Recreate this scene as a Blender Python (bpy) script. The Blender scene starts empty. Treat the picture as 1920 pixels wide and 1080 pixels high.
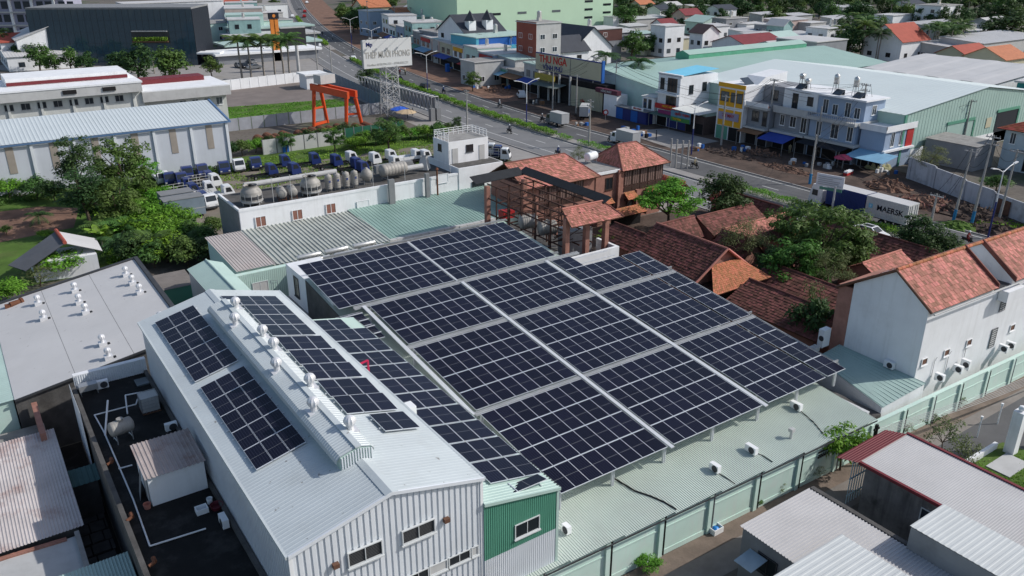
import bpy, math, random
import numpy as np
from mathutils import Vector, Matrix
R = random.Random(11)
NR = np.random.default_rng(5)
scene = bpy.context.scene
COL = scene.collection
# ------------------------------------------------------------------ camera
H, F = 33.5, 1540.0
TH, AZ = math.radians(22.6), math.radians(34.5)
cd = bpy.data.cameras.new('camera'); cam = bpy.data.objects.new('camera', cd); COL.objects.link(cam)
cd.sensor_width = 36.0; cd.lens = F / 1920 * 36.0; cd.clip_start = 0.5; cd.clip_end = 6000
cam.location = (0, 0, H); cam.rotation_euler = (math.pi / 2 - TH, 0, -AZ)
scene.camera = cam
# ------------------------------------------------------------------ light
SUN_EL, SUN_AZ = math.radians(38), math.radians(150)     # SUN_AZ: the way the shadows fall (from +X)
w = bpy.data.worlds.new('World'); scene.world = w; w.use_nodes = True
nt = w.node_tree; bg = nt.nodes['Background']
sky = nt.nodes.new('ShaderNodeTexSky'); sky.sky_type = 'NISHITA'; sky.sun_disc = False
sky.sun_elevation = SUN_EL; sky.sun_rotation = math.radians(120); sky.air_density = 1.0; sky.dust_density = 1.5
nt.links.new(sky.outputs[0], bg.inputs[0]); bg.inputs[1].default_value = 0.118
sd = bpy.data.lights.new('sun', 'SUN'); sd.energy = 3.3; sd.angle = math.radians(0.5); sd.color = (1.0, 0.965, 0.92)
sun = bpy.data.objects.new('sun', sd); COL.objects.link(sun)
sdir = Vector((math.cos(SUN_AZ) * math.cos(SUN_EL), math.sin(SUN_AZ) * math.cos(SUN_EL), -math.sin(SUN_EL)))
sun.rotation_euler = sdir.to_track_quat('-Z', 'Y').to_euler(); sun.location = (60, -40, 90)
scene.view_settings.view_transform = 'Standard'; scene.view_settings.look = 'None'
scene.view_settings.exposure = 0.05; scene.view_settings.gamma = 1.0
scene.render.resolution_x, scene.render.resolution_y = 1024, 576
# ------------------------------------------------------------------ helpers
_r = Vector((math.cos(AZ), -math.sin(AZ), 0)); _h = Vector((math.sin(AZ), math.cos(AZ), 0))
_f = _h * math.cos(TH) + Vector((0, 0, -math.sin(TH))); _u = _r.cross(_f)
def ray(x, y): return _r * ((x - 960) / F) + _u * ((540 - y) / F) + _f
O = Vector((0, 0, H))
def at(x, y, z=0.0): d = ray(x, y); return O + d * ((z - H) / d.z)
def atX(x, y, X): d = ray(x, y); return O + d * (X / d.x)
def atY(x, y, Y): d = ray(x, y); return O + d * (Y / d.y)
V = lambda *a: Vector(a)
_m = {}
def _nodes(name):
    m = bpy.data.materials.new(name); m.use_nodes = True
    t = m.node_tree; b = t.nodes['Principled BSDF']; return m, t, b
def mat(name, col, rough=.75, var=.14, sc=.7, dirt=0., dcol=(.07, .06, .05), dsc=.35, streak=0., metal=0., bump=0., bsc=8., spec=.3, island=0., objr=0., specks=0.):
    if name in _m: return _m[name]
    m, t, b = _nodes(name); N = t.nodes.new; L = t.links.new
    g = N('ShaderNodeNewGeometry')
    def noise(scale, detail=5, vec=None, r=.6):
        n = N('ShaderNodeTexNoise'); n.inputs['Scale'].default_value = scale; n.inputs['Detail'].default_value = detail; n.inputs['Roughness'].default_value = r
        L(vec or g.outputs['Position'], n.inputs['Vector']); return n.outputs[0]
    def mix(fac, a, c, mode='MIX'):
        x = N('ShaderNodeMix'); x.data_type = 'RGBA'; x.blend_type = mode
        for s, k in ((a, 6), (c, 7)):
            if hasattr(s, 'is_output'): L(s, x.inputs[k])
            else: x.inputs[k].default_value = (*s, 1)
        if hasattr(fac, 'is_output'): L(fac, x.inputs[0])
        else: x.inputs[0].default_value = fac
        return x.outputs[2]
    def mr(s, a, c, lo, hi):
        x = N('ShaderNodeMapRange'); L(s, x.inputs[0])
        for i, v in enumerate((a, c, lo, hi)): x.inputs[i + 1].default_value = v
        return x.outputs[0]
    lo = tuple(max(0, c * (1 - var)) for c in col); hi = tuple(min(1, c * (1 + var)) for c in col)
    n1 = noise(sc, 6)
    out = mix(mr(n1, .3, .7, 0, 1), lo, hi)
    if island:
        x = N('ShaderNodeHueSaturation'); L(out, x.inputs['Color']); L(mr(g.outputs['Random Per Island'], 0, 1, 1 - island, 1 + island), x.inputs['Value'])
        L(mr(g.outputs['Random Per Island'], 0, 1, .515, .488), x.inputs['Hue']); out = x.outputs[0]
    if objr:
        oi = N('ShaderNodeObjectInfo'); x = N('ShaderNodeHueSaturation'); L(out, x.inputs['Color']); L(mr(oi.outputs['Random'], 0, 1, 1 - objr, 1 + objr), x.inputs['Value']); out = x.outputs[0]
    if dirt:
        out = mix(mr(noise(dsc, 8, r=.7), .52, .74, 0, dirt), out, dcol)
    if specks:
        out = mix(mr(noise(2.6, 3, r=.5), .70, .74, 0, specks), out, (.16, .14, .12))
    if streak:
        mp = N('ShaderNodeMapping'); mp.inputs['Scale'].default_value = (1.6, 1.6, .12); L(g.outputs['Position'], mp.inputs[0])
        out = mix(mr(noise(1.0, 7, mp.outputs[0], .7), .5, .72, 0, streak), out, dcol)
    L(out, b.inputs['Base Color']); b.inputs['Roughness'].default_value = rough; b.inputs['Metallic'].default_value = metal
    b.inputs['Specular IOR Level'].default_value = spec
    if bump:
        bp = N('ShaderNodeBump'); bp.inputs['Strength'].default_value = bump; bp.inputs['Distance'].default_value = .05
        L(noise(bsc, 6), bp.inputs['Height']); L(bp.outputs[0], b.inputs['Normal'])
    _m[name] = m; return m
def glass(name, col=(.02, .025, .03), rough=.08):
    if name in _m: return _m[name]
    m, t, b = _nodes(name); b.inputs['Base Color'].default_value = (*col, 1); b.inputs['Roughness'].default_value = rough; b.inputs['Specular IOR Level'].default_value = .6
    _m[name] = m; return m
class MB:
    def __init__(s): s.v = []; s.f = []; s.mi = []; s.k = 0
    def face(s, *p):
        i = len(s.v); s.v.extend(tuple(q) for q in p); s.f.append(tuple(range(i, i + len(p)))); s.mi.append(s.k); return s
    def box(s, x0, y0, z0, x1, y1, z1): return s.ob(V(x0, y0, z0), V(x1 - x0, 0, 0), V(0, y1 - y0, 0), V(0, 0, z1 - z0))
    def ob(s, p, a, b, c):
        i = len(s.v); s.v.extend(tuple(p + a * x + b * y + c * z) for z in (0, 1) for y in (0, 1) for x in (0, 1))
        fs = ((0, 2, 3, 1), (4, 5, 7, 6), (0, 1, 5, 4), (2, 6, 7, 3), (0, 4, 6, 2), (1, 3, 7, 5))
        if a.cross(b).dot(c) < 0: fs = tuple(f[::-1] for f in fs)
        for f in fs: s.f.append(tuple(i + q for q in f)); s.mi.append(s.k)
        return s
    def prism(s, pts, z0, z1):
        n = len(pts); i = len(s.v)
        A = sum(pts[k][0] * pts[(k + 1) % n][1] - pts[(k + 1) % n][0] * pts[k][1] for k in range(n))
        if A < 0: pts = pts[::-1]
        s.v.extend((p[0], p[1], z0 if len(p) < 3 else p[2] - (z1 - z0)) for p in pts); s.v.extend((p[0], p[1], z1 if len(p) < 3 else p[2]) for p in pts)
        s.f.append(tuple(range(i + n - 1, i - 1, -1))); s.f.append(tuple(range(i + n, i + 2 * n))); s.mi += [s.k] * 2
        for k in range(n): s.f.append((i + k, i + (k + 1) % n, i + n + (k + 1) % n, i + n + k)); s.mi.append(s.k)
        return s
    def ext(s, prof, d):          # closed planar profile (3-D points) extruded along d
        n = len(prof); i = len(s.v); prof = [Vector(p) for p in prof]; d = Vector(d)
        nn = Vector((0, 0, 0))
        for k in range(n): nn += prof[k].cross(prof[(k + 1) % n])
        if nn.dot(d) > 0: prof = prof[::-1]
        s.v.extend(tuple(p) for p in prof); s.v.extend(tuple(p + d) for p in prof)
        s.f.append(tuple(range(i, i + n))); s.f.append(tuple(range(i + 2 * n - 1, i + n - 1, -1))); s.mi += [s.k] * 2
        for k in range(n): s.f.append((i + (k + 1) % n, i + k, i + n + k, i + n + (k + 1) % n)); s.mi.append(s.k)
        return s
    def cyl(s, p0, p1, r0, r1=None, n=8, caps=True):
        p0 = Vector(p0); p1 = Vector(p1); r1 = r0 if r1 is None else r1
        d = (p1 - p0).normalized(); a = d.orthogonal().normalized(); b = d.cross(a); i = len(s.v)
        for p, r in ((p0, r0), (p1, r1)):
            for k in range(n):
                t = 2 * math.pi * k / n; s.v.append(tuple(p + (a * math.cos(t) + b * math.sin(t)) * r))
        for k in range(n): s.f.append((i + k, i + (k + 1) % n, i + n + (k + 1) % n, i + n + k)); s.mi.append(s.k)
        if caps: s.f.append(tuple(range(i + n - 1, i - 1, -1))); s.f.append(tuple(range(i + n, i + 2 * n))); s.mi += [s.k] * 2
        return s
    def tube(s, pts, r, n=6):
        pts = [Vector(p) for p in pts]
        for a, b in zip(pts, pts[1:]):
            if (b - a).length > 1e-5: s.cyl(a, b, r, r, n)
        return s
    def lathe(s, prof, c=(0, 0, 0), n=14, ax=None):
        c = Vector(c); i = len(s.v); q = Vector((0, 0, 1)).rotation_difference(Vector(ax)) if ax else None
        for r, z in prof:
            for k in range(n):
                t = 2 * math.pi * k / n; p = Vector((r * math.cos(t), r * math.sin(t), z))
                if q: p = q @ p
                s.v.append(tuple(c + p))
        for j in range(len(prof) - 1):
            for k in range(n): s.f.append((i + j * n + k, i + j * n + (k + 1) % n, i + (j + 1) * n + (k + 1) % n, i + (j + 1) * n + k)); s.mi.append(s.k)
        return s
    def corr(s, p, a, b, pitch=.2, dep=.035, flat=.45):   # ribbed sheet on p + a*u + b*v, ribs along b
        p = Vector(p); a = Vector(a); b = Vector(b); L = a.length; n = max(2, int(L / pitch)); nn = a.cross(b).normalized()
        if nn.z < -1e-6: nn = -nn
        us = []
        for k in range(n):
            for q, h in ((0, 0), (flat, 0), (flat + .12, dep), (.88, dep)): us.append(((k + q) / n, h))
        us.append((1, 0)); i = len(s.v); m = len(us)
        for o in (Vector((0, 0, 0)), b):
            for u, h in us: s.v.append(tuple(p + a * u + nn * h + o))
        flip = a.cross(b).dot(nn) < 0
        for k in range(m - 1):
            f = (i + k, i + k + 1, i + m + k + 1, i + m + k); s.f.append(f[::-1] if flip else f); s.mi.append(s.k)
        return s
    def mesh(s, name, mats, smooth=False, off=None):
        me = bpy.data.meshes.new(name)
        vv = s.v if off is None else [(a - off[0], b - off[1], c - off[2]) for a, b, c in s.v]
        me.from_pydata(vv, [], s.f); mats = mats if isinstance(mats, (list, tuple)) else [mats]
        for m in mats: me.materials.append(m)
        if len(mats) > 1: me.polygons.foreach_set('material_index', s.mi)
        if smooth: me.polygons.foreach_set('use_smooth', [True] * len(s.f))
        me.update(); return me
    def build(s, name, mats, par=None, smooth=False, local=False):
        o = bpy.data.objects.new(name, s.mesh(name, mats, smooth, None if (local or par is None) else worldloc(par)))
        COL.objects.link(o); o.parent = par; return o
def worldloc(o):
    p = Vector((0, 0, 0))
    while o: p += o.location; o = o.parent
    return p
def tag(o, label, cat, group=None):
    o['label'] = label; o['category'] = cat
    if group: o['group'] = group
    return o
def thing(name, label, cat, loc=(0, 0, 0), group=None, rot=0.):
    o = bpy.data.objects.new(name, None); COL.objects.link(o); o.location = loc; o.rotation_euler = (0, 0, rot); o.empty_display_size = .3
    return tag(o, label, cat, group)
def struct(o, kind='structure'): o['kind'] = kind; return o
def inst(name, me, par, loc, rot=(0, 0, 0), sc=(1, 1, 1)):
    o = bpy.data.objects.new(name, me); COL.objects.link(o); o.parent = par; o.location = loc; o.rotation_euler = rot; o.scale = sc; return o
def copy_tree(o, par=None):
    c = o.copy(); COL.objects.link(c); c.parent = par
    for ch in list(o.children): copy_tree(ch, c)
    return c
def window(par, p, u, n, w, h, fm, gm, mull=1, fr=.06, sill=True, name='window', dep=.05):
    """window on a wall: p = lower-left corner, u = unit along the wall, n = unit out of the wall"""
    p = Vector(p); u = Vector(u); n = Vector(n); z = V(0, 0, 1); b = MB(); e = n * .004
    b.ob(p + e, u * fr, n * dep, z * h); b.ob(p + e + u * (w - fr), u * fr, n * dep, z * h)
    b.ob(p + e + u * fr, u * (w - 2 * fr), n * dep, z * fr); b.ob(p + e + u * fr + z * (h - fr), u * (w - 2 * fr), n * dep, z * fr)
    for k in range(mull): b.ob(p + e + u * (fr + (w - 2 * fr) * (k + 1) / (mull + 1) - fr * .35) + z * fr, u * fr * .7, n * (dep - .012), z * (h - 2 * fr))
    if sill: b.ob(p + e - u * .05 - z * .07, u * (w + .1), n * (dep + .06), z * .068)
    f = b.build(name, fm, par)
    g = MB(); g.ob(p + e * .8 + u * fr + z * fr, u * (w - 2 * fr), n * .012, z * (h - 2 * fr)); g.build('pane', gm, f)
    return f
# ------------------------------------------------------------------ materials
white_p = mat('white_paint', (.80, .81, .82), .7, .05, .5, .25, (.42, .41, .38), .3, .22)
white_c = mat('white_clean', (.82, .83, .83), .6, .03, .8)
white_metal = mat('white_sheet', (.70, .73, .76), .45, .05, .5, .1, (.45, .44, .4), .6, spec=.5)
roof_white = mat('roof_white', (.53, .575, .585), .42, .06, .45, .4, (.40, .42, .40), .3, spec=.45, specks=.7)
cool_roof = mat('cool_roof', (.56, .55, .54), .6, .06, .25, .3, (.42, .41, .39), .15, specks=.4)
grey_conc = mat('concrete', (.30, .29, .275), .9, .2, 1.2, .45, (.12, .11, .1), .5, .25, bump=.3)
dark_conc = mat('dark_concrete', (.10, .095, .09), .92, .3, 1.1, .5, (.03, .028, .026), .4, bump=.3)
tar = mat('tar', (.011, .0105, .010), .85, .4, .9, .8, (.055, .052, .05), .45, bump=.3)
mint = mat('mint_sheet', (.42, .55, .50), .5, .06, .5, .2, (.3, .36, .32), .4, spec=.4)
mint_w = mat('mint_wall', (.55, .72, .64), .75, .07, .5, .55, (.62, .66, .63), .6, .45)
green_s = mat('green_sheet', (.10, .30, .21), .5, .08, .5, spec=.4)
greenroof = mat('pale_green_roof', (.52, .585, .52), .55, .08, .3, .4, (.43, .41, .36), .12, spec=.35)
teal_roof = mat('teal_roof', (.26, .385, .335), .5, .12, .3, .35, (.33, .42, .38), .25, spec=.4)
alu = mat('aluminium', (.72, .74, .77), .4, .05, 1, metal=.3, spec=.5)
steel = mat('steel', (.42, .43, .44), .4, .12, 1.5, .3, (.25, .22, .2), .8, metal=.5)
inox = mat('stainless', (.33, .315, .29), .58, .18, 1.2, .5, (.22, .18, .15), 1.0, metal=.12)
rust_d = mat('rust_dark', (.085, .042, .032), .85, .3, 2.)
rust = mat('rust', (.16, .065, .035), .85, .3, 2., .3, (.05, .03, .02), 1.)
black = mat('black', (.012, .012, .013), .6, .2, 2.)
dgrey = mat('dark_grey', (.05, .052, .056), .6, .15, 1.)
mgrey = mat('mid_grey', (.22, .225, .23), .7, .1, 1., .2)
lgrey = mat('light_grey', (.48, .48, .47), .75, .08, .6, .3, (.3, .29, .27), .5, .2)
wood = mat('wood', (.14, .07, .045), .7, .25, 2.)
brick_m = mat('brick', (.33, .165, .125), .85, .2, 1.5, .3, (.15, .08, .06), .8, island=.25)
terra = mat('terracotta', (.43, .178, .135), .8, .2, .8, .35, (.17, .075, .06), .35, island=.42)
terra_d = mat('terracotta_old', (.165, .066, .052), .85, .25, .7, .5, (.07, .035, .03), .3, island=.5)
terra_r = mat('terracotta_red', (.36, .085, .055), .8, .12, .8, .2, (.2, .06, .05), .4, island=.2)
g_dark = glass('glass_dark'); g_blue = glass('glass_blue', (.03, .045, .06)); g_grey = glass('glass_grey', (.12, .14, .15), .2)
pipe_w = mat('pipe_white', (.75, .75, .75), .4, .03)
# ================================================================== ground, road
def gmat():
    m, t, b = _nodes('ground'); N = t.nodes.new; L = t.links.new
    g = N('ShaderNodeNewGeometry')
    def nz(s, d=8):
        n = N('ShaderNodeTexNoise'); n.inputs['Scale'].default_value = s; n.inputs['Detail'].default_value = d; n.inputs['Roughness'].default_value = .65; L(g.outputs['Position'], n.inputs['Vector']); return n.outputs[0]
    def ramp(s, st):
        r_ = N('ShaderNodeValToRGB'); L(s, r_.inputs[0]); e = r_.color_ramp.elements
        while len(e) < len(st): e.new(.5)
        for q, (p, c) in zip(e, st): q.position = p; q.color = (*c, 1)
        return r_.outputs[0]
    a = ramp(nz(.04), [(.35, (.10, .085, .07)), (.5, (.15, .13, .11)), (.62, (.06, .085, .03)), (.72, (.045, .08, .02))])
    c = ramp(nz(1.5), [(.3, (.6, .6, .6)), (.7, (1.15, 1.15, 1.15))])
    x = N('ShaderNodeMix'); x.data_type = 'RGBA'; x.blend_type = 'MULTIPLY'; x.inputs[0].default_value = 1; L(a, x.inputs[6]); L(c, x.inputs[7])
    L(x.outputs[2], b.inputs['Base Color']); b.inputs['Roughness'].default_value = .95; return m
gr = MB(); gr.face((-3000, -1500, 0), (3500, -1500, 0), (3500, 4500, 0), (-3000, 4500, 0)); struct(gr.build('ground', gmat()))
_Y = np.array([-300, 0, 100, 140, 163, 201, 232, 285, 345, 383, 470, 568, 800, 1200.]); _X = np.array([94.7, 94.7, 94.7, 94.8, 96.6, 100.8, 106.2, 117.5, 133.6, 145, 173, 207, 290, 435.])
def xc(y): return float(np.interp(y, _Y, _X))
def xs(y): return (xc(y - 14) + xc(y - 7) + xc(y) * 2 + xc(y + 7) + xc(y + 14)) / 6
YS = list(range(-60, 260, 6)) + list(range(260, 1200, 20))
def strip(o0, o1, z, ys=YS, b=None):
    b = b or MB()
    for y0, y1 in zip(ys, ys[1:]):
        b.face((xs(y0) + o0, y0, z), (xs(y0) + o1, y0, z), (xs(y1) + o1, y1, z), (xs(y1) + o0, y1, z))
    return b
asph = mat('asphalt', (.19, .19, .192), .85, .1, .25, .35, (.095, .092, .09), .12, bump=.15, bsc=20)
asph2 = mat('asphalt_dark', (.11, .11, .112), .85, .15, .25, .35, (.05, .048, .046), .15, bump=.15, bsc=20)
redsoil = mat('red_soil', (.20, .115, .08), .95, .3, .35, .6, (.10, .075, .06), .18, bump=.6, bsc=3)
darksoil = mat('dark_soil', (.085, .06, .048), .95, .4, .4, .6, (.16, .10, .075), .25, bump=.7, bsc=3)
pave = mat('pavement', (.30, .285, .27), .9, .12, .5, .4, (.18, .15, .13), .3)
grass_m = mat('grass_ground', (.075, .14, .022), .95, .35, .35, .5, (.12, .10, .05), .2, bump=.6, bsc=6)
line_m = mat('road_paint', (.62, .62, .6), .7, .1, 2., .4, (.3, .3, .3), 1.5)
struct(strip(-11.2, -1.0, .016).build('road', asph))
struct(strip(1.0, 9.0, .016).build('road', asph2))
struct(strip(9.35, 24.0, .008).build('road_verge', redsoil))
struct(strip(-17.5, -11.4, .008).build('sidewalk', pave))
far_k = MB(); near_k = MB()
for b, o in ((far_k, 9.0), (near_k, -11.4)):
    for y0, y1 in zip(YS, YS[1:]):
        b.prism([(xs(y0) + o, y0), (xs(y0) + o + .3, y0), (xs(y1) + o + .3, y1), (xs(y1) + o, y1)], .0, .14)
struct(far_k.build('kerb', pave)); struct(near_k.build('kerb', pave))
med = MB()
for y0, y1 in zip(YS, YS[1:]):
    if y0 in (276, 260): continue
    med.prism([(xs(y0) - 1.0, y0), (xs(y0) + 1.0, y0), (xs(y1) + 1.0, y1), (xs(y1) - 1.0, y1)], 0, .2)
struct(med.build('median', pave))
mk = MB(); strip(-8.3, -8.14, .022, b=mk); strip(-1.5, -1.36, .022, b=mk); strip(1.36, 1.5, .022, b=mk); strip(8.1, 8.24, .022, b=mk)
for y in range(-60, 560, 9):
    for o in (-4.9, 4.8):
        mk.face((xs(y) + o, y, .022), (xs(y) + o + .16, y, .022), (xs(y + 3) + o + .16, y + 3, .022), (xs(y + 3) + o, y + 3, .022))
struct(mk.build('road_marking', line_m))
# ================================================================== solar panel
def panel_mat():
    m, t, b = _nodes('solar_cells'); N = t.nodes.new; L = t.links.new
    tc = N('ShaderNodeTexCoord'); sx = N('ShaderNodeSeparateXYZ'); L(tc.outputs['Object'], sx.inputs[0])
    def fr(s, k, wdt):
        a = N('ShaderNodeMath'); a.operation = 'MULTIPLY'; a.inputs[1].default_value = k; L(s, a.inputs[0])
        c = N('ShaderNodeMath'); c.operation = 'FRACT'; L(a.outputs[0], c.inputs[0])
        d = N('ShaderNodeMath'); d.operation = 'LESS_THAN'; d.inputs[1].default_value = wdt; L(c.outputs[0], d.inputs[0]); return d.outputs[0]
    def cm(a, c, f):
        x = N('ShaderNodeMix'); x.data_type = 'RGBA'; L(f, x.inputs[0])
        if hasattr(a, 'is_output'): L(a, x.inputs[6])
        else: x.inputs[6].default_value = (*a, 1)
        x.inputs[7].default_value = (*c, 1); return x.outputs[2]
    oi = N('ShaderNodeObjectInfo')
    base = cm((.0055, .006, .0135), (.0085, .0085, .021), oi.outputs['Random'])
    c1 = cm(base, (.036, .038, .056), fr(sx.outputs[0], 6.2, .10))
    c1 = cm(c1, (.03, .032, .055), fr(sx.outputs[1], 11.5, .045))
    ab = N('ShaderNodeMath'); ab.operation = 'ABSOLUTE'; L(sx.outputs[1], ab.inputs[0])
    lt = N('ShaderNodeMath'); lt.operation = 'LESS_THAN'; lt.inputs[1].default_value = .014; L(ab.outputs[0], lt.inputs[0])
    L(cm(c1, (.16, .165, .18), lt.outputs[0]), b.inputs['Base Color'])
    b.inputs['Roughness'].default_value = .16; b.inputs['Specular IOR Level'].default_value = .2; return m
cells = panel_mat()
def panel_mesh(w, l, fr=.014, t=.045, fe=.03):
    b = MB(); x, y = w / 2, l / 2
    b.k = 1; b.face((-x + fr, -y + fe, t - .004), (x - fr, -y + fe, t - .004), (x - fr, y - fe, t - .004), (-x + fr, y - fe, t - .004)); b.k = 0
    o = [(-x, -y), (x, -y), (x, y), (-x, y)]; i = [(-x + fr, -y + fe), (x - fr, -y + fe), (x - fr, y - fe), (-x + fr, y - fe)]
    for k in range(4):
        k2 = (k + 1) % 4
        b.face((*o[k], t), (*o[k2], t), (*i[k2], t), (*i[k], t)); b.face((*o[k], 0), (*o[k2], 0), (*o[k2], t), (*o[k], t))
        b.face((*i[k], t), (*i[k2], t), (*i[k2], t - .004), (*i[k], t - .004))
    b.face(*[(*q, 0) for q in o[::-1]]); return b.mesh('panel', [alu, cells])
PM = panel_mesh(1.0125, 2.088)
KC = 1.009; PC = panel_mesh(1.0125 * KC, 2.088 * KC)
CS = .107; CA = math.atan(CS)
def zc(y): return 4.945 + CS * (y - 29.33 * KC)
def block(label, x0, nx, y0, ny, skip=(), px=1.0225 * 1.009, py=2.108 * 1.009, dz=0.):
    x0 *= KC; y0 *= KC
    T = thing('solar_array', label, 'solar array', (x0, y0, zc(y0)), 'solar arrays of the canopy')
    for j in range(ny):
        for i in range(nx):
            if (i, j) in skip: continue
            x = x0 + (i + .5) * px; y = y0 + (j + .5) * py
            inst('panel', PC, T, (x - x0, y - y0, zc(y) - zc(y0) + dz), (CA, 0, 0))
    for k in range(ny * 2):                                    # mounting rails under the panels
        y = y0 + (k + .5) * py / 2; m = MB(); m.box(x0 + .05, y - .03, zc(y) - .075, x0 + nx * px - .05, y + .03, zc(y) - .012); m.build('rail', alu, T)
    return T
XL, XM, XR, XE = 23.77, 32.46, 41.26, 47.66
Y1, Y2, Y3, Y4 = 29.69, 38.6, 47.64, 54.64
block('front left block of dark solar panels, its corner beside the mint shed roof', XL, 8, Y1, 4)
block('front middle block of solar panels overhanging the pale green roof between two white gutters', XM, 8, Y1, 4)
block('front right block of solar panels, six columns wide, right of the long white gutter', XR, 6, Y1, 4)
block('narrow two-column solar strip at the front right corner, its last panels blackest', XE, 2, Y1, 4)
block('second-row left block of solar panels beside the pale edge gutter', XL, 8, Y2, 4)
block('solar panel block at the very centre of the canopy, second row from the front', XM, 8, Y2, 4)
block('second-row right block of solar panels facing the tiled roof gable', XR, 6, Y2, 4)
block('narrow two-column solar strip beside the old tiled roof, second row', XE, 2, Y2, 4)
block('third-row left block of solar panels, three panels deep', XL, 8, Y3, 3)
block('third-row middle block of solar panels, three panels deep', XM, 8, Y3, 3)
block('third-row right block of solar panels stepped around the white tank base', XR, 6, Y3, 3, [(i, 2) for i in range(2, 6)])
block('narrow four-panel solar strip below the tiled roof ridge', XE, 2, Y3, 2)
block('back left block of solar panels beside the six silver water heaters', 21.55, 10, Y4, 4)
block('back middle block of solar panels beside the rusty scaffold frame', 32.05, 10, Y4, 4)
block('small cluster of solar panels tucked between the shed strip and the edge gutter', XL - 2.85, 2, Y3 + 2.1, 2, [(0, 0)], dz=-.25)
# canopy frame
cf = thing('canopy_frame', 'white steel frame and gutters carrying the raised solar canopy', 'canopy', (32, 29.5, 3.2))
def gut(x0, x1, y0, y1, name='gutter', lift=.05, m=alu):
    b = MB(); x0 *= KC; x1 *= KC; y0 *= KC; y1 *= KC
    a = V(x0, y0, zc(y0) + lift - .16); bb = V(x1 - x0, 0, 0); c = V(0, y1 - y0, zc(y1) - zc(y0))
    b.ob(a, bb, c, V(0, 0, .03)); wv = bb.normalized() * .05
    if abs(x1 - x0) < abs(y1 - y0): b.ob(a + V(0, 0, .03), wv, c, V(0, 0, .14)); b.ob(a + bb - wv + V(0, 0, .03), wv, c, V(0, 0, .14))
    else:
        e = c.normalized() * .05; b.ob(a + V(0, 0, .03), bb, e, V(0, 0, .14)); b.ob(a + c - e + V(0, 0, .03), bb, e, V(0, 0, .14)); b.ob(a + c * .5 + V(0, 0, .03), bb, e, V(0, 0, .08))
    return b.build(name, m, cf)
ggrey = mat('gutter_grey', (.36, .375, .39), .45, .08, .8, .3, (.25, .25, .25), .6)
gw = mat('gutter_white', (.55, .57, .59), .5, .05, .6, .2, (.5, .5, .48), .5)
def walk(x0, x1, y0, y1):      # flat white cover strip
    x0 *= KC; x1 *= KC; y0 *= KC; y1 *= KC; b = MB(); b.ob(V(x0, y0, zc(y0) + .0), V(x1 - x0, 0, 0), V(0, y1 - y0, zc(y1) - zc(y0)), V(0, 0, .07)); b.build('gutter', gw, cf)
walk(32.05, 32.32, 29.5, 54.1); walk(31.86, 32.0, 54.5, 63.1)
walk(40.7, 41.0, 29.5, 54.1); walk(23.2, 23.5, 38.3, 54.2)
for y0, y1, x0, x1 in ((38.14, 38.58, 23.5, 49.9), (47.1, 47.6, 23.5, 49.9), (54.06, 54.56, 22.6, 44.6)): gut(x0, x1, y0 + .06, y1 - .12, m=ggrey)
for x in (24.0, 28.0, 32.2, 36.5, 40.9, 45.0, 49.3):
    for y in (30.2, 38.3, 47.3, 54.3, 62.5):
        if (x > 44 and y > 48): continue
        x_, y_ = x, y; x, y = x * KC, y * KC; b = MB(); zt = zc(y) - .12; zb = 3.1 + CS * (y - 27)
        for s in (-.09, .05): b.box(x + s, y - .07, zb, x + s + .05, y + .07, zt)
        b.box(x - .04, y - .02, zb, x + .05, y + .02, zt); b.build('post', gw, cf); x, y = x_, y_
for y in (31.2, 39.5, 48.8, 56.0, 64.5):
    b = MB(); b.box(24.4, y - .05, zc(y) - .3, 51.0 if y < 49 else 43.6, y + .05, zc(y) - .13); b.build('beam', steel, cf)
for x in (24.8, 33.2, 42.2, 50.9):
    b = MB(); ye = 64.5 if x < 42.8 else 53; b.ob(V(x - .04, 31, zc(31) - .5), V(.08, 0, 0), V(0, ye - 31, zc(ye) - zc(31)), V(0, 0, .16)); b.build('beam', steel, cf)
# ================================================================== white warehouse
WX0, WX1, WY0, WY1, WE, WRX, WR = 7.77, 17.18, 27.6, 55.1, 10.25, 12.49, 11.4
wh = thing('warehouse', 'white metal warehouse with solar panels and ridge vent beside the canopy', 'warehouse', (WX0, WY0, 0))
b = MB(); b.ext([(WX0, WY0, 0), (WX1, WY0, 0), (WX1, WY0, WE), (WRX, WY0, WR), (WX0, WY0, WE)], (0, WY1 - WY0, 0)); b.build('wall', white_metal, wh)
def ribwall(x0, x1, y, zb, zt, pitch, wd, dep, m, par, name='wall_rib', along='x'):
    b = MB(); n = int((x1 - x0) / pitch)
    for k in range(n + 1):
        x = x0 + k * (x1 - x0) / n; zz = zt(x)
        if along == 'x': b.box(x - wd / 2, y - dep, zb, x + wd / 2, y - .002, zz)
        else: b.box(y - dep, x - wd / 2, zb, y - .002, x + wd / 2, zz)
    o = b.build(name, m, par); o['kind'] = 'stuff'; return o
whtop = lambda x: WE + (WR - WE) * ((x - WX0) / (WRX - WX0) if x < WRX else (WX1 - x) / (WX1 - WRX)) - .05
ribwall(WX0 + .12, WX1 - .12, WY0, 0, whtop, .30, .17, .05, white_metal, wh)
ribwall(WY0 + .15, WY1 - .15, WX0, 0, lambda x: WE - .05, .28, .12, .04, white_metal, wh, along='y')
for xa, xb, za, zb_ in ((WX0 - .18, WRX, WE + .02, WR + .07), (WX1 + .12, WRX, WE + .02, WR + .07)):
    b = MB(); b.corr((xa, WY0 - .15, za), (0, WY1 - WY0 + .3, 0), (xb - xa, 0, zb_ - za), .24, .013, .62); b.build('roof', roof_white, wh)
b = MB(); b.ext([(WRX - .32, WY0 - .17, WR - .0 + .03), (WRX, WY0 - .17, WR + .13), (WRX + .32, WY0 - .17, WR + .03), (WRX, WY0 - .17, WR + .09)], (0, WY1 - WY0 + .34, 0)); b.build('ridge_cap', roof_white, wh)
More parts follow.
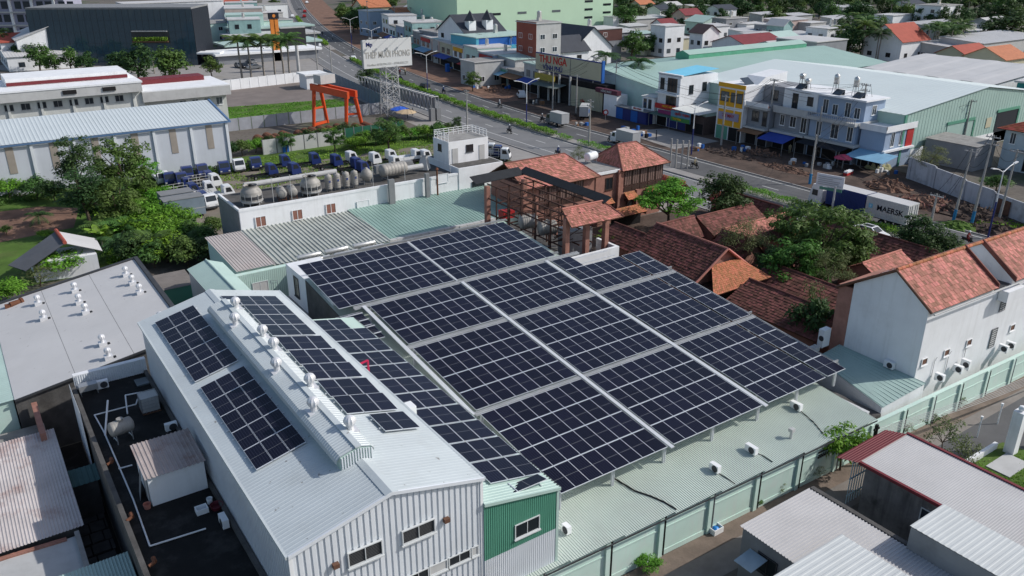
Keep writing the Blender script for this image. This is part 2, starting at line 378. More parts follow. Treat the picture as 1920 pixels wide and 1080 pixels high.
b = MB(); b.box(WX0 - .22, WY0 - .15, WE - .1, WX0 - .1, WY1 + .15, WE + .04); b.build('gutter', roof_white, wh)
b = MB(); b.box(WX1 + .06, WY0 - .15, WE - .06, WX1 + .18, WY1 + .15, WE + .05); b.build('gutter', roof_white, wh)
for xa, xb in ((WX0 - .1, WRX), (WX1 + .1, WRX)):
    b = MB(); b.ob(V(xa, WY0 - .19, WE - .12), V(xb - xa, 0, WR - WE + .05), V(0, .1, 0), V(0, 0, .17)); b.build('fascia', white_metal, wh)
b = MB(); b.box(WX1 - .1, WY0 - .09, 0, WX1 + .06, WY0 - .053, WE - .1); b.build('corner_trim', white_c, wh)
b = MB(); b.box(WX0 - .08, WY0 - .09, 0, WX0 + .08, WY0 - .053, WE - .1); b.build('corner_trim', white_c, wh)
b = MB(); b.box(WX1 + .003, WY0 + .1, 0, WX1 + .03, WY1, WE - .08); b.build('wall', white_metal, wh)
# ridge monitor and turbine vents
mo = MB(); y0, y1 = 30.5, 51.2
sheet = [(11.25, y0, 11.62), (11.28, y0, 11.82), (11.45, y0, 11.98), (12.35, y0, 12.22), (13.0, y0, 12.03), (13.12, y0, 11.88), (13.14, y0, 11.7)]
for k, (p, q) in enumerate(zip(sheet, sheet[1:])):
    mo.corr(p, (0, y1 - y0, 0), (q[0] - p[0], 0, q[2] - p[2]), .2, .025, .5)
mo.build('ridge_vent', roof_white, wh)
b = MB(); b.ext([(11.45, y0 + .04, 11.2), (13.05, y0 + .04, 11.25), (13.05, y0 + .04, 11.98), (12.35, y0 + .04, 12.16), (11.45, y0 + .04, 11.92)], (0, y1 - y0 - .08, 0)); b.build('ridge_vent_side', mint, wh)
lv = MB()
for k in range(12):
    x = 11.5 + k * .135; zt = 12.16 - abs(x - 12.35) * .27; lv.box(x, y0 - .03, 11.3, x + .06, y0 + .035, zt - .06)
lv.build('louvre', white_metal, wh)
b = MB(); b.box(12.2, y0 - .05, 12.2, 12.5, y1, 12.26); b.build('ridge_cap', roof_white, wh)
ball = mat('vent_ball', (.72, .72, .73), .35, .05, 2., metal=.25, spec=.5)
def turbine(par, x, y, z, s=1.):
    b = MB(); b.lathe([(.3 * s, -.25), (.17 * s, 0), (.16 * s, .2 * s)], (x, y, z), 12)
    prof = [(.17 * s, .2 * s)] + [(.30 * s * math.sin(a), (.46 - .27 * math.cos(a)) * s) for a in np.linspace(.6, math.pi - .05, 9)] + [(0, .735 * s)]
    n = 20; c = Vector((x, y, z)); i = len(b.v)
    for r_, zz in prof:
        for k in range(n):
            t = 2 * math.pi * k / n; rr = r_ * (1.0 if k % 2 else .9); b.v.append((c.x + rr * math.cos(t), c.y + rr * math.sin(t), c.z + zz))
    for j in range(len(prof) - 1):
        for k in range(n): b.f.append((i + j * n + k, i + j * n + (k + 1) % n, i + (j + 1) * n + (k + 1) % n, i + (j + 1) * n + k)); b.mi.append(0)
    b.box(x - .33 * s, y - .33 * s, z - .3, x + .33 * s, y + .33 * s, z - .02)
    return b
for x, y in ((12.66, 49.61), (11.87, 47.19), (12.69, 44.53), (12.65, 42.5), (11.91, 40.0), (12.74, 37.26), (11.95, 34.84), (12.73, 32.2)):
    turbine(wh, x, y, 12.12, 1.05).build('turbine_vent', ball, wh, smooth=False)
# windows and lamps of the gable
fr_m = mat('window_frame', (.60, .62, .62), .5, .05)
def louvre_win(par, p, w, h, n=9):
    f = window(par, p, (1, 0, 0), (0, -1, 0), w, h, fr_m, dgrey, 1, .05, dep=.1)
    b = MB()
    for k in range(n):
        z = p[2] + .06 + (h - .12) * k / n; b.ob(V(p[0] + .06, p[1] - .02, z), V(w - .12, 0, 0), V(0, -.05, .03), V(0, -.004, .008))
    b.build('louvre', mgrey, f)
wy = WY0 - .055
for tl, br in (((650, 1036), (717, 1037)), ((752, 995), (815, 995))):
    a = atY(*tl, wy); c = atY(*br, wy); louvre_win(wh, V(a.x, wy, c.z), c.x - a.x, (a.z - c.z) * .98)
a = atY(760, 1081, wy); c = atY(888, 1058, wy)
zb0 = atY(841, 1064, wy).z
for xa, xb, m in ((740, 760, g_dark), (763, 803, g_dark), (804, 839, lgrey), (841, 882, g_dark), (884, 897, lgrey)):
    x0 = atY(xa, 1060, wy).x; x1 = atY(xb, 1060, wy).x; zz = atY(841, 1046, wy).z
    window(wh, V(x0, wy, zb0), (1, 0, 0), (0, -1, 0), x1 - x0, zz - zb0, fr_m, m, 1 if m == g_dark else 0, .05)
for x, y in ((628, 1058), (835, 973)):
    p = atY(x, y, wy); b = MB(); b.box(p.x - .14, p.y - .22, p.z - .1, p.x + .14, p.y - .01, p.z + .12); tag(b.build('wall_lamp', wood), 'small brown box lamp on the white gable ' + ('at its lower left' if x < 700 else 'right of the upper louvre window'), 'lamp', 'box lamps on the white gable')
# panels on the warehouse roof
sl = math.atan((WR - WE) / (WRX - WX0)); sr = math.atan((WR - WE) / (WX1 - WRX))
zl = lambda x: WE + .06 + (x - WX0) * math.tan(sl); zr = lambda x: WE + .06 + (WX1 - x) * math.tan(sr)
def rackblock(label, xs_, ys_, zf, ang, skip=(), tilt=0., name='solar_array', sy=1., lift=.1):
    T = thing(name, label, 'solar array', (xs_[0], ys_[0], zf(xs_[0])), 'solar arrays on the warehouse roof'); px = xs_[1] - xs_[0]; py = ys_[1] - ys_[0]
    for j in range(len(ys_) - 1):
        for i in range(len(xs_) - 1):
            if (i, j) in skip: continue
            x = (xs_[i] + xs_[i + 1]) / 2; y = (ys_[j] + ys_[j + 1]) / 2
            inst('panel', PM, T, (x - xs_[0], y - ys_[0], zf(x) - zf(xs_[0]) + lift), (tilt, ang, 0), ((px - .01) / 1.0125, (py - .015) / 2.088, 1))
        for q in (.25, .75):
            y = ys_[j] + (ys_[j + 1] - ys_[j]) * q; m = MB()
            m.ob(V(xs_[0] - .1, y - .02, zf(xs_[0] - .1) + .02), V(xs_[-1] - xs_[0] + .2, 0, zf(xs_[-1] + .1) - zf(xs_[0] - .1)), V(0, .04, 0), V(0, 0, lift - .035)); m.build('rail', alu, T)
    return T
ls = lambda a, b, n: list(np.linspace(a, b, n + 1))
rackblock('upper block of fifteen solar panels on the shaded left slope of the warehouse', ls(8.4, 10.98, 3), ls(44.1, 53.8, 5), zl, -sl)
rackblock('lower block of fifteen solar panels on the left slope of the warehouse', ls(8.47, 11.03, 3), ls(33.7, 43.25, 5), zl, -sl)
rackblock('large sky-blue tinted solar block at the back of the warehouse right slope', ls(12.72, 16.5, 4), ls(46.0, 53.6, 4), zr, sr, [(0, 0), (0, 1), (0, 2)])
for k, y0 in enumerate((43.65, 41.45, 39.3, 37.0, 34.9)):
    rackblock('row of three solar panels on the warehouse right slope, ' + ('farthest of five', 'second of five from the back', 'middle one', 'second nearest', 'nearest of five')[k], ls(13.68, 16.6, 3), [y0, y0 + 1.96], zr, sr, tilt=.05, lift=.14)
rackblock('lone pair of solar panels nearest the white gable', ls(14.7, 16.68, 2), [32.6, 34.55], zr, sr, lift=.14)
# ================================================================== green shed strip between warehouse and canopy
SX0, SX1, SY0, SY1 = WX1 + .035, 21.72, 27.48, 52.6
szf = lambda x: 8.8 - .2 * (x - 17.18)
sh = thing('shed', 'narrow mint and green metal shed leaning on the white warehouse', 'shed', (SX0, SY0, 0))
b = MB(); b.ext([(SX0, SY0, 0), (SX1, SY0, 0), (SX1, SY0, szf(SX1)), (SX0, SY0, szf(SX0))], (0, SY1 - SY0, 0)); b.build('wall', white_metal, sh)
zs = 5.35
ribwall(SX0 + .06, SX1 - .06, SY0, zs, lambda x: szf(x) - .03, .125, .075, .04, green_s, sh)
ribwall(SX0 + .06, SX1 - .06, SY0, 0, lambda x: zs, .125, .075, .04, white_metal, sh)
b = MB(); b.box(SX0, SY0 - .012, zs, SX1, SY0 - .002, szf(SX1) - .02); b.ext([(SX0, SY0 - .012, szf(SX1) - .02), (SX1, SY0 - .012, szf(SX1) - .02), (SX0, SY0 - .012, szf(SX0) - .02)], (0, .008, 0)); b.build('wall_cladding', green_s, sh)
b = MB(); b.corr((SX0 + .02, SY0 - .12, szf(SX0) + .02), (0, SY1 - SY0 + .24, 0), (SX1 - SX0 + .1, 0, szf(SX1 + .1) - szf(SX0)), .22, .025, .5); b.build('roof', mint, sh)
b = MB(); b.ob(V(SX0, SY0 - .15, szf(SX0) - .12), V(SX1 - SX0 + .12, 0, szf(SX1 + .12) - szf(SX0)), V(0, .09, 0), V(0, 0, .17)); b.build('fascia', mint, sh)
b = MB(); b.box(SX1 + .06, SY0 - .12, szf(SX1) - .12, SX1 + .16, SY1, szf(SX1) + .02); b.build('gutter', dgrey, sh)
b = MB(); b.box(SX1 - .08, SY0 - .06, 2.9, SX1 + .08, SY0 + .06, szf(SX1) - .05); b.build('corner_trim', mint, sh)
a = atY(965, 985, SY0 - .05); c = atY(1011, 990, SY0 - .05)
window(sh, V(a.x, SY0 - .05, c.z), (1, 0, 0), (0, -1, 0), c.x - a.x, a.z - c.z, fr_m, g_dark, 1, .05)
sz_ = math.atan(.2)
rows = (50.1, 48.1, 45.95, 43.75, 41.6, 39.45, 37.3, 35.15, 33.0, 30.87, 28.74)
for k, y0 in enumerate(rows):
    nm = ('two-panel back', 'second', 'third', 'fourth', 'fifth, beside the red pipe,', 'sixth', 'seventh, beside the white wall box,', 'eighth', 'ninth', 'tenth', 'nearest')[k]
    rackblock('%s row of solar panels on the mint shed strip%s' % (nm, '' if k in (0, 4, 6, 10) else ', counted from the back'), ls(18.45, 21.65, 3)[:3 if k == 0 else 4], [y0, y0 + 1.97], szf, sz_, tilt=.03, lift=.16)
T = thing('lone_solar_module', 'single landscape solar panel lying on the mint shed roof edge', 'solar panel', (20.2, 28.15, szf(20.2) + .12))
inst('panel', PM, T, (0, 0, 0), (0, sz_, math.pi / 2), (.85, 1, 1))
b = MB(); b.box(19.4, 27.75, szf(19.5) + .02, 19.45, 28.6, szf(19.5) + .1); b.box(20.9, 27.75, szf(21) + .02, 20.95, 28.6, szf(21) + .1); b.build('rail', alu, T)
# red pipe and white box at the step
p = at(697, 708, 9.0); b = MB(); b.tube([(WX1 - .3, p.y, 10.05), (WX1 + .75, p.y, 10.25), (WX1 + .75, p.y, 8.6)], .07, 8); tag(b.build('red_pipe', mat('red_pipe', (.55, .02, .08), .4, .05)), 'crimson bent pipe coming out of the warehouse wall over the panels', 'pipe')
b = MB(); b.box(WX1 + .03, 35.6, 9.0, WX1 + .85, 36.3, 9.95); tag(b.build('wall_box', white_c), 'small white duct box on the warehouse side wall above the panels', 'box')
# ================================================================== pale green roof hall under the canopy, mint wall
wl = lambda x: 27.3 - .03 * (x - 25)
hl = thing('hall', 'low hall with pale green ribbed roof and peeling mint wall along the lane', 'building', (22, 27, 0))
gz = lambda y: 3.12 + CS * (y - 27)
GX0, GX1 = 18.6, 48.9
b = MB(); [b.ext([(xa, 27.55, 0), (xa, ye, 0), (xa, ye, gz(ye) - .1), (xa, 27.55, gz(27.55) - .1)], (xb - xa, 0, 0)) for xa, xb, ye in ((GX0, 22.4, 45), (22.4, 45.1, 64), (45.1, GX1, 54.5))]; b.build('wall', dark_conc, hl)
n = 8
for k in range(n):
    xa = GX0 + (GX1 - GX0) * k / n; xb = GX0 + (GX1 - GX0) * (k + 1) / n; ya = wl((xa + xb) / 2) - .35
    ye = 45 if k == 0 else 54.5 if k == 7 else 64
    b = MB(); b.corr((xa, ya, gz(ya)), (xb - xa, 0, 0), (0, ye - ya, gz(ye) - gz(ya)), .155, .03, .5); b.build('roof_sheet', greenroof, hl)
b = MB()
for xa, xb in zip(np.linspace(GX0, GX1, 9), np.linspace(GX0, GX1, 9)[1:]): b.ob(V(xa, wl(xa) - .42, gz(26.5) - .14), V(xb - xa, wl(xb) - wl(xa), 0), V(0, .06, 0), V(0, 0, .08))
b.build('eave_gutter', dgrey, hl)
# lane wall, bay by bay
lw = thing('lane_wall', 'long peeling mint green wall with pilasters along the lane', 'wall', (25, 27, 0))
px_ = [20.6, 25.2, 29.2, 33.2, 37.3, 41.3, 45.2, 49.0, 52.8, 56.4, 60.0, 63.8, 67.6, 71.4, 75.2]
for k, (xa, xb) in enumerate(zip(px_, px_[1:])):
    top = 2.95 if xa < 48 else 2.35
    ya, yb = wl(xa), wl(xb); u = V(xb - xa, yb - ya, 0)
    b = MB(); b.ob(V(xa, ya, 0), u, V(0, .2, 0), V(0, 0, top)); b.build('bay', mint_w, lw)
    b = MB(); b.ob(V(xa, ya - .05, 0), u, V(0, .045, 0), V(0, 0, .35)); b.ob(V(xa, ya - .04, top * .66), u, V(0, .035, 0), V(0, 0, .1)); b.build('band', mint_w, lw)
    b = MB(); b.box(xa - .16, ya - .14, 0, xa + .16, ya + .1, top + .05); b.build('pilaster', mint_w, lw)
    if xa > 48:
        b = MB(); b.ob(V(xa, ya - .05, top), u, V(0, .3, 0), V(0, 0, .08)); b.build('coping', mint_w, lw)
    b = MB(); b.cyl((xa + .26, ya - .12, .1), (xa + .26, ya - .12, top), .055, n=8); b.build('drain_pipe', black if k % 3 else mgrey, lw)
b = MB()
for x, z in ((27.0, 1.9), (35, 1.75), (47.0, 1.75)):
    pass
vb = MB()
for i in range(5):
    for j in range(3): vb.box(43.3 + i * .22, wl(43.5) - .06, 1.7 + j * .2, 43.45 + i * .22, wl(43.5) - .005, 1.83 + j * .2)
vb.build('vent_block', black, lw)
# ================================================================== near surroundings
def solid(b, pts, zb):           # closed block under a (sloping) top polygon
    pts = [tuple(p) for p in pts]; n = len(pts); i = len(b.v)
    A = sum(pts[k][0] * pts[(k + 1) % n][1] - pts[(k + 1) % n][0] * pts[k][1] for k in range(n))
    if A < 0: pts = pts[::-1]
    b.v.extend((p[0], p[1], zb) for p in pts); b.v.extend(pts)
    b.f.append(tuple(range(i + n - 1, i - 1, -1))); b.f.append(tuple(range(i + n, i + 2 * n))); b.mi += [b.k] * 2
    for k in range(n): b.f.append((i + k, i + (k + 1) % n, i + n + (k + 1) % n, i + n + k)); b.mi.append(b.k)
    return b
def sheet(par, a, b_, c, m, pitch=.2, dep=.03, name='roof', lift=.03, flat=.5):
    """ribbed sheet: corner a, edge a->b carries the ribs' spacing, a->c is the rib direction"""
    a = Vector(a) + V(0, 0, lift); o = MB(); o.corr(a, Vector(b_) + V(0, 0, lift) - a, Vector(c) + V(0, 0, lift) - a, pitch, dep, flat); return o.build(name, m, par)
def shed(label, x0, y0, x1, y1, zs, wall, roof, ribs='y', pitch=.2, dep=.03, name='shed', cat='shed', zb=0, oh=.2, group=None, fascia=None):
    """lean-to: zs = roof heights at (x0,y0),(x1,y0),(x1,y1),(x0,y1)"""
    T = thing(name, label, cat, (x0, y0, zb), group); b = MB()
    solid(b, [(x0, y0, zs[0] - .05), (x1, y0, zs[1] - .05), (x1, y1, zs[2] - .05), (x0, y1, zs[3] - .05)], zb); b.build('wall', wall, T)
    P0 = V(x0 - oh, y0 - oh, zs[0]); P1 = V(x1 + oh, y0 - oh, zs[1]); P3 = V(x0 - oh, y1 + oh, zs[3])
    if ribs == 'y': sheet(T, P0, P1, P3, roof, pitch, dep)
    else: sheet(T, P0, P3, P1, roof, pitch, dep)
    if fascia:
        b = MB(); b.ob(P0 - V(0, .03, .1), P1 - P0, V(0, .05, 0), V(0, 0, .12)); b.build('fascia', fascia, T)
    return T
def gable(label, x0, y0, x1, y1, ze, zr, ax, wall, roof, pitch=.2, dep=.03, name='shed', cat='shed', zb=0, oh=.25, rid=None, tiles=False, group=None, tw=.3, cap=True):
    T = thing(name, label, cat, (x0, y0, zb), group); b = MB()
    if ax == 'y':
        r_ = (x0 + x1) / 2 if rid is None else rid
        b.ext([(x0, y0, zb), (x1, y0, zb), (x1, y0, ze), (r_, y0, zr), (x0, y0, ze)], (0, y1 - y0, 0)); b.build('wall', wall, T)
        s = (zr - ze) / (r_ - x0); s2 = (zr - ze) / (x1 - r_)
        for e0, e1 in ((V(x0 - oh, y0 - oh, ze - s * oh), V(r_, y0 - oh, zr)), (V(x1 + oh, y0 - oh, ze - s2 * oh), V(r_, y0 - oh, zr))):
            L = V(0, y1 - y0 + 2 * oh, 0)
            if tiles: tileroof(T, e0, e0 + L, e1 + L, e1, roof, tw)
            else: sheet(T, e0, e0 + L, e1, roof, pitch, dep, lift=.05)
        if cap: b = MB(); b.cyl((r_, y0 - oh, zr + .05), (r_, y1 + oh, zr + .05), .11, n=8); b.build('ridge_cap', roof, T)
    else:
        r_ = (y0 + y1) / 2 if rid is None else rid
        b.ext([(x0, y0, zb), (x0, y1, zb), (x0, y1, ze), (x0, r_, zr), (x0, y0, ze)], (x1 - x0, 0, 0)); b.build('wall', wall, T)
        s = (zr - ze) / (r_ - y0); s2 = (zr - ze) / (y1 - r_)
        for e0, e1 in ((V(x0 - oh, y0 - oh, ze - s * oh), V(x0 - oh, r_, zr)), (V(x0 - oh, y1 + oh, ze - s2 * oh), V(x0 - oh, r_, zr))):
            L = V(x1 - x0 + 2 * oh, 0, 0)
            if tiles: tileroof(T, e0, e0 + L, e1 + L, e1, roof, tw)
            else: sheet(T, e0, e0 + L, e1, roof, pitch, dep, lift=.05)
        if cap: b = MB(); b.cyl((x0 - oh, r_, zr + .05), (x1 + oh, r_, zr + .05), .11, n=8); b.build('ridge_cap', roof, T)
    return T
def tileroof(par, a, b_, c, d, m, tw=.26, name='roof_tiles', slab=True):
    """tiles on the quad a-b (eave) / d-c (top)"""
    a, b_, c, d = map(Vector, (a, b_, c, d)); n = (b_ - a).cross(d - a).normalized()
    if n.z < 0: n = -n
    th = tw * 1.15; nu = max(2, int(max((b_ - a).length, (c - d).length) / tw)); nv = max(2, int(max((d - a).length, (c - b_).length) / th)); o = MB()
    for j in range(nv):
        v0, v1 = j / nv, min(1.02, (j + 1.12) / nv)
        l0, r0 = a.lerp(d, v0), b_.lerp(c, v0); l1, r1 = a.lerp(d, v1), b_.lerp(c, v1)
        for i in range(nu):
            u0, u1 = i / nu, (i + .93) / nu; h = .045 + R.random() * .03; h2 = h - .035
            p, q, s, t = l0.lerp(r0, u0) + n * h, l0.lerp(r0, u1) + n * h, l1.lerp(r1, u1) + n * h2, l1.lerp(r1, u0) + n * h2
            k = len(o.v); o.v.extend((tuple(p), tuple(q), tuple(s), tuple(t), tuple(p - n * h), tuple(q - n * h))); o.f.append((k, k + 1, k + 2, k + 3)); o.f.append((k + 4, k + 5, k + 1, k)); o.mi += [0, 0]
    t_ = o.build(name, m, par); t_['kind'] = 'stuff'
    if slab:
        s = MB(); s.face(a, b_, c, d); s.face(a - n * .1, d - n * .1, c - n * .1, b_ - n * .1)
        for p, q in ((a, b_), (b_, c), (c, d), (d, a)): s.face(p - n * .1, q - n * .1, q, p)
        s.build('roof_deck', wood, par)
    return t_
def ridge(par, m, *pts, r=.12):
    b = MB(); b.tube(pts, r, 8); b.build('ridge_tile', m, par)
def acunit(label, x, y, z, face='-x', w=.8, h=.6, d=.32, group='air conditioner units on the pale green roof'):
    T = thing('air_conditioner', label, 'air conditioner', (x, y, z), group, {'-x': 0, '-y': math.pi / 2, '+y': -math.pi / 2}[face])
    b = MB(); b.box(-d / 2, -w / 2, .06, d / 2, w / 2, h); b.build('casing', white_c, T, local=True)
    b = MB(); b.lathe([(.0, .03), (.21, .025), (.235, 0)], (-d / 2 - .002, -w * .12, h * .53), 16, (-1, 0, 0)); b.build('fan', dgrey, T, local=True)
    b = MB(); b.box(-d / 2, -w / 2 + .05, 0, d / 2, -w / 2 + .12, .058); b.box(-d / 2, w / 2 - .12, 0, d / 2, w / 2 - .05, .058); b.build('foot', steel, T, local=True)
    return T
# ---- A: big flat cool roof at the left with ventilators
fz = lambda x: 4.6 + .16 * (x + .35)
T = thing('factory_hall', 'low hall with pale grey sheet roof dotted with turbine vents', 'hall', (-.34, 60.1, 0))
b = MB(); solid(b, [(-.34, 60.15, fz(-.34) - .04), (11.55, 60.15, fz(11.55) - .04), (11.55, 79, fz(11.55) - .04), (-.34, 79, fz(-.34) - .04)], 0); b.build('wall', dark_conc, T)
for k in range(3):
    xa, xb = -.34 + 11.95 * k / 3, -.34 + 11.95 * (k + 1) / 3 - .025
    sheet(T, (xa, 60.05, fz(xa)), (xa, 79.1, fz(xa)), (xb, 60.05, fz(xb)), cool_roof, .5, .008, 'roof_sheet', .02, .8)
b = MB(); b.ob(V(11.6, 60, fz(11.6) - .25), V(.35, 0, 0), V(0, 19.4, 0), V(0, 0, .42)); b.build('parapet', dgrey, T)
b = MB(); b.ob(V(-.34, 79.12, fz(-.34) - .2), V(11.95, 0, 11.95 * .16), V(0, .3, 0), V(0, 0, .35)); b.build('parapet', dgrey, T)
b = MB(); b.ob(V(-.34, 59.93, fz(-.34) - .12), V(11.95, 0, 11.95 * .16), V(0, .08, 0), V(0, 0, .13)); b.build('fascia', dgrey, T)
for k, (x, y) in enumerate(((70, 562), (80, 590), (139, 538), (147, 560), (159, 578), (191, 637), (202, 662), (235, 508), (247, 524), (261, 541), (300, 594))):
    d_ = ray(x, y); t = (fz(0) + .45 - H) / (d_.z - .16 * d_.x); p = O + d_ * t
    turbine(T, p.x, p.y, fz(p.x) + .28, .85).build('turbine_vent', ball, T)
    d_ = V(.55, -.1, 0)
    b = MB(); b.box(p.x + .3, p.y - .3, fz(p.x) + .02, p.x + .75, p.y + .1, fz(p.x) + .1); b.build('vent_flashing', black, T)
p = at(32, 573, 4.8); b = MB(); b.cyl((p.x - .5, p.y - .1, p.z + .25), (p.x + .3, p.y + .2, p.z + .25), .22, n=12); b.box(p.x - .9, p.y - .25, p.z, p.x - .3, p.y + .1, p.z + .3); b.cyl((p.x + .3, p.y + .2, p.z + .25), (p.x + .5, p.y + .28, p.z + .25), .3, n=12); tag(b.build('motor', rust), 'rusty red motor left lying on the pale flat roof', 'motor')
shed('pale mint metal roof at the left picture edge beside the flat hall roof', -9, 60.4, -.42, 80, (4.2, 4.55, 4.55, 4.2), mint_w, mint, 'x', .3, .02, 'mint_hall', 'hall')
# ---- B: dark flat roof next to the warehouse
dz = 6.2
D = thing('dark_roof_house', 'grey house with black tarred flat roof beside the white warehouse', 'house', (3, 18, 0))
b = MB(); b.box(3.05, 15, 0, 7.7, 56.0, dz); b.k = 1; b.box(3.06, 15.01, dz, 7.7, 55.99, dz + .012); b.build('wall', [dark_conc, tar], D)
b = MB(); b.box(2.95, 15, dz - .25, 3.2, 55.8, dz + .3); b.build('parapet', dark_conc, D)
b = MB(); b.box(7.45, 15, dz + .012, 7.68, 55.8, dz + .22); b.build('kerb', dark_conc, D)
b = MB(); b.corr((3.3, 55.9, dz), (4.4, 0, 0), (0, 0, 1.0), .14, .03); b.build('back_fence', white_metal, D)
b = MB(); b.box(3.2, 55.95, dz, 7.72, 56.35, dz + 1.02); b.build('back_wall', white_p, D)
b = MB(); b.corr((2.9, 56.3, 2.2), (0, -4.5, 0), (0, 0, 4.4), .14, .03); b.build('side_cladding', white_metal, D)
def pipe(label, pts, r=.045, m=pipe_w, group='white water pipes on the black flat roof', name='water_pipe'):
    b = MB(); b.tube(pts, r, 8); return tag(b.build(name, m), label, 'pipe', group)
dr = lambda x, y, z=.08: at(x, y, dz + z)
pipe('long white pipe following the parapet of the black roof to a bend', [dr(177, 778), dr(195, 810), dr(222, 872), dr(250, 937), dr(281, 1024), dr(386, 991)])
pipe('white pipe crossing the black roof towards the caged tank', [dr(178, 778, .3), dr(255, 758, .3), dr(258, 748, .5)])
pipe('thick straight white pipe propped left of the steel tank', [dr(202, 751, .9), dr(197, 816)], .06)
pipe('right-angled white pipe behind the steel tank', [dr(267, 735, .8), dr(235, 741, .8), dr(239, 776, .2)])
pipe('short white branch pipe beside the hut', [dr(222, 879), dr(248, 872)])
def tank_h(label, c, L, r, ax, m=inox, stand=.5, group=None, name='water_tank', sm=steel):
    c = Vector(c); ax = Vector(ax).normalized(); T = thing(name, label, 'water tank', (c.x, c.y, c.z - r - stand), group); b = MB()
    prof = [(0, -L / 2 - r * .32), (r * .5, -L / 2 - r * .27), (r * .85, -L / 2 - r * .13), (r, -L / 2)]
    for k in range(1, 7):
        z = -L / 2 + L * k / 7; prof += [(r, z - .02), (r * .985, z), (r, z + .02)]
    prof += [(r, L / 2), (r * .85, L / 2 + r * .13), (r * .5, L / 2 + r * .27), (0, L / 2 + r * .32)]
    b.lathe(prof, c, 18, ax); b.build('tank', m, T, smooth=True)
    side = ax.cross(V(0, 0, 1)); b = MB()
    for s in (-.38, .38):
        q = c + ax * L * s
        for t in (-1, 1):
            b.cyl(q + side * t * r * .85 - V(0, 0, r + stand), q + side * t * r * .7 - V(0, 0, r * .55), .035, n=6)
        b.cyl(q + side * r * .85 - V(0, 0, r + stand * .5), q - side * r * .85 - V(0, 0, r + stand * .5), .03, n=6)
    b.build('stand', sm, T)
    b = MB(); b.cyl(c + V(0, 0, r * .98), c + V(0, 0, r + .12), .2, n=10); b.build('lid', m, T); return T
p = dr(227, 800, .9); tank_h('brushed steel water tank on a stand on the black roof', p, 1.15, .45, (1, .15, 0), stand=.45)
p = dr(282, 768, 0); I = thing('ibc_tank', 'white caged plastic tank standing on the black roof beside the warehouse wall', 'tank', p)
b = MB(); b.box(p.x - .5, p.y - .5, p.z + .14, p.x + .5, p.y + .5, p.z + 1.1); b.build('bottle', lgrey, I)
b = MB()
for k in range(6):
    t = -.53 + k * .212
    for s in (-.53, .53): b.box(p.x + t - .012, p.y + s - .012, p.z + .1, p.x + t + .012, p.y + s + .012, p.z + 1.13); b.box(p.x + s - .012, p.y + t - .012, p.z + .1, p.x + s + .012, p.y + t + .012, p.z + 1.13)
for k in range(5):
    z = p.z + .15 + k * .24
    for s in (-.53, .53): b.box(p.x - .54, p.y + s - .014, z, p.x + .54, p.y + s + .014, z + .025); b.box(p.x + s - .014, p.y - .54, z, p.x + s + .014, p.y + .54, z + .025)
b.build('cage', steel, I); b = MB(); b.box(p.x - .55, p.y - .55, p.z, p.x + .55, p.y + .55, p.z + .1); b.build('pallet', wood, I)
g_ac = 'air conditioner units on the black flat roof'
q = dr(193, 728, 0); acunit('square fan unit under the white ribbed fence on the black roof', q.x, q.y, q.z, '-y', .75, .6, group=g_ac)
q = dr(322, 806, 0); acunit('air conditioner standing edge-on against the warehouse foot, beside the caged tank', q.x, q.y, q.z, '-y', .7, .5, group=g_ac)
q = dr(421, 985, 0); acunit('white air conditioner tipped by the warehouse foot near the buckets', q.x, q.y, q.z, '-x', .8, .55, group=g_ac)
q = dr(168, 738, 0); b = MB(); b.box(q.x - .55, q.y - .3, q.z + .35, q.x + .55, q.y + .3, q.z + .75); 
for sx in (-.5, .5):
    for sy in (-.25, .25): b.cyl((q.x + sx, q.y + sy, q.z), (q.x + sx, q.y + sy, q.z + .35), .025)
tag(b.build('steel_cabinet', steel), 'low steel cabinet on legs in the back corner of the black roof', 'cabinet')
q = dr(269, 717, 0); b = MB(); b.box(q.x - .5, q.y - .5, q.z, q.x + .5, q.y + .5, q.z + .12); tag(b.build('roof_hatch', g_grey), 'grey glazed hatch flat on the black roof by the fence', 'hatch')
# hut on the dark roof
c0, c1, c2, c3 = dr(287, 950, 0), dr(407, 917, 0), None, None
hx0, hy0 = c0.x, c0.y - 0.0; hx1 = 7.4
U = thing('roof_hut', 'white hut with half rusty ribbed roof on the black flat roof', 'hut', (hx0, hy0, dz))
hy1 = hy0 + 3.2; b = MB(); solid(b, [(hx0, hy0, dz + 1.75), (hx1, hy0, dz + 1.75), (hx1, hy1, dz + 2.0), (hx0, hy1, dz + 2.0)], dz); b.build('wall', white_p, U)
rusty = mat('rusty_sheet', (.42, .36, .34), .8, .15, .7, .75, (.22, .10, .07), .5, spec=.2)
sheet(U, (hx0 - .15, hy0 - .15, dz + 1.77), (hx1 + .1, hy0 - .15, dz + 1.77), (hx0 - .15, hy1 + .1, dz + 2.02), rusty, .22, .04)
b = MB(); b.box(hx0 - .08, hy0 + .4, dz + .05, hx0 - .03, hy0 + 1.1, dz + 1.7); b.build('door', lgrey, U)
b = MB(); q = at(262, 905, dz); b.ob(V(hx0 - .45, hy0 + .9, dz), V(.12, .9, 0), V(.25, 0, 1.4), V(.03, 0, 0)); tag(b.build('mesh_rack', mgrey), 'grey wire rack leaning on the hut beside its door', 'rack')
def bucket(label, x, y, m, r=.2, h=.3, cat='bucket', name='bucket'):
    q = dr(x, y, 0); b = MB(); b.lathe([(0, .01), (r * .8, 0.012), (r, h), (r * .92, h), (r * .74, .04), (0, .04)], q, 14); tag(b.build(name, m), label, cat)
bucket('terracotta pot near the hut corner on the black roof', 277, 953, terra)
bucket('dark red basin beside the white crate on the black roof', 407, 953, mat('maroon', (.12, .02, .03), .5), .35, .25, 'basin', 'basin')
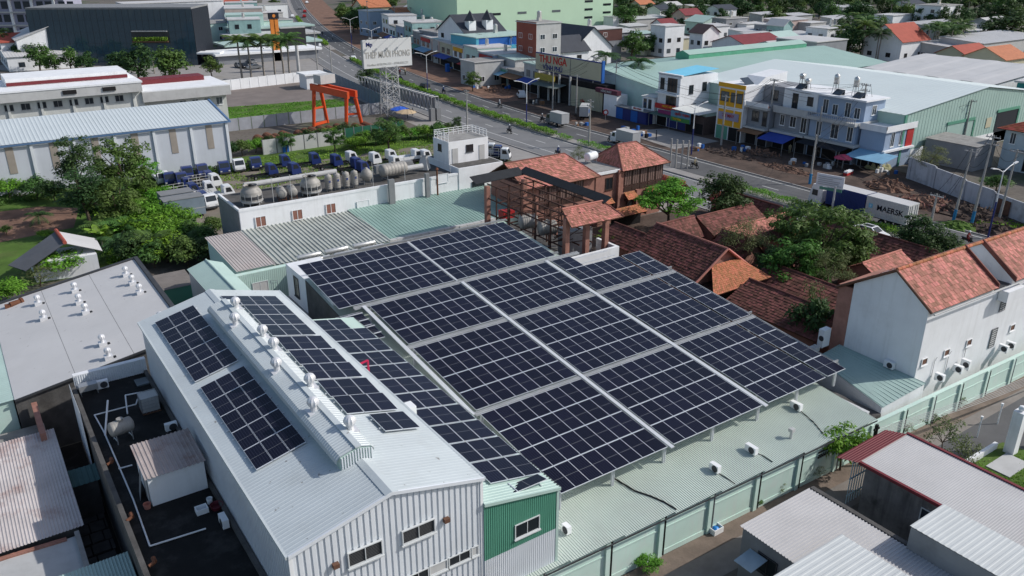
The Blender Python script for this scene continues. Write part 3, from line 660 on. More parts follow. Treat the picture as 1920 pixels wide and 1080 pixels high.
q = dr(379, 960, 0); b = MB(); b.box(q.x - .3, q.y - .25, q.z, q.x + .3, q.y + .25, q.z + .05); b.box(q.x - .3, q.y - .25, q.z + .05, q.x + .3, q.y - .2, q.z + .3); b.box(q.x - .3, q.y + .2, q.z + .05, q.x + .3, q.y + .25, q.z + .3); b.box(q.x - .3, q.y - .2, q.z + .05, q.x - .25, q.y + .2, q.z + .3); b.box(q.x + .25, q.y - .2, q.z + .05, q.x + .3, q.y + .2, q.z + .3); tag(b.build('plastic_crate', white_c), 'open white plastic crate on the black roof', 'crate')
bucket('white bucket standing between crate and basin', 394, 944, white_c, .16, .35)
for x, y in ((208, 860), (245, 963), (287, 1046)):
    q = dr(x, y, .3); b = MB(); b.cyl(q, q + V(.0, -.35, .0), .11, n=10); b.cyl(q + V(0, -.35, 0), q + V(-.3, -.45, -.05), .09, n=10); tag(b.build('drain_elbow', rust), 'rust red drain elbow sticking out of the black roof parapet', 'pipe', 'drain elbows along the parapet')
# ---- alley, rusty roof, slabs at the lower left
al = MB(); al.box(-8, 14, 0, 3, 60, .03); struct(al.build('yard', tar))
Pv = thing('alley_paving', 'dark broken stone slabs paving the narrow alley', 'paving', (1.5, 40, 0.03))
for j in range(22):
    y = 30 + j * 1.15; x = .1
    while x < 2.75:
        w_ = R.uniform(.6, 1.2); w_ = min(w_, 2.85 - x); b = MB(); b.box(x + .04, y + R.uniform(.03, .1), .03, x + w_ - .04, y + 1.1 - R.uniform(.02, .1), .08 + R.random() * .06); b.build('slab', dark_conc, Pv); x += w_
zr_ = 3.3
a = at(103, 812, zr_); c = at(145, 990, zr_); e = at(0, 832, zr_); 
T = thing('rusty_roof_house', 'old house under a rust streaked white ribbed roof at the lower left', 'house', (a.x, c.y, 0))
b = MB(); solid(b, [(-7, c.y + .3, zr_ - .1), (a.x - .3, c.y + .3, zr_ - .1), (a.x - .3, a.y - .2, zr_ + .25), (-7, a.y - .2, zr_ + .25)], 0); b.build('wall', dark_conc, T)
ym = (c.y * .55 + a.y * .45)
oldwhite = mat('old_white_sheet', (.58, .53, .51), .75, .12, .5, .75, (.25, .10, .07), .35, .0, spec=.2)
sheet(T, (-7, c.y, zr_), (a.x, c.y, zr_), (-7, ym + .2, zr_ + .16), oldwhite, .17, .035)
sheet(T, (-7, ym, zr_ + .17), (a.x, ym, zr_ + .17), (-7, a.y, zr_ + .34), oldwhite, .17, .035)
T = thing('concrete_roof', 'stained flat concrete roof with an orange brick edge at the lower left', 'roof', (-7, 24, 0))
zz = 3.0; c2 = at(165, 1052, zz); b = MB(); b.box(-7, 22, 0, c2.x, c.y - .25, zz); b.build('slab', lgrey, T)
b = MB(); b.box(c2.x - .25, 22, zz, c2.x, c.y - .3, zz + .35); b.build('parapet', grey_conc, T)
q0 = at(0, 1052, zz); q1 = at(125, 1015, zz)
n = 22
for k in range(n):
    for jj in range(2):
        b = MB(); x = q0.x - .5 + (q1.x + .5 - q0.x) * k / n; y = q0.y + .0 + jj * .14 + (q1.y - q0.y) * k / n; b.box(x, y, zz, x + .2, y + .12, zz + .1 + R.random() * .02); b.build('brick', brick_m, T)
shed('mint ribbed lean-to roof at the bottom edge beside the black roof house', -4, 12, 2.75, at(260, 1035, 3.6).y, (3.2, 3.2, 3.7, 3.7), mint_w, mint, 'y', .16, .03, 'lean_to', 'roof')
# small yard with green net and bricks, left middle
T = thing('brick_shed', 'roofless brick shed with mint sheet wall below the flat hall', 'shed', (-6, 53, 0))
b = MB(); b.box(-8, 55.2, 0, 1.0, 59.5, 2.6); b.build('wall', grey_conc, T)
b = MB(); b.corr((-8, 55.1, 1.2), (7.6, 0, 0), (0, 0, 2.2), .2, .03); b.build('wall_sheet', mint, T)
b = MB(); b.box(.55, 55.0, 2.6, .9, 59.8, 4.2); b.build('brick_pier', brick_m, T)
T2 = thing('brick_pile', 'loose heap of orange bricks behind the green net', 'bricks', (-4, 52, 0))
for k in range(130):
    x = R.uniform(-4.5, -.2); y = R.uniform(52.2, 54.6); b = MB(); an = R.uniform(0, 3); u = V(math.cos(an), math.sin(an), 0) * .24; v_ = V(-math.sin(an), math.cos(an), 0) * .12
    b.ob(V(x, y, 1.1 + R.random() * .9), u, v_, V(0, 0, .09)); b.build('brick', brick_m, T2)
b = MB(); b.box(-4.8, 52, 0, 0, 54.8, 1.2); b.build('bricks_core', brick_m, T2)
nm_ = mat('green_net', (.01, .28, .16), .8, .15, 1.5)
b = MB(); n = 22
for k in range(n):
    def npt(t, s):
        x = -5 + 6.0 * t; z = 3.2 - 1.3 * math.sin(math.pi * min(1, t * 1.02)) ** .8 * .7 - .9 * s * (math.sin(math.pi * t) * .8 + .15) + .05 * math.sin(t * 40 + s * 5); return V(x, 51.6 + .5 * math.sin(s * 6 + t * 3) - s * .3, z)
    for s in range(6): b.face(npt(k / n, s / 6), npt((k + 1) / n, s / 6), npt((k + 1) / n, (s + 1) / 6), npt(k / n, (s + 1) / 6))
tag(b.build('green_net', nm_, smooth=True), 'bright green shade net hanging in folds at the left edge', 'net')
b = MB(); b.cyl((1.0, 51.6, 0), (1.0, 51.6, 3.3), .05); tag(b.build('net_pole', pipe_w), 'thin white pole holding the end of the green net', 'pole')
shed('dark teal lean-to roof deep in the alley', .3, 50.2, 2.9, 51.4, (2.6, 2.6, 2.9, 2.9), dark_conc, mat('teal_dark', (.10, .18, .17), .7), 'y', .3, .03, 'lean_to', 'roof')
# ---- G: mint roofs behind the warehouse
gable('mint gabled shed roof running back from the rear of the white warehouse', 15.95, 57, 19.1, 77.8, 4.95, 5.5, 'y', white_metal, mint, .3, .02, rid=17.7, oh=.12, name='mint_shed')
shed('pinkish weathered ribbed roof beside the pale grey ribbed roof', 20.45, 77.4, 24.0, 88.0, (3.9, 3.9, 4.35, 4.35), mint_w, mat('pink_sheet', (.50, .45, .42), .7, .1, .4, .4, (.36, .28, .25), .4), 'y', .3, .05)
ribgrey = mat('rib_grey', (.44, .46, .42), .65, .12, .35, .5, (.2, .2, .19), .5)
shed('grey green deeply ribbed roof in front of the white tank building', 24.25, 77.4, 37.0, 88.0, (3.75, 3.75, 4.4, 4.4), mint_w, ribgrey, 'y', .46, .11)
shed('smooth sea green metal roof below the white wall with the ducts', 37.1, 78.0, 52.5, 87.9, (3.6, 3.6, 4.6, 4.6), mint_w, teal_roof, 'y', .42, .045)
shed('sea green metal roof end next to the rusty scaffold', 52.6, 78.6, 57.0, 87.9, (3.6, 3.6, 4.6, 4.6), mint_w, teal_roof, 'y', .42, .045)
T = shed('flat brown concrete roof between the sea green roof and the solar canopy', 34.2, 64.1, 50.5, 77.9, (3.3, 3.3, 3.3, 3.3), grey_conc, grey_conc, 'y', 3, .004, 'flat_roof', 'roof')
b = MB()
for k in range(14): b.box(37 + k * 1.0, 77.5 + R.uniform(-.05, .05), 3.45, 37.95 + k * 1.0, 78.0, 3.75 + R.random() * .1)
b.build('rubble_edge', lgrey, T)
T = thing('mint_outbuilding', 'mint clad outbuilding with one shuttered window behind the warehouse', 'building', (19.3, 76.5, 0))
b = MB(); b.box(19.4, 76.6, 0, 25.5, 77.2, 3.75); b.build('wall', mint_w, T); ribwall(19.5, 25.4, 76.6, 0, lambda x: 3.7, .2, .1, .03, mint, T)
q = at(470, 540, 1.2); window(T, (21.4, 76.55, 1.0), (1, 0, 0), (0, -1, 0), 1.6, 1.7, fr_m, lgrey, 1)
shed('brown flat sheet roof with a green ribbed front beside the flat hall', 12.2, 78.9, 16.4, 82.6, (3.0, 3.0, 3.2, 3.2), green_s, mat('brown_sheet', (.19, .17, .155), .8), 'x', .4, .02)
b = MB(); b.corr((12.1, 72.5, .2), (3.8, 0, 0), (0, 0, 2.3), .2, .03); tag(b.build('green_fence', mint_w), 'ribbed pale green fence standing in the gap behind the warehouse', 'fence')
b = MB(); b.box(12.0, 56, 0, 25, 76.5, .05); struct(b.build('yard', dark_conc))
T = thing('white_annex', 'white walled annex half hidden under the back corner of the canopy', 'building', (22.6, 58.5, 0))
b = MB(); b.box(22.6, 58.5, 0, 25.85, 69.3, 6.8); b.build('wall', white_p, T)
window(T, (22.58, 67.4, 4.4), (0, -1, 0), (-1, 0, 0), 1.1, 1.9, dgrey, g_dark, 0)
b = MB(); b.box(21.9, 58, 2.6, 22.58, 69.4, 3.6); b.build('plinth', grey_conc, T)
b = MB()
for z in (3.2, 4.2, 5.2): b.lathe([(.34, -.02), (.36, 0), (.34, .02), (.34, -.02)], (21.4, 69.6, z), 14)
for a_ in (0, 2.1, 4.2): b.cyl((21.4 + .34 * math.cos(a_), 69.6 + .34 * math.sin(a_), 2.2), (21.4 + .34 * math.cos(a_), 69.6 + .34 * math.sin(a_), 5.3), .025)
tag(b.build('cage_ladder', steel), 'caged steel ladder beside the white annex wall', 'ladder')
# water heaters
sw = mat('heater_tank', (.62, .62, .60), .3, .05, 1., metal=.5)
k = 0
names = (('left', 'middle', 'right'), ('left', 'middle', 'right'))
for row, (y, xs0) in enumerate(((71.3, (24.4, 27.2, 30.1)), (69.9, (24.75, 27.6, 30.4)))):
    for i, x in enumerate(xs0):
        T = thing('solar_water_heater', '%s silver solar water heater of the %s row behind the canopy' % (names[row][i], ('rear', 'front')[row]), 'water heater', (x, y, 3.7), 'solar water heaters behind the canopy')
        b = MB(); b.lathe([(0, -.02), (.2, -.01), (.22, .03), (.22, 2.3), (.2, 2.34), (0, 2.35)], (x, y, 6.35), 14, (1, 0, 0)); b.build('tank', sw, T, smooth=True)
        b = MB()
        for q in (.2, 1.15, 2.1):
            b.cyl((x + q, y - .1, 3.7), (x + q, y - .1, 6.2), .03); b.cyl((x + q, y - 1.1, 5.2), (x + q, y - .1, 6.15), .03)
        b.cyl((x + .2, y - .1, 5.2), (x + 2.1, y - .1, 6.1), .025); b.cyl((x, y - 1.1, 5.2), (x + 2.3, y - 1.1, 5.2), .03); b.build('stand', steel, T)
        b = MB()
        for q in range(16): b.cyl((x + .15 + q * .133, y - 1.15, 5.3), (x + .15 + q * .133, y - .18, 6.25), .035, n=5)
        b.build('vacuum_tubes', dgrey, T)
b = MB(); b.box(25.9, 64.6, 0, 34.1, 77.3, 3.7); T = b.build('heater_block', ribgrey); tag(T, 'low grey block carrying the silver water heaters', 'building')
# ---- white building with tanks on its roof
W = thing('tank_building', 'long white building with tanks and cooling towers on its roof', 'building', (24.2, 88.1, 0))
b = MB(); b.box(24.25, 88.1, 0, 52.25, 96, 6.55); b.k = 1; b.box(24.3, 88.15, 6.55, 52.2, 95.95, 6.56); b.build('wall', [white_p, dark_conc], W)
b = MB(); b.box(24.2, 88.05, 6.55, 52.2, 88.35, 6.85); b.box(24.2, 88.36, 6.55, 24.45, 96, 6.8); b.build('parapet', white_p, W)
b = MB(); b.box(52.27, 88.0, 0, 59.0, 96, 7.4); b.k = 1; b.box(52.4, 88.2, 7.4, 58.9, 95.9, 7.41); b.build('stair_block', [white_p, dark_conc], W)
b = MB(); b.box(24.18, 88.4, 0, 24.24, 95.9, 6.5); b.build('side_wall', mgrey, W)
wnw = mat('wood_shutter', (.25, .12, .09), .7, .15, 2.)
for xa, ya in ((480, 427), (549, 414), (612, 402)):
    q = atY(xa, ya, 88.04); window(W, (q.x, 88.03, q.z), (1, 0, 0), (0, -1, 0), 1.25, 1.25, white_c, wnw, 1, .08, False)
for xa, ya in ((670, 396), (820, 345)):
    q = atY(xa, ya, 88.04); window(W, (q.x, 88.03, q.z), (1, 0, 0), (0, -1, 0), 1.6, 1.2, white_c, white_p, 0, .05, False)
q = atY(885, 358, 87.95); window(W, (q.x, 87.95, q.z), (1, 0, 0), (0, -1, 0), 1.9, 1.2, dgrey, g_dark, 1)
for nm, x, w_, z1, m in (('rectangular grey duct rising up the white wall', 736, .75, 7.6, mgrey), ('slim grey duct on the white wall', 803, .5, 7.6, mgrey)):
    q = atY(x, 385, 87.5); b = MB(); b.box(q.x - w_ / 2, 87.35, 4.3, q.x + w_ / 2, 87.75, z1); b.box(q.x - w_ / 2 - .08, 87.3, 4.3, q.x + w_ / 2 + .08, 87.8, 4.5); tag(b.build('duct', m), nm, 'duct')
q = atY(821, 372, 87.6); b = MB(); b.cyl((q.x, 87.6, 4.3), (q.x, 87.6, 7.9), .11, n=10); b.cyl((q.x, 87.6, 7.9), (q.x, 87.6, 8.1), .25, .08, n=10); tag(b.build('flue', rust), 'thin rusty flue pipe with a cap in front of the white wall', 'flue')
rz = 6.56
def cooling(label, x, y, r=1.15, m=None):
    q = atY(x, y, 90.2); q.z = rz; T = thing('cooling_tower', label, 'cooling tower', q); b = MB(); y0 = .55
    b.lathe([(r, y0), (r, 1.2), (r * .99, 1.22), (r, 1.5), (r * .97, 1.6), (r * .84, 1.8), (r * .68, 1.95), (r * .66, 2.25), (r * .72, 2.28), (r * .62, 2.25), (r * .6, 2.0), (0, 1.98)], q, 20); b.build('shell', inox if m is None else m, T, smooth=True)
    b = MB(); b.lathe([(r * 1.0, .35), (r * 1.08, .5), (r * 1.08, .56), (r * .9, .56)], q, 20); b.build('basin', lgrey, T)
    b = MB(); b.lathe([(r * 1.012, .75), (r * 1.012, 1.12)], q, 20); b.build('louvre_band', dgrey, T)
    b = MB()
    for k in range(10):
        a_ = k * .628; b.cyl(q + V(math.cos(a_) * r * 1.04, math.sin(a_) * r * 1.04, .5), q + V(math.cos(a_) * r * 1.04, math.sin(a_) * r * 1.04, 1.35), .03, n=5)
    for k in range(6): a_ = k * 1.047; b.cyl(q + V(math.cos(a_) * r * .9, math.sin(a_) * r * .9, 0), q + V(math.cos(a_) * r * .9, math.sin(a_) * r * .9, .4), .06, n=6)
    b.build('leg', lgrey, T); b = MB()
    b.lathe([(0, 2.0), (r * .6, 2.0), (r * .6, 2.01), (.16, 2.02), (.16, 2.35), (0, 2.36)], q, 14); 
    for k in range(4): a_ = k * 1.57; b.ob(q + V(0, 0, 2.15), V(math.cos(a_), math.sin(a_), .05) * r * .5, V(-math.sin(a_), math.cos(a_), 0) * .18, V(0, 0, .02))
    b.build('fan', black, T)
cooling('left cooling tower with brown dome at the end of the white roof', 472, 372)
cooling('second cooling tower between the twin tanks and the upright tanks', 583, 357)
def tkY(x, y, Y, z): q = atY(x, y, Y); return V(q.x, Y, z)
tank_h('left of the twin steel tanks lying on a rusty stand', tkY(527, 358, 90, rz + .95), 1.7, .52, (.2, 1, 0), group='twin tanks on the white roof', sm=rust, stand=.42)
tank_h('right of the twin steel tanks lying on a rusty stand', tkY(547, 354, 90, rz + .95), 1.7, .52, (.2, 1, 0), group='twin tanks on the white roof', sm=rust, stand=.42)
for k, (x, nm) in enumerate(((617, 'leftmost'), (633, 'second'), (650, 'third'), (666, 'rightmost'))):
    q = tkY(x, 355, 90.3, rz); T = thing('upright_tank', nm + ' of four upright steel tanks in a row on the white roof', 'water tank', q, 'upright tanks on the white roof'); b = MB()
    prof = [(0, .3), (.4, .3)]
    for j in range(6): z = .32 + j * .25; prof += [(.42, z), (.42, z + .2), (.405, z + .225)]
    prof += [(.42, 1.85), (.33, 2.0), (.12, 2.05), (.12, 2.12), (0, 2.12)]
    b.lathe(prof, q, 16); b.build('tank', inox, T, smooth=True); b = MB()
    for a_ in (.5, 2.1, 3.7, 5.3): b.cyl(q + V(math.cos(a_) * .36, math.sin(a_) * .36, 0), q + V(math.cos(a_) * .36, math.sin(a_) * .36, .32), .03)
    b.build('stand', steel, T)
    b = MB(); b.ob(q + V(-.1, -.43, 1.15), V(.22, 0, 0), V(0, .02, 0), V(0, 0, .25)); b.build('sticker', mat('sticker', (.05, .07, .2), .5), T)
q = tkY(688, 340, 90.8, rz); T = thing('round_tank', 'bulbous round steel tank beside the big horizontal tank', 'water tank', q); b = MB()
b.lathe([(0, .35), (.3, .38), (.55, .6), (.75, 1.0), (.76, 1.25), (.6, 1.6), (.35, 1.85), (.16, 1.95), (.16, 2.05), (0, 2.05)], q, 18); b.build('tank', inox, T, smooth=True); b = MB()
for a_ in (.5, 2.1, 3.7, 5.3): b.cyl(q + V(math.cos(a_) * .6, math.sin(a_) * .6, 0), q + V(math.cos(a_) * .5, math.sin(a_) * .5, .7), .03)
b.build('stand', steel, T)
tank_h('large dull steel tank lying lengthwise behind the grey duct', tkY(738, 332, 91, rz + 1.3), 3.3, .78, (1, .12, 0), stand=.45)
T = thing('roof_duct', 'long pale pipe duct running along the back of the white roof', 'duct', (30, 94, rz)); b = MB(); b.cyl((27, 94.6, rz + 1.1), (38.5, 94.6, rz + 1.1), .32, n=12); b.build('pipe', lgrey, T); b = MB()
for x in (28, 31, 34, 37): b.box(x, 94.5, rz, x + .1, 94.7, rz + .8)
b.build('support', steel, T)
T = thing('roof_duct', 'boxy grey duct and hood at the right end of the tank roof', 'duct', (46, 93, rz)); b = MB(); b.box(43, 92.6, rz + .5, 48.2, 93.4, rz + 1.5); b.build('box', mgrey, T); b = MB(); b.lathe([(1.0, .2), (.55, 1.6), (.55, 1.9)], (49.8, 92.6, rz), 4); b.build('hood', lgrey, T); b = MB(); b.cyl((44, 91.6, rz + .9), (49, 91.6, rz + .9), .35, n=12); b.build('pipe', lgrey, T)
for x in (510, 545, 575, 700, 760, 845):
    q = tkY(x, 350, 88.6, rz); b = MB(); b.cyl(q, q + V(0, 0, 3.2), .03, n=6); tag(b.build('rod', lgrey), 'thin lightning rod on the edge of the white tank roof', 'rod', 'thin rods along the tank roof')
# rooftop room
hx0, hx1 = 52.8, 59.2
HT = thing('rooftop_room', 'small white rooftop room with a railing on its roof', 'building', (53, 90, 7.4))
zt = 10.3; a = atY(841, 275, 90.5); c = atY(908, 262, 90.5); hx0, hx1 = a.x, c.x + .6
b = MB(); b.box(hx0, 90.5, 7.41, hx1, 94.5, zt); b.k = 1; b.box(hx0 + .1, 90.6, zt, hx1 - .1, 94.4, zt + .012); b.build('wall', [white_p, grey_conc], HT)
window(HT, (hx0 + 2.6, 90.49, 8.7), (1, 0, 0), (0, -1, 0), 1.1, .95, dgrey, g_dark, 1)
window(HT, (hx0 - .01, 93.2, 8.8), (0, -1, 0), (-1, 0, 0), .9, .9, dgrey, g_dark, 1)
for x in (.5, 4.6):
    b = MB(); b.box(hx0 + x, 90.44, 7.45, hx0 + x + .85, 90.48, 9.4); b.build('door', lgrey, HT)
b = MB()
for x in np.linspace(hx0 + .1, hx1 - .1, 9): b.box(x - .03, 94.3, zt, x + .03, 94.36, zt + .95)
for y in np.linspace(90.7, 94.3, 5): b.box(hx0 + .06, y - .03, zt, hx0 + .12, y + .03, zt + .95); b.box(hx1 - .12, y - .03, zt, hx1 - .06, y + .03, zt + .95)
for z in (.35, .65, .92): b.box(hx0 + .06, 94.3, zt + z, hx1 - .06, 94.36, zt + z + .05); b.box(hx0 + .06, 90.7, zt + z, hx0 + .12, 94.3, zt + z + .05); b.box(hx1 - .12, 90.7, zt + z, hx1 - .06, 94.3, zt + z + .05)
b.build('railing', white_c, HT)
# ================================================================== restaurant with terracotta roofs
RY = 77.4
RS = thing('restaurant', 'two storey brick restaurant with terracotta hip roofs by the road', 'building', (55, RY, 0))
b = MB(); b.box(55.2, RY, 0, 66.0, 85, 6.9); b.build('left_wing', brick_m, RS)
b = MB(); b.box(66.0, RY - .1, 0, 70.4, 84, 7.0); b.build('brick_front', brick_m, RS)
b = MB(); b.box(70.4, RY, 0, 77.6, 83.5, 6.9); b.build('right_wing', brick_m, RS)
b = MB(); b.box(66.0, RY + .1, 7.0, 70.4, 84, 7.12); b.build('terrace', grey_conc, RS)
b = MB(); b.box(65.9, RY - .25, 6.75, 70.5, RY - .1, 7.1); b.build('cornice', white_p, RS)
A1, A2 = V(54.6, RY - .7, 6.75), V(66.3, RY - .7, 6.75); r1, r2 = V(54.5, 81, 9.2), V(63.7, 81, 9.2)
tileroof(RS, A1, A2, r2, r1, terra, .34); tileroof(RS, A2, V(66.3, 85.4, 6.75), r2 + V(0, .02, 0), r2, terra, .34); tileroof(RS, V(66.3, 85.4, 6.75), V(54.6, 85.4, 6.75), r1, r2, terra, .34)
ridge(RS, terra_d, r1, r2, A2); ridge(RS, terra_d, r2, V(66.3, 85.4, 6.8))
B1, B2, B3, B4 = V(69.9, RY - .7, 6.85), V(78.4, RY - .7, 6.85), V(78.4, 84, 6.85), V(69.9, 84, 6.85); s1, s2 = V(71.7, 80, 9.5), V(75.0, 80, 9.5)
tileroof(RS, B1, B2, s2, s1, terra, .34); tileroof(RS, B4, B1, s1, s1 + V(0, .02, 0), terra, .34); tileroof(RS, B2, B3, s2, s2 + V(0, -.02, 0), terra, .34); tileroof(RS, B3, B4, s1, s2, terra, .34)
ridge(RS, terra_d, B1, s1, s2, B2); ridge(RS, terra_d, B4, s1)
wood_d = mat('dark_wood', (.055, .032, .025), .6, .2, 2.); pnl = mat('wood_panel', (.20, .13, .11), .6, .15, 2.)
for x0, n in ((57.2, 5), (70.9, 5)):
    for k in range(n):
        window(RS, (x0 + k * 1.38, RY - .02, 4.6), (1, 0, 0), (0, -1, 0), 1.3, 2.0, wood_d, pnl, 2, .1, False)
        b = MB(); b.box(x0 + k * 1.38, RY - .08, 3.9, x0 + k * 1.38 + 1.3, RY - .01, 4.5); b.build('lattice_panel', wood_d, RS)
window(RS, (67.6, RY - .12, 4.6), (1, 0, 0), (0, -1, 0), 1.2, 1.6, wood_d, g_dark, 1, .08)
for x in (66.2, 69.5, 72.8): 
    b = MB(); b.box(x, RY - .5, 0, x + .35, RY - .12, 7 if x == 69.5 else 3.9); b.build('pier', brick_m, RS)
def awning(par, x, y, z, w_=1.7, d=1.0, h=.75):
    tileroof(par, V(x, y - d, z), V(x + w_, y - d, z), V(x + w_, y, z + h), V(x, y, z + h), terra_o, .25, 'awning_tiles')
    b = MB(); b.box(x + .1, y - d + .1, z - .35, x + .2, y, z - .1); b.box(x + w_ - .2, y - d + .1, z - .35, x + w_ - .1, y, z - .1); b.build('awning_bracket', wood_d, par)
terra_o = mat('terracotta_orange', (.45, .17, .085), .8, .15, 1., .2, (.25, .1, .06), .5, island=.3)
for x in (66.6, 70.8, 74.6): awning(RS, x, RY - .15, 3.0, 1.9); 
for x in (66.9, 71.1): window(RS, (x + .3, RY - .13, 1.6), (1, 0, 0), (0, -1, 0), 1.1, 1.25, wood_d, g_dark, 0, .08)
awning(RS, 67.0, RY - 2.2, 1.9, 5.0, 1.3, .7)
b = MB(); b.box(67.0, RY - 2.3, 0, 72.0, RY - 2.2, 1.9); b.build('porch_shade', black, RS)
q = at(1105, 308, 7.6); tank_h('white horizontal water tank on the restaurant terrace', (68.6, 81.5, 8.1), 1.6, .55, (1, .2, 0), white_p, .3)
# scaffold structure with tarp and tiled canopy
SF = thing('scaffold_roof', 'rusty open steel frame with black tarp edges and a tiled front roof', 'frame', (47, 58.5, 4))
b = MB(); b.box(46.0, 57.6, 0, 52.2, 73.5, 4.2); b.build('base_block', dark_conc, SF)
b = MB(); b.box(45.9, 57.3, 4.2, 52.3, 57.6, 6.0); b.box(52.0, 57.6, 4.2, 52.3, 60.5, 6.0); b.build('white_parapet', white_p, SF)
for x, y in ((46.9, 59.0), (49.4, 59.0), (51.8, 58.9), (46.9, 73.0), (51.8, 73)):
    b = MB(); b.box(x - .25, y - .25, 4.2, x + .25, y + .25, 9.4); b.build('brick_column', brick_m, SF)
for i, x in enumerate((46.9, 48.6, 50.2, 51.8)):
    for j, y in enumerate((61.5, 64, 66.5, 69, 71.2)):
        b = MB(); b.box(x - .06, y - .06, 4.2, x + .06, y + .06, 9.7); b.build('post', rust_d, SF)
for z in (6.3, 8.0, 9.6):
    for x in (46.9, 48.6, 50.2, 51.8):
        b = MB(); b.box(x - .05, 59, z, x + .05, 73, z + .12); b.build('beam', rust_d, SF)
    for y in (61.5, 64, 66.5, 69, 71.2):
        b = MB(); b.box(46.9, y - .05, z - .13, 51.8, y + .05, z); b.build('beam', rust_d, SF)
b = MB()
for k in range(90):
    x, y, z = R.uniform(46.9, 50.5), R.uniform(59.5, 71), R.choice((6.5, 7.2, 8.2)); b.ob(V(x, y, z), V(R.uniform(.8, 2.2), R.uniform(-.5, .5), R.uniform(-.6, .6)), V(0, .06, 0), V(0, 0, .06))
b.build('brace', rust_d, SF)
tarp = mat('black_tarp', (.022, .024, .027), .7, .2, 2.)
b = MB(); b.ob(V(45.6, 73.2, 9.7), V(6.6, .2, .1), V(0, 1.3, .55), V(0, 0, .08)); b.build('tarp', tarp, SF)
b = MB(); b.ob(V(51.9, 59.4, 9.9), V(0, 14.8, 0), V(.95, 0, .5), V(0, 0, .08)); b.build('tarp', tarp, SF)
t1 = tileroof(SF, V(46.4, 57.6, 8.95), V(52.8, 57.4, 8.95), V(52.1, 59.9, 10.0), V(47.1, 60.0, 10.0), terra, .26); ridge(SF, terra, V(47.1, 60, 10.08), V(52.1, 59.9, 10.08), r=.1); ridge(SF, terra_d, V(52.1, 59.9, 10.05), V(52.8, 57.4, 9.0), r=.1)
for x, y, nm in ((48.1, 63.6, 'nearer'), (47.7, 66.4, 'farther')): tank_h('%s blue ended steel drum inside the rusty frame' % nm, (x, y, 7.0), 1.6, .75, (1, -.35, 0), inox, .4, 'drums inside the rusty frame')
b = MB(); b.box(48.4, 60.2, 4.6, 51.2, 62.2, 7.4); tag(b.build('steel_bin', steel), 'ribbed grey steel bin behind the brick columns', 'bin')
b = MB()
for k in range(26): p0 = V(R.uniform(42.5, 46.5), R.uniform(56, 68), R.uniform(5.3, 5.9)); b.cyl(p0, p0 + V(R.uniform(-2, 2.5), R.uniform(-2.5, 2.5), R.uniform(-.3, .3)), .05, n=5)
tag(b.build('pipe_tangle', steel), 'tangle of grey pipes between solar panels and rusty frame', 'pipes')
b = MB(); b.box(43.3, 55.0, 0, 45.95, 74, 4.9); tag(b.build('service_block', dark_conc), 'low dark block with pipes beside the back middle solar panels', 'building')
p = at(950, 408, 5.2); b = MB(); b.box(p.x - .8, p.y - .5, p.z, p.x + .8, p.y + .5, p.z + .9); tag(b.build('red_crate', mat('red_plastic', (.4, .03, .03), .5)), 'red plastic crate at the foot of the rusty frame', 'crate')
# courtyard tiled roofs
def tiled(label, x0, y0, x1, y1, ze, zr, ax, m=terra_d, rid=None, wall=brick_m, tw=.3):
    return gable(label, x0, y0, x1, y1, ze, zr, ax, wall, m, name='tiled_roof_house', cat='house', oh=.4, rid=rid, tiles=True, tw=tw)
T = tiled('big old tiled gable roof right beside the solar canopy', 56.2, 50.8, 64.0, 60.0, 3.3, 6.1, 'y', terra_d, 60.3, tw=.27)
tileroof(T, V(55.6, 47.6, 3.2), V(63.6, 47.4, 3.4), V(62.3, 50.6, 4.7), V(58.4, 50.6, 4.7), terra_o, .27); ridge(T, terra, V(55.7, 50.4, 3.2), V(60.3, 50.4, 6.15), V(64.3, 50.4, 3.3)); ridge(T, terra, V(60.3, 50.4, 6.15), V(60.3, 60.4, 6.15))
b = MB(); b.box(57, 48.4, 0, 63, 50.7, 3.0); b.build('porch', wood_d, T)
q = lambda x, y, z=3: at(x, y, z)
tiled('dark old tiled roof in front of the bushy shrub by the canopy', 57.2, 37.5, 60.6, 47.0, 2.6, 4.0, 'y', terra_d, 60.2, tw=.27)
tiled('long sagging ribbed tile roof between big tree and white house', 62.5, 37.5, 66.0, 49.0, 2.7, 3.9, 'y', terra_d, 65.6, tw=.36)
tiled('low tiled roof beside the yellow palm below the restaurant porch', 59.5, 61.5, 63.5, 68.0, 2.5, 3.8, 'y', terra_d)
tiled('tiled porch roof behind the big gable peak', 64.9, 62.5, 69.6, 65.6, 2.6, 4.2, 'x', terra_d)
tiled('narrow sunlit tiled roof with white flecks on its ridge', 70.2, 57.6, 80.3, 60.6, 2.6, 4.0, 'x', terra)
tiled('dark tiled roof behind the feathery tree', 66.0, 53.5, 70.0, 57.6, 2.6, 4.6, 'y', terra_d)
T = tiled('little pagoda shaped tiled roof in the courtyard', 74.2, 53.6, 77.8, 57.0, 3.0, 3.01, 'x', terra_d)
for z0, z1, s in ((3.0, 4.3, 2.3), (4.2, 5.6, 1.25)):
    c = V(76, 55.3, 0); k_ = [V(-s, -s, z0), V(s, -s, z0), V(s, s, z0), V(-s, s, z0)]; tp = c + V(0, 0, z1)
    for i in range(4): tileroof(T, c + k_[i], c + k_[(i + 1) % 4], tp + V(.02, 0, 0), tp, terra_o if i == 0 else terra_d, .25); ridge(T, terra, c + k_[i], tp, r=.08)
tiled('brown tiled roof along the road behind the dark round tree', 80.6, 61.5, 84.0, 70.0, 2.5, 3.9, 'y', terra_d)
tiled('brown tiled roof in the shade of the dark round tree', 70.8, 61.2, 79.8, 66.8, 2.5, 4.0, 'x', terra_d)
tiled('dark tiled roof between pagoda and road wall', 79.6, 50.5, 84.0, 56.5, 2.6, 4.2, 'y', terra_d)
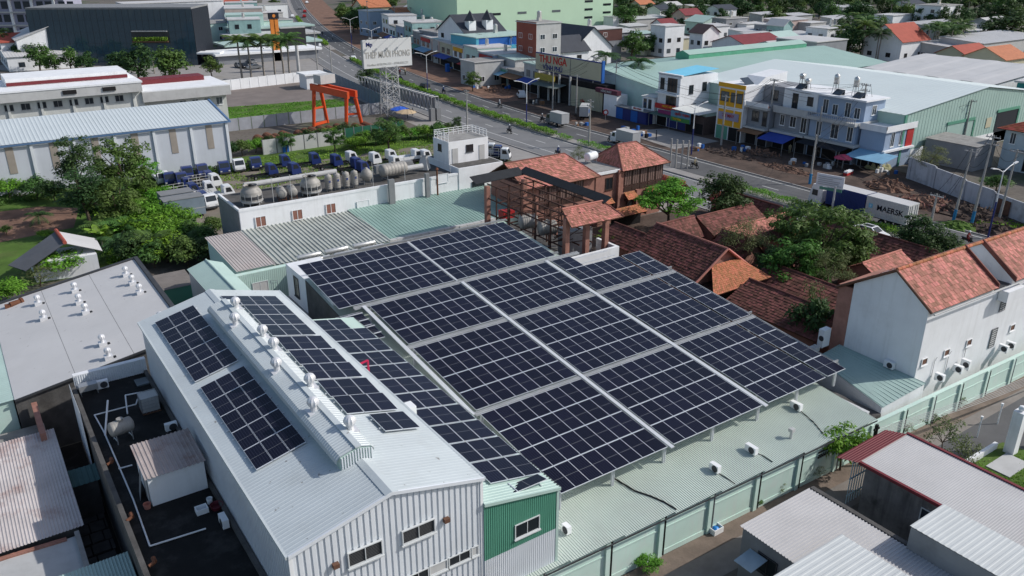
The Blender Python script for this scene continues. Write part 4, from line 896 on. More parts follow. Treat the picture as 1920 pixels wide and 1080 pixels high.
tiled('tiled roof near the white car on the road', 79.5, 41.5, 84.4, 49.6, 2.6, 4.2, 'y', terra_d)
tiled('tiled roof under the big green trees with a bright slope', 73.0, 41.0, 79.0, 46.2, 2.6, 4.1, 'x', terra)
tiled('small tiled porch roof among the trees', 70.2, 49.6, 72.4, 52.2, 2.5, 3.6, 'x', terra_d)
for (lab, y0, y1) in (('red tiled wall top of the restaurant gate near the road lamp', 78.5, 83.5), ('short tiled gate roof beside the hedge', 70.2, 73.2)):
    T = thing('garden_wall', lab, 'wall', (83.5, y0, 0)); b = MB(); b.box(83.2, y0, 0, 83.6, y1, 2.0); b.build('wall', brick_m, T)
    tileroof(T, V(82.2, y0, 1.9), V(82.2, y1, 1.9), V(83.4, y1, 2.8), V(83.4, y0, 2.8), terra_r, .3); tileroof(T, V(84.6, y0, 1.9), V(84.6, y1, 1.9), V(83.4, y1, 2.8), V(83.4, y0, 2.8), terra_d, .3)
    b = MB()
    for k in range(int((y1 - y0) / .45)): b.box(83.3, y0 + k * .45, 2.8, 83.5, y0 + k * .45 + .22, 3.15)
    b.build('ridge_crest', terra_r, T)
b = MB(); b.box(58, 36, 0, 83, 77, .05); struct(b.build('courtyard', darksoil))
# ================================================================== white house on the right
wy_ = lambda x: 28 - .03 * (x - 56)
N_ = thing('white_house', 'tall white house with terracotta roof and blank shaded gable', 'house', (56.4, 28, 0))
X0, X1 = 56.37, 84.0
for xa, xb, nt_ in ((X0, 65.25, 0), (65.253, 67.847, 1), (67.85, X1, 0)):
    b = MB(); o_ = -.03 * (xa - X0); pr_ = [(xa, 28.0 + o_, 0), (xa, 28.0 + o_, 8.9 if not nt_ else 8.3), (xa, 30.9 + o_, 11.0 if not nt_ else 8.35), (xa, 34.2 + o_, 9.05 if not nt_ else 8.3), (xa, 34.2 + o_, 0)]
    b.ext(pr_, V(xb - xa, -.03 * (xb - xa), 0)); b.build('wall', white_p, N_)
b = MB(); b.box(X0, 34.22, 0, X0 + 6, 35.5, 8.4); b.build('brick_wing', brick_m, N_)
def nh(x, y, z): return V(x, y - .03 * (x - 56.4), z)
for xa, xb in ((X0 - .15, 65.2), (67.8, X1)):
    tileroof(N_, nh(xa, 27.7, 8.72), nh(xb, 27.7, 8.72), nh(xb, 30.9, 11.06), nh(xa, 30.9, 11.06), terra_p if False else terra, .30)
for xa, xb in ((X0 - .15, 65.2), (67.8, X1)): tileroof(N_, nh(xa, 35.6, 8.1), nh(xb, 35.6, 8.1), nh(xb, 30.9, 11.06), nh(xa, 30.9, 11.06), terra, .30)
b = MB()
for k in range(60): x = X0 - .1 + k * .45; p0 = nh(x, 30.9, 11.14); b.cyl(p0, p0 + V(.42, -.0126, .0), .13 + .012 * (k % 2), n=8)
b.build('ridge_tile', terra_o, N_)
ridge(N_, wood, nh(X0 - .2, 27.6, 8.75), nh(X0 - .2, 30.9, 11.1), nh(X0 - .2, 35.6, 8.15), r=.09)
for xa in (65.2, 67.75):
    b = MB(); b.ob(nh(xa, 27.7, 8.6), V(.14, 0, 0), V(0, 3.2, 2.35), V(0, 0, .45)); b.build('party_wall', terra_d, N_)
b = MB(); b.ob(nh(65.3, 28.0, 8.36), V(2.4, -.07, 0), V(0, 6, 0), V(0, 0, .06)); b.build('roof_well', dgrey, N_)
b = MB(); b.tube([nh(X0, 27.55, 8.6), nh(X1, 27.55, 8.6)], .07, 6); b.build('gutter', lgrey, N_)
tank_h('grey water tank sunk in the roof gap of the white house', nh(66.4, 30.0, 9.2), .9, .42, (1, .3, -.2), lgrey, .3)
def nwin(x, y, w_, h, kind=0):
    p = atY(x, y, wy_(61) - .02); p.y = wy_(p.x) - .02
    if kind:
        f = window(N_, p, (1, -.03, 0), (-.03, -1, 0), w_, h, mgrey, g_grey, 0, .05, False); bb = MB()
        for k in range(8): bb.ob(p + V(.05, -.04, .08 + (h - .1) * k / 8), V(w_ - .1, 0, 0), V(0, -.03, 0), V(0, 0, .07))
        bb.build('louvre', lgrey, f)
    else: window(N_, p, (1, -.03, 0), (-.03, -1, 0), w_, h, white_c, wood, 0, .06)
for x, y in ((1729, 688), (1769, 670), (1809, 650), (1886, 620)): nwin(x, y, .75, .6)
for x, y in ((1848, 652), (1868, 584)): nwin(x, y, .85, 1.75, 1)
nwin(1908, 550, .8, .7); nwin(1917, 608, .8, .7)
b = MB(); b.ob(nh(66.0, 27.2, 7.4), V(2.6, -.08, 0), V(0, .75, 0), V(0, 0, .9)); b.build('balcony_box', white_p, N_)
b = MB()
for x in (58.6, 60.5, 62.9): b.tube([nh(x, 27.93, 2.6), nh(x, 27.93, 4.0), nh(x + .25, 27.93, 4.3)], .025, 5)
b.build('conduit', lgrey, N_)
for k, (x, lab) in enumerate(((58.9, 'first wall-top air conditioner, nearest the teal roof'), (61.4, 'second wall-top air conditioner, beside a bigger one'), (62.4, 'bigger air conditioner on the wall top, middle of the white house'), (68.0, 'wall-top air conditioner below the tall louvre window'), (69.1, 'last air conditioner of the wall-top row, right of the louvre window'))):
    acunit(lab, x, wy_(x) - .55, 2.45, '-x', .7, .62 if k != 2 else .85, group='air conditioners along the mint wall top')
p = atX(1667, 690, X0 - .2); acunit('air conditioner bracketed on the shaded white gable', X0 - .25, p.y, p.z, '-x', .8, .6, group='air conditioners of the white house')
# teal lean-to beside it
T = thing('teal_lean_to', 'teal metal lean-to roof between green hall and white house', 'lean-to', (51, 28, 0))
c = [V(51.2, 27.3, 2.75), V(56.3, 27.15, 3.15), V(56.3, 34.6, 3.3), V(53.4, 34.6, 2.95)]
b = MB(); solid(b, [p - V(0, 0, .05) for p in c], 0); b.build('wall', white_p, T)
tealp = mat('teal_pale', (.36, .48, .44), .5, .08, .5, .2, (.25, .3, .28), .4)
b = MB(); b.corr(c[0] + V(-.1, -.1, .02), c[1] - c[0] + V(.1, 0, 0), c[3] - c[0] + V(0, .3, 0), .5, .02, .7)
o = MB(); o.face(c[0] + V(-.1, -.1, .02), c[1] + V(0, -.1, .02), c[2] + V(0, 0, .02), c[3] + V(0, 0, .02)); o.build('roof', tealp, T)
for k in range(12):
    u = k / 11; s = MB(); p0 = c[0].lerp(c[1], u) + V(0, -.1, .025); p1 = c[3].lerp(c[2], u) + V(0, 0, .025); s.ob(p0, V(.05, 0, 0), p1 - p0, V(0, 0, .03)); s.build('seam', tealp, T)
b = MB(); b.ob(V(49.2, 27.2, 0), V(.3, 0, 0), V(0, 7.4, 0), V(0, 0, 3.0)); b.build('stained_wall', mat('stained_white', (.6, .61, .61), .8, .1, .6, .85, (.1, .1, .1), .55, .5), T)
b = MB(); b.box(49.55, 27.25, 0, 51.2, 34.5, 2.2); b.build('gap_wall', dark_conc, T)
acunit('large upright twin fan unit in the corner between brick wing and teal roof', 55.0, 35.2, 3.3, '-x', .5, 1.6, .9, group='air conditioners of the white house')
p = at(1553, 660, 3.3); b = MB(); b.cyl((53.6, 35.0, 2.4), (53.6, 35.0, 3.9), .12); b.box(53.2, 34.7, 3.4, 53.9, 35.2, 3.8); tag(b.build('pump', lgrey), 'grey pump on a post beside the corner of the solar canopy', 'pump')
# units and cables on the pale green roof
for x, y, lab, w_ in ((1340, 885, 'small box air conditioner on the pale green roof, nearest the lane eave', .7), (1408, 850, 'air conditioner with visible fan on the pale green roof', .85), (1492, 768, 'air conditioner at the canopy edge with its shadow on green roof', .85), (1062, 1000, 'small unit at the foot of the green shed wall', .5)):
    p = at(x, y, 3.45); p = at(x, y, gz(p.y)); acunit(lab, p.x, p.y, gz(p.y) + .02, '-x', w_, .55)
p = at(1483, 818, 3.4); b = MB(); b.cyl((p.x, p.y, 3.2), (p.x, p.y, 3.75), .1, n=10); b.box(p.x - .16, p.y - .16, 3.75, p.x + .16, p.y + .16, 4.0); tag(b.build('roof_vent', lgrey), 'small white capped vent pipe on the pale green roof', 'vent')
def cable(label, pts, z=None, r=.03, m=black):
    P_ = []
    for x, y in pts: q_ = at(x, y, 3.3); q_ = at(x, y, gz(q_.y)); q_.z += .07; P_.append(q_)
    b = MB(); b.tube(P_, r, 6); tag(b.build('cable', m), label, 'cable', 'cables on the pale green roof')
cable('thick black cable snaking from the canopy post to the eave', [(1150, 898), (1172, 911), (1190, 922), (1220, 932), (1245, 943), (1268, 957)], r=.05)
cable('thin cable from the second air conditioner to the eave', [(1416, 850), (1430, 856), (1448, 868)])
cable('thin cable from the nearest air conditioner to the eave', [(1347, 889), (1365, 900), (1378, 909)])
cable('dark cable from the canopy edge unit down to the eave', [(1502, 773), (1525, 793), (1545, 817)])
p = at(1211, 838, 3.8); b = MB(); pz = gz(p.y) ; b.tube([(p.x + .3, p.y, pz), (p.x + .3, p.y, pz + .55), (p.x + .15, p.y, pz + .7), (p.x - .1, p.y, pz + .65)], .07, 8); tag(b.build('vent_pipe', lgrey), 'bent grey pipe beside the middle canopy post', 'pipe')
# ================================================================== lane and houses at the lower right
b = MB(); b.face((20, 24.2, .014), (80, 22.4, .014), (80, 26.2, .014), (20, 27.2, .014)); struct(b.build('lane', mat('lane_concrete', (.24, .215, .195), .9, .15, .5, .5, (.13, .10, .08), .3)))
b = MB(); b.face((20, 26.0, .02), (80, 24.6, .02), (80, 26.0, .02), (20, 27.25, .02)); struct(b.build('lane_verge', mat('lane_dirt', (.20, .155, .125), .95, .25, .6, .6, (.10, .085, .07), .4, bump=.5, bsc=5)))
b = MB(); b.face((50, 9, .018), (90, 9, .018), (90, 24.2, .018), (50, 24.2, .018)); struct(b.build('side_road', asph2))
b = MB(); b.face((49.5, 14, .024), (60, 14, .024), (58.5, 21.8, .024), (49.5, 22.8, .024)); struct(b.build('lawn', grass_m))
fib = mat('fibre_sheet', (.50, .49, .485), .75, .07, .4, .25, (.4, .39, .37), .3)
whsheet = mat('white_sheet_roof', (.57, .59, .58), .6, .05, .4, .15, (.5, .5, .47), .3)
T = shed('grey walled house under a corrugated white roof beside the lane', 31.8, 8, 37.6, 23.4, (3.5, 3.5, 3.5, 3.5), mgrey, fib, 'x', .2, .045, 'lane_house', 'house', oh=.15)
window(T, (31.78, 22.2, 1.5), (0, -1, 0), (-1, 0, 0), 1.3, 1.2, dgrey, g_dark, 1)
b = MB(); b.box(37.8, 8, 0, 38.1, 23.5, 3.6); b.build('side_wall', dark_conc, T)
b = MB(); b.ob(V(30.4, 21.5, 2.3), V(1.3, 0, .2), V(0, 1.2, 0), V(0, 0, .04)); b.build('door_canopy', mat('pale_blue', (.35, .45, .5), .6), T)
shed('white screwed sheet roof overlapping the corrugated roof at the bottom edge', 26, 6, 34.75, 19.3, (4.3, 4.3, 4.3, 4.3), mgrey, whsheet, 'x', .33, .02, 'lane_house', 'house', oh=.05)
T = shed('sooty walled house with grey fibre roof and dark red front eave', 42.7, 6, 47.1, 23.0, (3.75, 3.95, 3.95, 3.75), mat('sooty_wall', (.20, .19, .185), .9, .3, .7, .9, (.03, .03, .03), .5, .6), fib, 'x', .14, .02, 'lane_house', 'house', oh=.3)
maroon_s = mat('maroon_sheet', (.17, .028, .035), .6, .1, .6)
sheet(T, (42.0, 24.7, 3.4), (42.0, 23.2, 3.85), (47.3, 24.7, 3.55), maroon_s, .22, .04, 'front_eave')
for x0_, x1_ in ((42.25, 42.45), (47.35, 47.55)):
    b = MB(); b.ob(V(x0_, 5.7, 3.62 + (.25 if x0_ > 45 else 0)), V(.2, 0, 0), V(0, 17.6, 0), V(0, 0, .2)); b.build('edge_trim', maroon_s, T)
window(T, (42.68, 19.2, 1.6), (0, -1, 0), (-1, 0, 0), 1.4, 1.2, fr_m, g_blue, 1)
b = MB()
for k in range(9): b.box(42.75 + k * .28, 23.9, 0, 42.8 + k * .28, 23.95, 3.3)
for z in (.6, 1.9, 3.1): b.box(42.7, 23.89, z, 45.1, 23.96, z + .07)
b.build('grille', mat('pale_blue2', (.45, .56, .6), .5), T)
shed('taller grey box house with a clean white roof at the right corner', 37.6, 4, 40.75, 17.2, (5.0, 5.0, 5.0, 5.0), mat('grey_render', (.27, .28, .28), .85, .1, .5, .4, (.1, .1, .1), .4), whsheet, 'x', .3, .015, 'lane_house', 'house', oh=.06)
shed('blue corrugated lean-to at the foot of the grey box house', 35.6, 8, 37.5, 15.0, (2.4, 2.7, 2.7, 2.4), mgrey, mat('blue_sheet', (.16, .30, .40), .6), 'x', .16, .03, 'lean_to', 'roof')
T = thing('white_terrace_house', 'white terrace house corner with railing at the right bottom edge', 'house', (41, 5, 0)); b = MB(); b.box(41.0, 2, 0, 45.5, 12.6, 4.3); b.build('wall', white_p, T); b = MB()
for k in range(12): b.box(41.0 + .3 * k, 12.5, 4.3, 41.05 + .3 * k, 12.55, 5.1)
b.box(41, 12.49, 5.1, 44.5, 12.56, 5.16); b.build('railing', white_c, T)
p = at(1885, 848, 0); T = thing('gate_pillar', 'square white gate pillar with a globe lamp beside the lawn', 'pillar', (57.6, 20.9, 0)); b = MB(); b.box(57.3, 20.5, 0, 58.0, 21.2, 3.4); b.build('pillar', white_p, T); b = MB(); b.lathe([(0, 0), (.16, .05), (.22, .22), (.16, .4), (0, .45)], (57.65, 20.85, 3.4), 12); b.build('lamp', white_c, T)
b = MB(); b.box(53.2, 21.6, 0, 57.3, 21.85, .5); b.box(49, 22.2, 0, 53.2, 22.5, .45); T = b.build('low_wall', white_p); tag(T, 'low white garden wall running from the gate pillar', 'wall')
b = MB(); b.box(54.4, 19.3, .03, 57.2, 20.9, .1); tag(b.build('stone_slab', lgrey), 'pale stone slab lying on the lawn', 'slab')
b = MB(); b.lathe([(.0, .1), (.28, .1), (.34, 1.0), (.36, 1.0), (.3, 1.1), (0, 1.12)], (59.3, 20.4, 0), 4); tag(b.build('wheelie_bin', green_s), 'dark green wheelie bin behind the gate pillar', 'bin')
for x, y in ((1832, 820), (1870, 795)):
    p = at(x, y); b = MB(); b.cyl(p, p + V(0, 0, 1.6), .05); b.cyl(p + V(0, 0, 1.6), p + V(0, 0, 1.8), .1); tag(b.build('garden_post', white_c), 'thin white lamp post by the lane, %s the bare bush' % ('right of' if x < 1850 else 'farther behind'), 'post', 'white posts along the lane')
p = at(1341, 997); b = MB(); b.k = 0; b.box(p.x - .4, p.y - .3, 0, p.x + .4, p.y + .3, .05); 
for q_ in ((-.4, -.3, .4, -.25), (-.4, .25, .4, .3), (-.4, -.25, -.35, .25), (.35, -.25, .4, .25)): b.box(p.x + q_[0], p.y + q_[1], .05, p.x + q_[2], p.y + q_[3], .4)
T = b.build('foam_box', white_c); tag(T, 'open white foam box by the mint wall in the lane', 'box')
b = MB(); b.lathe([(0, .05), (.2, .08), (.22, .3), (.1, .38), (0, .38)], p, 10); tag(b.build('blue_bag', mat('blue_plastic', (.02, .2, .55), .4)), 'bright blue bag inside the foam box', 'bag')
# ================================================================== far-side shops and mid distance buildings
MX, MY = V(-1, 0, 0), V(0, -1, 0)
def wf(T, y, z, w_, h, X, fm=white_c, gm=g_dark, mull=1, name='window', sill=True, fr=.07):      # on a wall facing -X; y = larger-y end
    return window(T, (X - .004, y, z), (0, -1, 0), MX, w_, h, fm, gm, mull, fr, sill, name)
def ws(T, x, z, w_, h, Y, fm=white_c, gm=g_dark, mull=1, name='window', sill=True, fr=.07):      # on a wall facing -Y
    return window(T, (x, Y - .004, z), (1, 0, 0), MY, w_, h, fm, gm, mull, fr, sill, name)
def boxb(T, x0, y0, z0, x1, y1, z1, m, name='wall'):
    b = MB(); b.box(x0, y0, z0, x1, y1, z1); return b.build(name, m, T)
def text(T, s, p, u, up, size, m, name='lettering', ext=.03, bold=True, sx=1.0):
    c = bpy.data.curves.new('t', 'FONT'); c.body = s; c.size = size; c.extrude = ext / size * size; c.align_x = 'CENTER'; c.align_y = 'CENTER'
    if bold: c.offset = size * .018
    o = bpy.data.objects.new('t', c); me = bpy.data.meshes.new_from_object(o); bpy.data.objects.remove(o)
    u = Vector(u).normalized(); up = Vector(up).normalized(); n = u.cross(up)
    M = Matrix(((u.x * sx, up.x, n.x, p[0]), (u.y * sx, up.y, n.y, p[1]), (u.z * sx, up.z, n.z, p[2]), (0, 0, 0, 1)))
    M.translation = Vector(p) - worldloc(T); me.transform(M); me.materials.clear(); me.materials.append(m)
    o = bpy.data.objects.new(name, me); COL.objects.link(o); o.parent = T; return o
lblue = mat('light_blue_wall', (.30, .38, .50), .75, .06, .5, .2, (.22, .28, .36), .4); blue_p = mat('blue_paint', (.02, .12, .42), .6, .08, .8); cyan_p = mat('cyan_paint', (.10, .42, .55), .6, .06, .8)
yellow_p = mat('yellow_paint', (.75, .38, .02), .6, .05, .8); red_p = mat('red_paint', (.42, .03, .03), .6, .1, .8); dblue = mat('deep_blue', (.025, .035, .16), .6, .15, .8); greywall = mat('grey_wall', (.25, .26, .28), .8, .1, .6, .3, (.12, .12, .12), .4)
blue_tarp = mat('blue_tarp', (.03, .07, .36), .55, .15, .6); pale_tarp = mat('pale_blue_tarp', (.22, .42, .58), .55, .12, .6); brown_tarp = mat('brown_tarp', (.24, .13, .07), .8, .15, .8); navy = mat('navy_black', (.012, .016, .025), .7, .1, 1.)
shopdark = mat('shop_dark', (.016, .015, .016), .9, .3, 1.)
def shopfront(T, X, y0, y1, h=3.0, cols=(dblue, shopdark, wood)):
    n = max(2, int((y1 - y0) / 2.2))
    for k in range(n):
        a = y0 + (y1 - y0) * k / n; c = y0 + (y1 - y0) * (k + 1) / n; boxb(T, X - .03, a + .12, .05, X - .004, c - .12, h, cols[k % len(cols)], 'shutter')
def awn(T, X, y0, y1, z, d, dz, m, name='awning'):
    b = MB(); b.ob(V(X - d, y0, z - dz), V(0, y1 - y0, 0), V(d, 0, dz), V(0, 0, .04)); b.build(name, m, T)
    b = MB()
    for y in (y0 + .1, y1 - .1): b.cyl((X - d + .05, y, 0), (X - d + .05, y, z - dz), .04, n=6)
    b.build('awning_post', steel, T)
# --- white three storey shop house with a bright blue roof
T = thing('shop_house', 'white three storey shop house with a bright blue roof', 'house', (119, 115.4, 0))
boxb(T, 119, 115.4, 0, 129.4, 121.4, 10.1, white_p); sheet(T, (119.6, 115.3, 10.15), (119.6, 121.5, 10.15), (129.6, 115.3, 10.9), mat('sky_roof', (.16, .50, .68), .5, .05, .5), .3, .03)
boxb(T, 119, 115.2, 10.0, 119.6, 121.6, 10.35, white_p, 'parapet')
ws(T, 121.5, 6.6, 1.2, 1.7, 115.4, dgrey, g_dark); ws(T, 125.2, 6.9, 1.2, 1.7, 115.4, dgrey, g_dark); ws(T, 122.5, 3.2, 1.2, 1.4, 115.4, dgrey, g_dark); ws(T, 125.6, 3.2, 1.4, 1.5, 115.4, dgrey, g_dark)
boxb(T, 118.3, 115.4, 6.4, 118.998, 121.4, 6.65, white_p, 'balcony'); wf(T, 118.8, 7.0, 2.6, 2.6, 119, wood, g_dark, 2); wf(T, 120.8, 7.2, 1.1, 2.2, 119, dgrey, g_dark); wf(T, 119, 3.9, 2.8, 2.2, 119, wood, g_dark, 2)
boxb(T, 118.2, 115.6, 3.5, 118.32, 121.2, 4.5, red_p, 'sign_board'); text(T, 'NGỌC HÂN', (118.17, 117.6, 4.1), (0, -1, 0), (0, 0, 1), .55, yellow_p)
boxb(T, 117.6, 114.8, 2.75, 117.75, 119.6, 3.45, mat('purple_sign', (.22, .03, .12), .6), 'sign_board'); shopfront(T, 119, 115.5, 121.3, 2.7)
awn(T, 119, 115.4, 121.4, 2.7, 2.2, .3, mat('green_awn', (.10, .17, .14), .7))
T = thing('corner_shop', 'low shop with pale roof and wide blue green banner', 'shop', (118.5, 108.2, 0))
boxb(T, 118.8, 108.3, 0, 126, 115.3, 3.4, mat('brown_shop', (.09, .065, .06), .8)); sheet(T, (116.9, 108.2, 4.0), (116.9, 115.2, 4.3), (126.3, 108.2, 4.2), whsheet, .3, .03)
boxb(T, 119.5, 108.5, 3.4, 125.8, 115, 4.05, mint, 'gable_sheet')
boxb(T, 117.0, 110.2, 2.0, 117.15, 115.4, 4.0, mat('banner_blue', (.12, .26, .36), .5), 'banner'); boxb(T, 116.94, 110.3, 2.05, 116.99, 115.3, 2.8, mat('banner_green', (.05, .22, .05), .5), 'banner_strip')
text(T, 'QUỐC THỊNH', (116.9, 112.3, 3.45), (0, -1, 0), (0, 0, 1), .6, red_p); text(T, 'THU MUA', (116.9, 113.6, 2.45), (0, -1, 0), (0, 0, 1), .5, yellow_p)
shopfront(T, 118.8, 108.4, 115.2, 2.0, (shopdark, shopdark, dblue))
# --- yellow and white house
T = thing('yellow_house', 'narrow white house with yellow painted panels', 'house', (119.5, 99.8, 0))
Xf = 119.5; boxb(T, Xf, 99.8, 0, 131, 106.0, 10.2, white_p); boxb(T, Xf - .1, 99.7, 9.6, Xf - .003, 106.1, 10.35, yellow_p, 'cornice')
for y, w_ in ((105.6, 3.6), (101.7, 1.6)):
    boxb(T, Xf - .06, y - w_, 6.2, Xf - .003, y, 9.3, yellow_p, 'panel'); boxb(T, Xf - .06, y - w_, 2.6, Xf - .003, y, 5.6, yellow_p, 'panel')
for y, w_ in ((105.3, 1.9), (102.9, .9), (101.5, 1.3)): wf(T, y, 7.1, w_, 1.7, Xf - .06, dgrey, g_grey, 1)
boxb(T, Xf - .2, 100.6, 3.7, Xf - .065, 105.4, 5.1, mat('grey_banner', (.33, .30, .42), .6), 'banner'); text(T, 'XE MÁY', (Xf - .22, 103, 4.5), (0, -1, 0), (0, 0, 1), .8, red_p)
shopfront(T, Xf, 99.9, 105.9, 2.5, (shopdark, green_s)); b = MB(); b.ob(V(121, 101, 10.2), V(2.2, 0, 0), V(0, 1.6, 1.0), V(0, 0, .08)); b.build('solar_collector', g_blue, T)
b = MB(); b.ext([(123, 100, 10.2), (131, 100, 10.2), (131, 100, 12.0), (125, 100, 11.4)], (0, 4, 0)); b.build('roof_room', white_p, T)
T = thing('terrace_house', 'grey house with a plant filled roof terrace next to the yellow house', 'house', (120.3, 94.7, 0))
boxb(T, 120.6, 94.7, 0, 131, 99.7, 7.3, greywall); boxb(T, 119.8, 94.7, 6.6, 120.6, 99.7, 7.0, lgrey, 'terrace_slab'); boxb(T, 119.8, 94.7, 7.0, 119.9, 99.7, 7.7, white_p, 'terrace_rail'); boxb(T, 124.5, 94.8, 7.3, 131, 99.6, 10.2, greywall, 'roof_room')
wf(T, 98.6, 4.3, 1.6, 1.8, 120.6, dgrey, g_dark, 1); wf(T, 96.2, 3.7, 1.0, 2.5, 120.6, dgrey, g_dark, 0); wf(T, 98, 7.7, 1.6, 1.8, 124.5, dgrey, g_dark, 1)
boxb(T, 119.6, 94.7, 3.0, 120.59, 99.7, 3.3, lgrey, 'slab'); awn(T, 120.6, 94.8, 99.6, 3.0, 2.6, .5, brown_tarp); shopfront(T, 120.6, 94.8, 99.6, 2.6, (shopdark, shopdark))
b = MB()
for k in range(12): b.lathe([(0, 0), (.2, 0), (.25, .3), (0, .3)], (120.2, 95 + k * .38, 7.0), 8)
b.build('plant_pots', terra, T)
# --- blue grey row with water tanks
T = thing('white_stair_house', 'white and dark grey house with a blue tarp awning', 'house', (121.5, 87.8, 0))
boxb(T, 121.8, 87.4, 0, 131, 94.5, 7.0, greywall); boxb(T, 123.6, 87.4, 7.0, 131, 94.5, 10.4, white_p, 'upper_floor'); boxb(T, 121.0, 87.4, 6.4, 123.6, 94.5, 6.95, lgrey, 'balcony'); boxb(T, 121.0, 87.4, 6.95, 121.12, 94.5, 7.6, lgrey, 'balcony_rail')
for y in (93.3, 91.2): wf(T, y, 4.2, 1.0 if y > 93 else 1.3, 1.9, 121.8, white_c, g_dark, 1)
wf(T, 88.9, 3.6, 1.2, 2.6, 121.8, white_c, g_dark, 1); wf(T, 92.6, 7.1, 1.2, 2.6, 123.6, dgrey, g_dark, 1); wf(T, 89.5, 8.0, 1.2, 1.5, 123.6, dgrey, g_dark, 1)
boxb(T, 120.6, 87.4, 3.0, 121.79, 94.5, 3.4, lgrey, 'slab'); awn(T, 121.8, 88.8, 94.4, 3.1, 4.4, 1.0, blue_tarp); shopfront(T, 121.8, 87.5, 94.4, 2.7, (shopdark, shopdark)); 
T = thing('blue_house', 'blue grey terraced house with balconies and roof water tanks', 'house', (121.8, 78.2, 0))
boxb(T, 122.0, 78.3, 0, 129, 87.3, 6.9, lblue); boxb(T, 123.6, 78.3, 6.9, 129, 87.3, 10.2, lblue, 'upper_floor'); boxb(T, 120.9, 78.0, 6.4, 129.1, 87.3, 6.88, lgrey, 'balcony'); boxb(T, 122.8, 77.8, 10.2, 129.4, 87.4, 10.45, white_p, 'roof_slab'); boxb(T, 120.9, 77.6, 3.0, 129, 87.3, 3.4, lgrey, 'slab')
for k, y in enumerate((86.3, 84.4, 82.0, 80.2)): wf(T, y, 7.2, 1.1, 2.4 if k in (0, 2) else 1.8, 123.6, white_c, g_blue, 1)
for k, y in enumerate((85.9, 83.0, 79.9)): wf(T, y, 3.7, 1.5 if k == 1 else 1.1, 2.4, 122, white_c, g_blue, 1)
ws(T, 125.5, 7.8, 1.2, 1.6, 78.3, white_c, g_blue); ws(T, 125, 4.2, 1.2, 1.8, 78.3, white_c, g_blue)
b = MB()
for y in np.linspace(78.1, 87.2, 26): b.box(120.95, y, 6.88, 121.02, y + .08, 7.55)
b.box(120.93, 78.0, 7.55, 121.05, 87.3, 7.65); b.build('balcony_rail', lgrey, T); awn(T, 122, 78.4, 87.2, 3.0, 3.5, .4, navy); shopfront(T, 122, 78.4, 87.2, 2.6, (shopdark, shopdark))
T = thing('annex_house', 'low blue annex with planted roof terrace and pale blue awning', 'house', (122, 72.6, 0))
boxb(T, 122.6, 73.4, 0, 130.5, 77.8, 6.5, lblue); boxb(T, 122.2, 73.1, 6.1, 130.8, 77.9, 6.55, white_p, 'roof_slab'); boxb(T, 122.2, 73.1, 6.55, 122.3, 77.9, 7.1, white_p, 'parapet'); boxb(T, 122.2, 73.1, 6.55, 130.8, 73.2, 7.1, white_p, 'parapet')
ws(T, 124.2, 3.6, 1.0, 2.3, 73.4, white_c, g_blue); ws(T, 126.6, 3.6, 1.0, 2.3, 73.4, white_c, g_blue); boxb(T, 128.5, 73.3, 3.2, 130.4, 73.39, 6.0, red_p, 'red_panel'); boxb(T, 122.2, 72.9, 2.9, 130.6, 73.39, 3.2, white_p, 'slab')
awn(T, 122.4, 70.6, 77.5, 2.9, 4.0, .7, pale_tarp); shopfront(T, 122.6, 73.5, 77.7, 2.5, (shopdark, shopdark))
for k, (x, y, lab) in enumerate(((1508, 125, 'tall roof tank on a steel tripod, leftmost of the blue row'), (1517, 145, 'squat roof tank at the corner of the white stair house'), (1569, 152, 'left of two slim upright tanks on the blue house roof'), (1606, 158, 'right of two slim upright tanks on the blue house roof'))):
    q_ = atX(x, y, 125.5); tz = 10.46; hh = 1.6 if k != 1 else .9
    TT = thing('roof_tank', lab, 'water tank', (q_.x, q_.y, tz), 'roof water tanks of the blue row'); b = MB()
    for a_ in (.8, 2.4, 3.9, 5.5): b.cyl((q_.x + .55 * math.cos(a_), q_.y + .55 * math.sin(a_), tz), (q_.x + .35 * math.cos(a_), q_.y + .35 * math.sin(a_), tz + hh), .05, n=6)
    b.lathe([(.5, hh - .06), (.5, hh), (0, hh)], (q_.x, q_.y, tz), 10); b.build('stand', steel, TT); b = MB()
    if k < 2: b.lathe([(0, -.65), (.35, -.62), (.45, -.5), (.45, .5), (.35, .62), (0, .65)], (q_.x, q_.y, tz + hh + .47), 14, (1, .3, 0))
    else: b.lathe([(0, hh), (.46, hh), (.46, hh + 1.3), (.3, hh + 1.5), (.12, hh + 1.52), (.12, hh + 1.6), (0, hh + 1.6)], (q_.x, q_.y, tz), 16)
    b.build('tank', sw, TT, smooth=True)
for x, y in ((1503, 160), (1573, 172), (1611, 178)):
    q_ = atX(x, y, 124.5); b = MB(); b.ob(V(q_.x - .6, q_.y - .8, 10.5), V(1.2, 0, .7), V(0, 1.6, 0), V(-.04, 0, .08)); b.box(q_.x + .5, q_.y - .8, 10.46, q_.x + .56, q_.y + .8, 11.1); tag(b.build('roof_collector', g_blue), 'tilted dark water heating panel on the blue row roof, %s' % {1503: 'leftmost', 1573: 'middle', 1611: 'rightmost'}[x], 'solar collector', 'roof collectors of the blue row')
